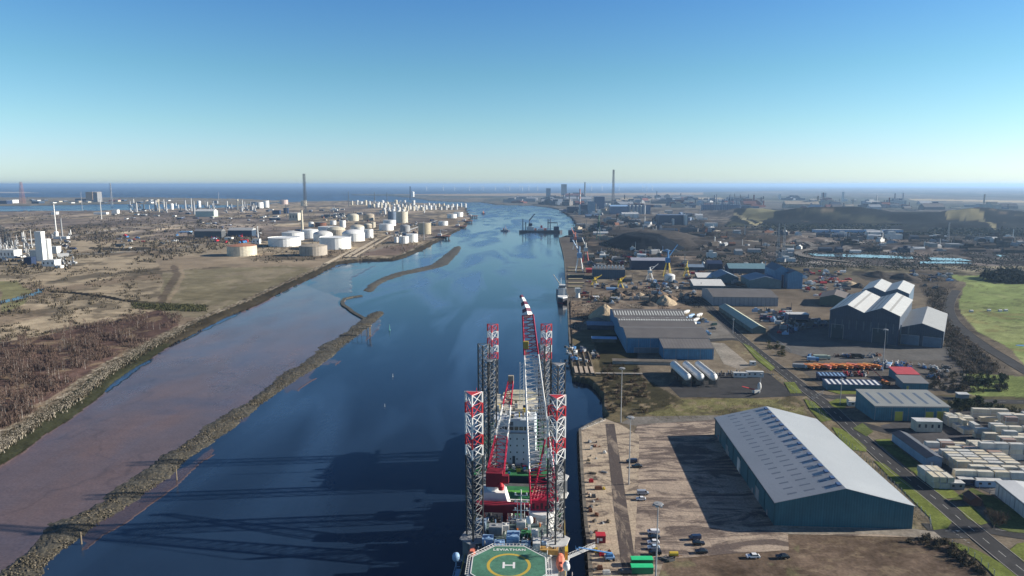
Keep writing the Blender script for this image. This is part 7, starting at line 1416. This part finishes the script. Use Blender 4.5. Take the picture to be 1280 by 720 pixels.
block(749.5, 268, 4, 263, 20, 'small bright white building before the steelworks', white, white)
for (px, py, w_, yt, lb) in [(796, 283, 3, 278.5, 'white hopper tower above the coal yard'), (890, 283, 14, 279, 'pale rubble processing plant beyond the coal heap'), (1054, 252, 1.6, 240, 'white tower far away on the right'), (1058, 251.5, 3, 248.5, 'bright white tank far away on the right'), (1030, 250, 5, 241, 'faint grey tower block far away on the right'), (975, 249, 2, 243, 'faint white column far away beyond the hills'), (1145, 275, 1, 268, 'faint pylon stub') ][:6]: block(px, py, w_, yt, 20, lb, whitem if 'grey' not in lb else lsteel, whitem)
for k in range(22): chimney(880 + k * 2.1 + pr_.uniform(-.6, .6), 262.5, 262.5 - pr_.uniform(6, 20 if k % 5 else 21), pr_.uniform(.6, 1.6), 'blue grey tower in the distant chemical complex on the right horizon', mat('complex steel', (.12, .16, .24), .6), 'process_tower', 'tower')['group'] = 'towers of the distant right chemical complex'
block(903, 262.5, 46, 256, 60, 'long blue grey hall at the foot of the distant chemical complex', mat('complex steel', (.12, .16, .24), .6), stw)
# wagons, distant white roofs, pond strips
for k, (px, w_) in enumerate([(1029, 18), (1052, 18), (1067, 10), (1076, 8), (1091, 12), (1110, 8), (1122, 14)]): block(px, 290.8, w_, 287.6, 25, ORD[k] + ' pale roofed shed from the left in the long line under the spoil hills', lblue, lsteel, 'shed', 'shed', group='pale sheds under the spoil hills')
pond = mat('pond water', (.10, .13, .15), .08, var=0, spec=.7)
for i, pl in enumerate([[(1010, 317.5), (1090, 319), (1140, 321.5), (1142, 324), (1080, 322.5), (1020, 320.5)], [(1160, 322.5), (1200, 323.5), (1215, 327), (1165, 326)], [(1150, 327.5), (1195, 327.5), (1216, 330), (1150, 330)], [(1245, 319), (1262, 320), (1250, 321.4)], [(1100, 304), (1130, 305), (1105, 306)]]): 
    pts = [at(x, y) for x, y in pl]; b = MB(); b.add([(x, y, GZ + 1.0 + .0 * i) for x, y in pts], [tuple(range(len(pts)))[::-1]]); o = b.build('pond', pond); structure(o, 'long pale settling pond on the right bank', 'water')
    if o.data.polygons[0].normal.z < 0: o.data.flip_normals()
wr = smooth([at(*p) for p in [(990, 300), (1004, 302), (1014, 306), (1018, 309.5), (1010, 313), (1000, 315), (998, 318), (1010, 322), (1040, 326), (1062, 328)]]); mbw = MB(); mbw.add(*strip(wr, 14, GZ + 1.6)); o = mbw.build('works_road', grav)
if o.data.polygons[0].normal.z < 0: o.data.flip_normals()
structure(o, 'pale winding works road among the spoil yards', 'road')
wr = smooth([at(*p) for p in [(945, 331), (1010, 329), (1060, 330), (1150, 334), (1290, 338)]]); mbw = MB(); mbw.add(*strip(wr, 10, GZ + .1)); o = mbw.build('works_road', grav)
if o.data.polygons[0].normal.z < 0: o.data.flip_normals()
structure(o, 'straight works road behind the blue sheds', 'road')
for (px, lb) in ((972, 'left'), (979, 'right')): lattower(px, 322, 279, 3.6, lb + ' of the two electricity pylons before the spoil hills', lsteel, .25, 'pylon', 'pylon', None, 9)
lattower(1185, 300, 278, 2.4, 'faint electricity pylon on the far right', lsteel, .25, 'pylon', 'pylon', None, 8); lattower(931, 294, 281, 1.4, 'small lattice mast beyond the coal heap', lsteel, .5, 'lattice_mast', 'mast', None, 8)
block(1167, 313, 9, 304.5, 20, 'left grey works cluster on the far right plain', mat('haze grey works', (.26, .26, .25), .7, var=.3), greyp); block(1196, 313, 16, 305.5, 20, 'right grey works cluster on the far right plain', MATS['haze grey works'], greyp)
# coal and gravel heaps
def heap(px, py, rx, ry, h, m, label, seed=1, flat=.0, hn=.35, name='heap', cat='heap', sharp=1.0, rot=0):
    X, Y = at(px, py); n, k_ = 40, 14; vs_ = []; b = MB()
    ang = np.linspace(0, 2 * math.pi, n, endpoint=False); rad = np.linspace(0, 1, k_)
    A, Q = np.meshgrid(ang, rad); xs = np.cos(A) * Q * rx * (1 + .22 * fbm(np.cos(A) * 3, np.sin(A) * 3, 1.3, 3, seed)); ys = np.sin(A) * Q * ry * (1 + .22 * fbm(np.cos(A) * 3, np.sin(A) * 3, 1.3, 3, seed + 5))
    z = h * np.clip((1 - Q) / (1 - flat), 0, 1) ** sharp + fbm(xs + 50, ys + 50, min(rx, ry) * .5, 4, seed) * h * hn * (Q < .97) * np.clip((1 - Q) * 4, 0, 1); z = np.where(Q > .97, -.4, z)
    b.v = [tuple(map(float, v)) for v in np.stack([xs, ys, z], -1).reshape(-1, 3)]; b.f = [(j * n + i, j * n + (i + 1) % n, (j + 1) * n + (i + 1) % n, (j + 1) * n + i) for j in range(k_ - 1) for i in range(n)]; b.f = [f[::-1] for f in b.f]; b.m = [0] * len(b.f)
    o = b.build(name, m, loc=(X, Y + ry * .0, GZ), rotz=rot); return tag(o, label, cat)
coal = mat('coal', (.009, .013, .02), 1.0, var=.35, scale=.04, fine=.2); sand = mat('sandy gravel', (.40, .32, .22), .95, var=.22, scale=.2, fine=.15); earth = mat('brown earth', (.17, .125, .09), .95, var=.35, scale=.2, fine=.2); dearth = mat('dark spoil', (.075, .066, .058), .95, var=.4, scale=.1, fine=.2)
heap(804, 306, 78, 175, 22, coal, 'huge dark coal heap behind the dock sheds', 3, .5); heap(823, 297, 110, 130, 16, dearth, 'brown black spoil heap beyond the coal heap', 4, .4); heap(790, 292, 90, 110, 12, dearth, 'low spoil heap left beyond the coal', 5, .4); heap(850, 304, 60, 80, 10, dearth, 'dark spoil heap right of the coal heap', 6, .3); heap(898, 305, 130, 60, 8, dearth, 'long dark spoil bank right of the coal yard', 7, .4); heap(880, 318, 80, 40, 6, dearth, 'low dark spoil bank behind the teal roofed sheds', 8, .4); heap(940, 312, 120, 50, 7, dearth, 'dark spoil bank under the pylons', 9, .3); heap(1070, 309, 110, 35, 6, dearth, 'dark spoil bank above the ponds', 10, .3); heap(1150, 307, 90, 40, 7, dearth, 'dark spoil bank right of the ponds', 11, .3)
heap(757, 398, 17, 24, 14, sand, 'steep pale gravel heap beside the blue shed', 12, .08, .3, 'gravel_heap', 'gravel heap', .9); heap(747, 404, 13, 16, 6, mat('grey gravel', (.20, .18, .15), .95, var=.25, scale=.3), 'grey gravel heap at the foot of the pale one', 13, .1, .35, 'gravel_heap', 'gravel heap')
for k, (px, py, r_, h_, m) in enumerate([(831, 379, 14, 9, sand), (822, 378, 13, 8, earth), (838, 375, 10, 6, earth), (812, 372, 10, 5, dearth), (826, 368, 9, 5, earth), (775, 369, 7, 4, earth), (783, 367, 7, 4, dearth), (790, 369, 6, 3, earth), (771, 365, 7, 4, dearth), (800, 369, 7, 3, sand), (1061, 356, 14, 5, sand), (1074, 359, 10, 5, dearth), (1100, 345, 24, 7, dearth), (1130, 348, 22, 7, dearth), (812, 381, 9, 4, dearth)]): heap(px, py, r_, r_ * 1.3, h_, m, ['sandy heap at the right end of the earth heaps', 'brown earth heap left of the sandy one', 'small brown heap behind the sandy one', 'dark earth heap left of the brown ones', 'brown heap at the back of the yard', 'small heap left in the yard behind the gravel', 'dark small heap in the yard behind the gravel', 'tiny brown heap right of the dark small one', 'dark heap near the dock edge', 'tiny sandy heap between the yards', 'sandy heap behind the dark twin sheds', 'dark heap behind the dark twin sheds', 'broad dark heap left beyond the twin sheds', 'broad dark heap right beyond the twin sheds', 'dark small heap near the shed roof'][k], 20 + k, .1, .45, 'earth_heap', 'heap')
# -------- dock area
shed('dock_shed', 'dark blue transit shed with a row of white vents by the dock', 741, 348.5, 44, 36, 13, 14, mat('navy corrugated wall', (.05, .085, .13), .6, rib=3, ribax=2, var=.15), roofdark, axis='x')
for k in range(9): x, y = at(743.5 + k * 4.4, 335.5, GZ + 14); b = MB(); b.box(-.8, .8, -1.5, 1.5, 0, 4.2); tag(b.build('vent_stack', white, loc=(x, y, GZ + 14.3)), ORD[k] + ' white vent from the left on the dark blue transit shed', 'vent', 'white vents on the transit shed')
shed('dock_shed', 'long navy shed with a pale roof edge behind the dock cranes', 789, 337, 56, 30, 14, 17, mat('deep navy wall', (.025, .035, .075), .6), mat('lilac grey roof', (.30, .31, .36), .6, var=.1), axis='x'); shed('dock_shed', 'low red roofed store beside the dark blue transit shed', 732.5, 341, 11, 10, 5, 6.5, red, MATS['red roof sheeting'], axis='x')
shed('white_roof_shed', 'white roofed shed right of the dock cranes', 867, 362, 38, 26, 5, 9.5, mat('shed teal wall', (.06, .10, .12), .7), mat('white roof', (.66, .65, .60), .5, var=.08), axis='x', mono=True); shed('white_roof_shed', 'smaller white roofed shed behind the first one', 872, 350.5, 24, 20, 4, 8, MATS['shed teal wall'], MATS['white roof'], axis='x', mono=True)
shed('curved_shed', 'blue grey shed with a pale ridge behind the white roofed sheds', 896, 353.5, 28, 44, 7, 13, mat('teal grey wall', (.10, .16, .18), .6), roofblue, axis='y'); shed('curved_shed', 'wide blue grey shed left of the tall blue building', 937, 360.5, 38, 46, 10, 15, MATS['teal grey wall'], roofblue, axis='y'); shed('teal_shed', 'long shed with a teal roof in the middle distance', 911, 341.5, 54, 30, 7, 13, darkclad, mat('teal roof', (.15, .26, .30), .6, var=.15), axis='x')
shed('navy_shed', 'navy shed with a white gable end', 884.5, 337, 22, 24, 9, 13, navy, navy, axis='x'); shed('navy_shed', 'low navy shed left of the white gabled one', 860, 338, 24, 24, 5, 8, darkclad, roofblue, axis='x')
x, y = at(952, 339); b = MB(); b.lathe([(5, 0), (4, 8), (.3, 14)], 6); tag(b.build('white_tent', white, loc=(x, y, GZ)), 'bright white tent like cover at the end of the teal roofed shed', 'tent'); x, y = at(879, 334.5); b = MB(); b.lathe([(4, 0), (3, 6), (.3, 10)], 6); tag(b.build('white_tent', white, loc=(x, y, GZ)), 'small white cover between the navy sheds', 'tent')
shed('tall_blue_hall', 'tall blue gabled hall standing above the yards', 967.5, 359.5, 17, 44, 22, 28, blueclad, mat('dark blue roof', (.06, .10, .15), .6), axis='y', doors=[(8.5, 2.5, 16, navy)]); shed('tall_blue_hall', 'lower blue gabled hall right of the tall one', 984, 361, 18, 30, 19, 23, mat('bright blue cladding', (.10, .24, .38), .6, rib=2, ribax=2, var=.15), MATS['dark blue roof'], axis='y')
# stacked pipes on the dock
for k, py in enumerate([335.5, 339.5, 345, 350, 355, 359.5]):
    x, y = at(710.5, py); b = MB(); w_ = pxw(y, 20 - k % 2 * 2); 
    for j in range(5): b.tube((0, j * 1.6, .9), (w_, j * 1.6, .9), .75, n=6)
    tag(b.build('pipe_stack', mat('tan pipes', (.34, .28, .17), .7, var=.25), loc=(x, y, GZ)), ORD[k] + ' row of long tan pipes from the far end of the dock apron', 'pipes', 'pipe rows on the dock apron')
sheet('dock_apron', [(699, 297), (716, 296), (727, 320), (731, 334), (732, 362), (727, 375), (712.5, 376), (710, 381), (706.9, 340), (705.4, 322)], mat('dock apron', (.115, .10, .085), .9, var=.3, scale=.05), .05, 'dark dock apron along the river', 'quay')
def dockcrane(px, py, ytop, label, m1, m2, jib=(18, 22), s=1.0):
    X, Y = at(px, py); h = hgt(Y, ytop) - GZ; t = thing('dock_crane', label, 'dock crane', (X, Y, GZ)); b = MB(); g = 5 * s
    for sx in (-1, 1):
        for sy in (-1, 1): b.tube((sx * g, sy * g, 0), (sx * g * .35, sy * g * .35, h * .45), .6 * s, .45 * s, n=4)
    b.build('portal', m1, t); b = MB(); b.box(-3 * s, 3 * s, -3 * s, 3 * s, h * .45, h * .6); b.tube((0, 0, h * .6), (0, 0, h * .8), 1.2 * s, n=6); b.build('cabin', m2, t); b = MB(); b.tube((0, 0, h * .6), (jib[0], 4, h), .9 * s, .5 * s, n=4); b.tube((0, 0, h * .8), (jib[0] * .6, 2.4, h * .84), .3 * s, n=4); b.build('jib', m2, t)
dockcrane(834, 346, 306, 'tall blue dock crane with a yellow base and a pale jib', yellow, mat('crane blue', (.06, .20, .42), .5), (14, 20), 1.0); dockcrane(858, 346, 326, 'slim yellow dock crane right of the blue one', yellow, yellow, (2, 10), .8); dockcrane(812, 350, 330, 'white luffing crane left of the tall blue one', whitem, whitem, (12, 14), .9)
dockcrane(724, 340, 300, 'tall white level luffing crane on the river quay', white, lblue, (-10, 14), 1.1); dockcrane(732, 328, 297, 'red and white quay crane behind the tall white one', red, whitem, (-6, 12), 1.0); dockcrane(719, 312, 285, 'distant white quay crane near the inlet', whitem, salmon, (-8, 8), .9); dockcrane(775, 360, 345, 'small yellow crane in front of the transit shed', yellow, yellow, (8, 6), .8); dockcrane(743, 357, 344, 'yellow gantry by the pipe rows', yellow, yellow, (10, 5), .8)
dockcrane(748, 300, 262, 'thin green crane mast beyond the docks', mat('crane green', (.05, .12, .09), .6), MATS['crane green'], (4, 10), 1.0); dockcrane(825, 320, 313, 'small red brown hopper crane by the coal yard', rust, whitem, (5, 4), .9)
tank(837, 352, 13, 345, 'white round roofed store by the yellow crane base', whitem, white, 'dome')
# timber jetty with barge frames by the near dock corner
x, y = at(717, 476, 0); t = thing('timber_jetty', 'old timber and concrete jetty beside the dock corner', 'jetty', (x, y, 0), -R(2)); b = MB()
Lj = 78; Wj = 15
for k in range(20): b.box(0, Wj, k * 4, k * 4 + 1.0, 3.6, 4.3)
for u in (0, 5, 10, 14.2): b.box(u, u + .8, 0, Lj, 4.31, 4.9)
b.build('deck_beam', wood, t); b = MB()
for k in range(14):
    for u in (.4, 5.4, 10.4, 14.6): b.tube((u, 1 + k * 5.8, -2), (u, 1 + k * 5.8, 3.6), .4, n=6)
b.build('pile', wood, t)
for k in range(4): b = MB(); b.box(1 + k * 3.6, 3.2 + k * 3.6, 1, 18, 4.95, 5.5); b.build('deck_slab', mat('pale slab', (.42, .34, .26), .8, var=.25), t)
b = MB(); b.box(15, 47, 3, 5.2, 4.0, 4.6); b.tube((30, 4, -1), (30, 4, 4), .5); b.tube((40, 4, 0), (40, 4, 4), .5); b.build('walkway', concrete, t)
jq = random.Random(77)
for k in range(40):
    u, v = jq.uniform(0, 24), jq.uniform(30, 78); m = jq.choice([blue, dgrey, greyp, rust, whitem, wood, navy]); b = MB(); s = jq.uniform(.5, 1.6); b.box(-s, s, -s * .7, s * .7, 0, s * 1.2); b.tube((0, 0, s), (0, s, s * 2.4), .12); X, Y = x + u, y + v
    tag(b.build('dockside_gear', m, loc=(X, Y, 4.9 if u < 15 else GZ), rotz=jq.uniform(0, 3)), 'piece of old dock gear heaped on and behind the timber jetty', 'dock gear', 'dock gear around the timber jetty')
shed('dock_office', 'low blue roofed dock hut behind the timber jetty', 740, 428, 20, 6, 3, 3.6, concdark, lblue, axis='x', mono=True); shed('dock_office', 'long low shed with a grey blue roof beside the gravel heaps', 734, 412, 30, 12, 4, 5, darkclad, roofblue, axis='x', mono=True)
# clutter of vehicles, skips and stores through the yards
def clutter(poly, n, smin, smax, label, grp, mats_, seed, name='yard_store', cat='store', hk=.6):
    global vr
    vr = random.Random(seed); q = random.Random(seed + 1)
    for (px, py) in rpts(poly, n, 14):
        x, y = at(px, py); s = q.uniform(smin, smax); a_ = s * q.uniform(.6, 2.2); h_ = s * q.uniform(.4, 1.2) * hk * 1.6; b = MB(); b.box(-a_, a_, -s * .6, s * .6, 0, h_)
        if q.random() < .5: b.secx([(-s * .6, h_), (s * .6, h_), (0, h_ + s * .4)], -a_, a_)
        else: b.box(-a_ * .5, a_ * .2, -s * .5, s * .5, h_, h_ * 1.5)
        if q.random() < .3: b.tube((a_, 0, 0), (a_, 0, h_ * 3), .12 * s, n=4)
        tag(b.build(name, q.choice(mats_), loc=(x, y, GZ), rotz=q.choice([0, ROT, 1.57, q.uniform(0, 3)])), label, cat, grp)
mixm = [whitem, greyp, dgrey, rust, navy, tanp, lblue, concdark, roofdark, dred, white, dgrey, concrete]
clutter([(735, 345), (870, 343), (880, 372), (760, 382), (725, 378)], 130, 1.2, 3.4, 'small skip or store among the vehicles of the dock yards', 'stores in the dock yards', mixm, 31)
clutter([(707, 272), (760, 270), (870, 272), (880, 300), (770, 296), (725, 312)], 130, 4, 12, 'low plant building in the ore yards beyond the docks', 'plant in the ore yards', [greyp, dgrey, rust, dearth, dearth, whitem, tanp, darkclad, roofdark], 32, 'plant_building', 'building')
clutter([(735, 312), (800, 310), (860, 318), (870, 333), (735, 333)], 70, 2, 6, 'small building in the yard between the coal heap and the dock sheds', 'buildings between the coal heap and dock sheds', mixm, 33, 'yard_building', 'building')
clutter([(860, 326), (965, 328), (965, 360), (905, 358), (860, 352)], 90, 1.4, 4, 'small store in the crowded yards around the teal roofed shed', 'stores around the teal roofed shed', mixm, 34)
clutter([(1003, 338), (1060, 340), (1062, 362), (1030, 380), (1004, 364)], 130, 1.2, 3.2, 'machine or skip in the scrap yard right of the tall blue halls', 'items in the scrap yard by the blue halls', [red, salmon, whitem, white, rust, greyp, navy, dgrey, tanp, dgrey], 35, 'scrap_item', 'scrap')
clutter([(935, 385), (985, 386), (1005, 412), (985, 420), (960, 412), (948, 400)], 70, 1.0, 2.6, 'vehicle or crate parked beside the long narrow store', 'items beside the narrow store', [dgrey, greyp, red, whitem, navy, tanp, lblue], 36, 'parked_item', 'vehicle', .9)
clutter([(985, 400), (1040, 395), (1040, 410), (985, 412)], 20, 1.0, 2.2, 'dark crate in the shade left of the twin sheds', 'crates in the shade of the twin sheds', [dgrey, navy, greyp], 37, 'crate', 'crate')
clutter([(990, 292), (1270, 298), (1290, 316), (1000, 316)], 120, 4, 11, 'low building or stockpile on the far right industrial plain', 'low buildings on the far right plain', [greyp, dearth, whitem, darkclad, roofdark, dearth, dearth], 38, 'plain_building', 'building')
clutter([(880, 285), (1000, 290), (1000, 330), (880, 322)], 80, 3, 9, 'low building or stockpile between the coal yard and the pylons', 'low buildings between the coal yard and pylons', [greyp, dearth, dearth, rust, whitem, darkclad, tanp], 39, 'plain_building', 'building')
clutter([(640, 246), (880, 247), (1040, 250), (1290, 262), (1000, 262), (720, 258), (640, 254)], 200, 14, 45, 'distant building in the towns and works below the sea horizon', 'distant buildings below the sea horizon', [lsteel, greyp, tanp, greyp, roofdark, darkclad, darkclad, brickm], 40, 'distant_building', 'building', .35)
clutter([(700, 262), (760, 264), (860, 268), (880, 276), (720, 272)], 60, 6, 16, 'low works building at the foot of the steelworks', 'low works buildings by the steelworks', [greyp, whitem, darkclad, rust, stw, tanp], 41, 'works_building', 'building')
clutter([(0, 326), (75, 334), (95, 330), (95, 300), (0, 300)], 60, 1.5, 4.5, 'low plant item among the columns of the left chemical works', 'plant items in the left chemical works', [whitem, greyp, navy, lsteel, dgrey], 42, 'plant_item', 'plant')
clutter([(395, 272), (545, 275), (545, 296), (470, 300), (470, 282), (400, 276)], 90, 1.6, 5, 'small pump house or pipe manifold between the storage tanks', 'pump houses between the storage tanks', [whitem, greyp, dgrey, rust, navy, tanp], 43, 'pump_house', 'building')
clutter([(400, 262), (470, 260), (478, 270), (400, 272)], 40, 3, 9, 'low hut on the flat land behind the tank farm', 'huts behind the tank farm', [whitem, greyp, dgrey, tanp], 44, 'hut', 'hut'); clutter([(145, 296), (320, 286), (330, 304), (240, 304), (150, 312)], 50, 1.5, 4.5, 'vehicle or hut along the works road on the left bank', 'items along the left works road', [whitem, greyp, red, blue, dgrey], 45, 'roadside_hut', 'hut')
clutter([(868, 400), (885, 402), (900, 420), (880, 420)], 12, 1, 2, 'crate stacked in the yard right of the large blue shed', 'crates right of the blue shed', [greyp, lblue, dgrey], 46, 'crate', 'crate')
clutter([(1140, 335), (1175, 338), (1200, 344), (1160, 372), (1140, 362)], 26, 1.5, 3.5, 'dark machine behind the twin gabled sheds', 'machines behind the twin gabled sheds', [dgrey, navy, greyp, lblue, whitem], 47, 'machinery', 'machine')

# rough vegetation and litter that nobody could count, over the industrial plains
mass('scrub', 'dark scrub and weeds over the industrial plain on the far right', 'scrub', [(870, 290), (1000, 296), (1290, 298), (1290, 340), (1000, 334), (880, 330)], 2600, .5, 1.3, MATS['dark winter scrub'], 2.2, 12, 61, 5, .35, 5)
mass('scrub', 'dark scrub on the spoil hills', 'scrub', [(910, 284), (960, 280), (1290, 282), (1290, 296), (1000, 290)], 900, .8, 2, MATS['dark winter scrub'], 4, 14, 62, 5, .4, 8)
mass('scrub', 'dark scrub over the ore yards beyond the docks', 'scrub', [(715, 280), (870, 272), (900, 300), (880, 330), (740, 332)], 900, .8, 2.6, MATS['dark winter scrub'], 1.6, 24, 63, 4)
mass('scrub', 'brown weeds between the pipes and tanks of the tank farm', 'scrub', [(280, 268), (480, 262), (545, 290), (500, 322), (430, 326), (300, 330)], 900, .8, 2.4, gorse, 1.4, 18, 64, 4)
mass('scrub', 'dark scrub across the flat land behind the chemical works', 'scrub', [(0, 268), (320, 262), (330, 300), (150, 310), (0, 300)], 1300, 1, 3, gorse, 2.0, 34, 65, 4)
mass('gravel_litter', 'stones and rubbish over the dock yards', 'litter', [(712, 372), (870, 352), (885, 384), (770, 392), (714, 418)], 1500, .3, 1.1, dearth, 1.0, 10, 66, 4)
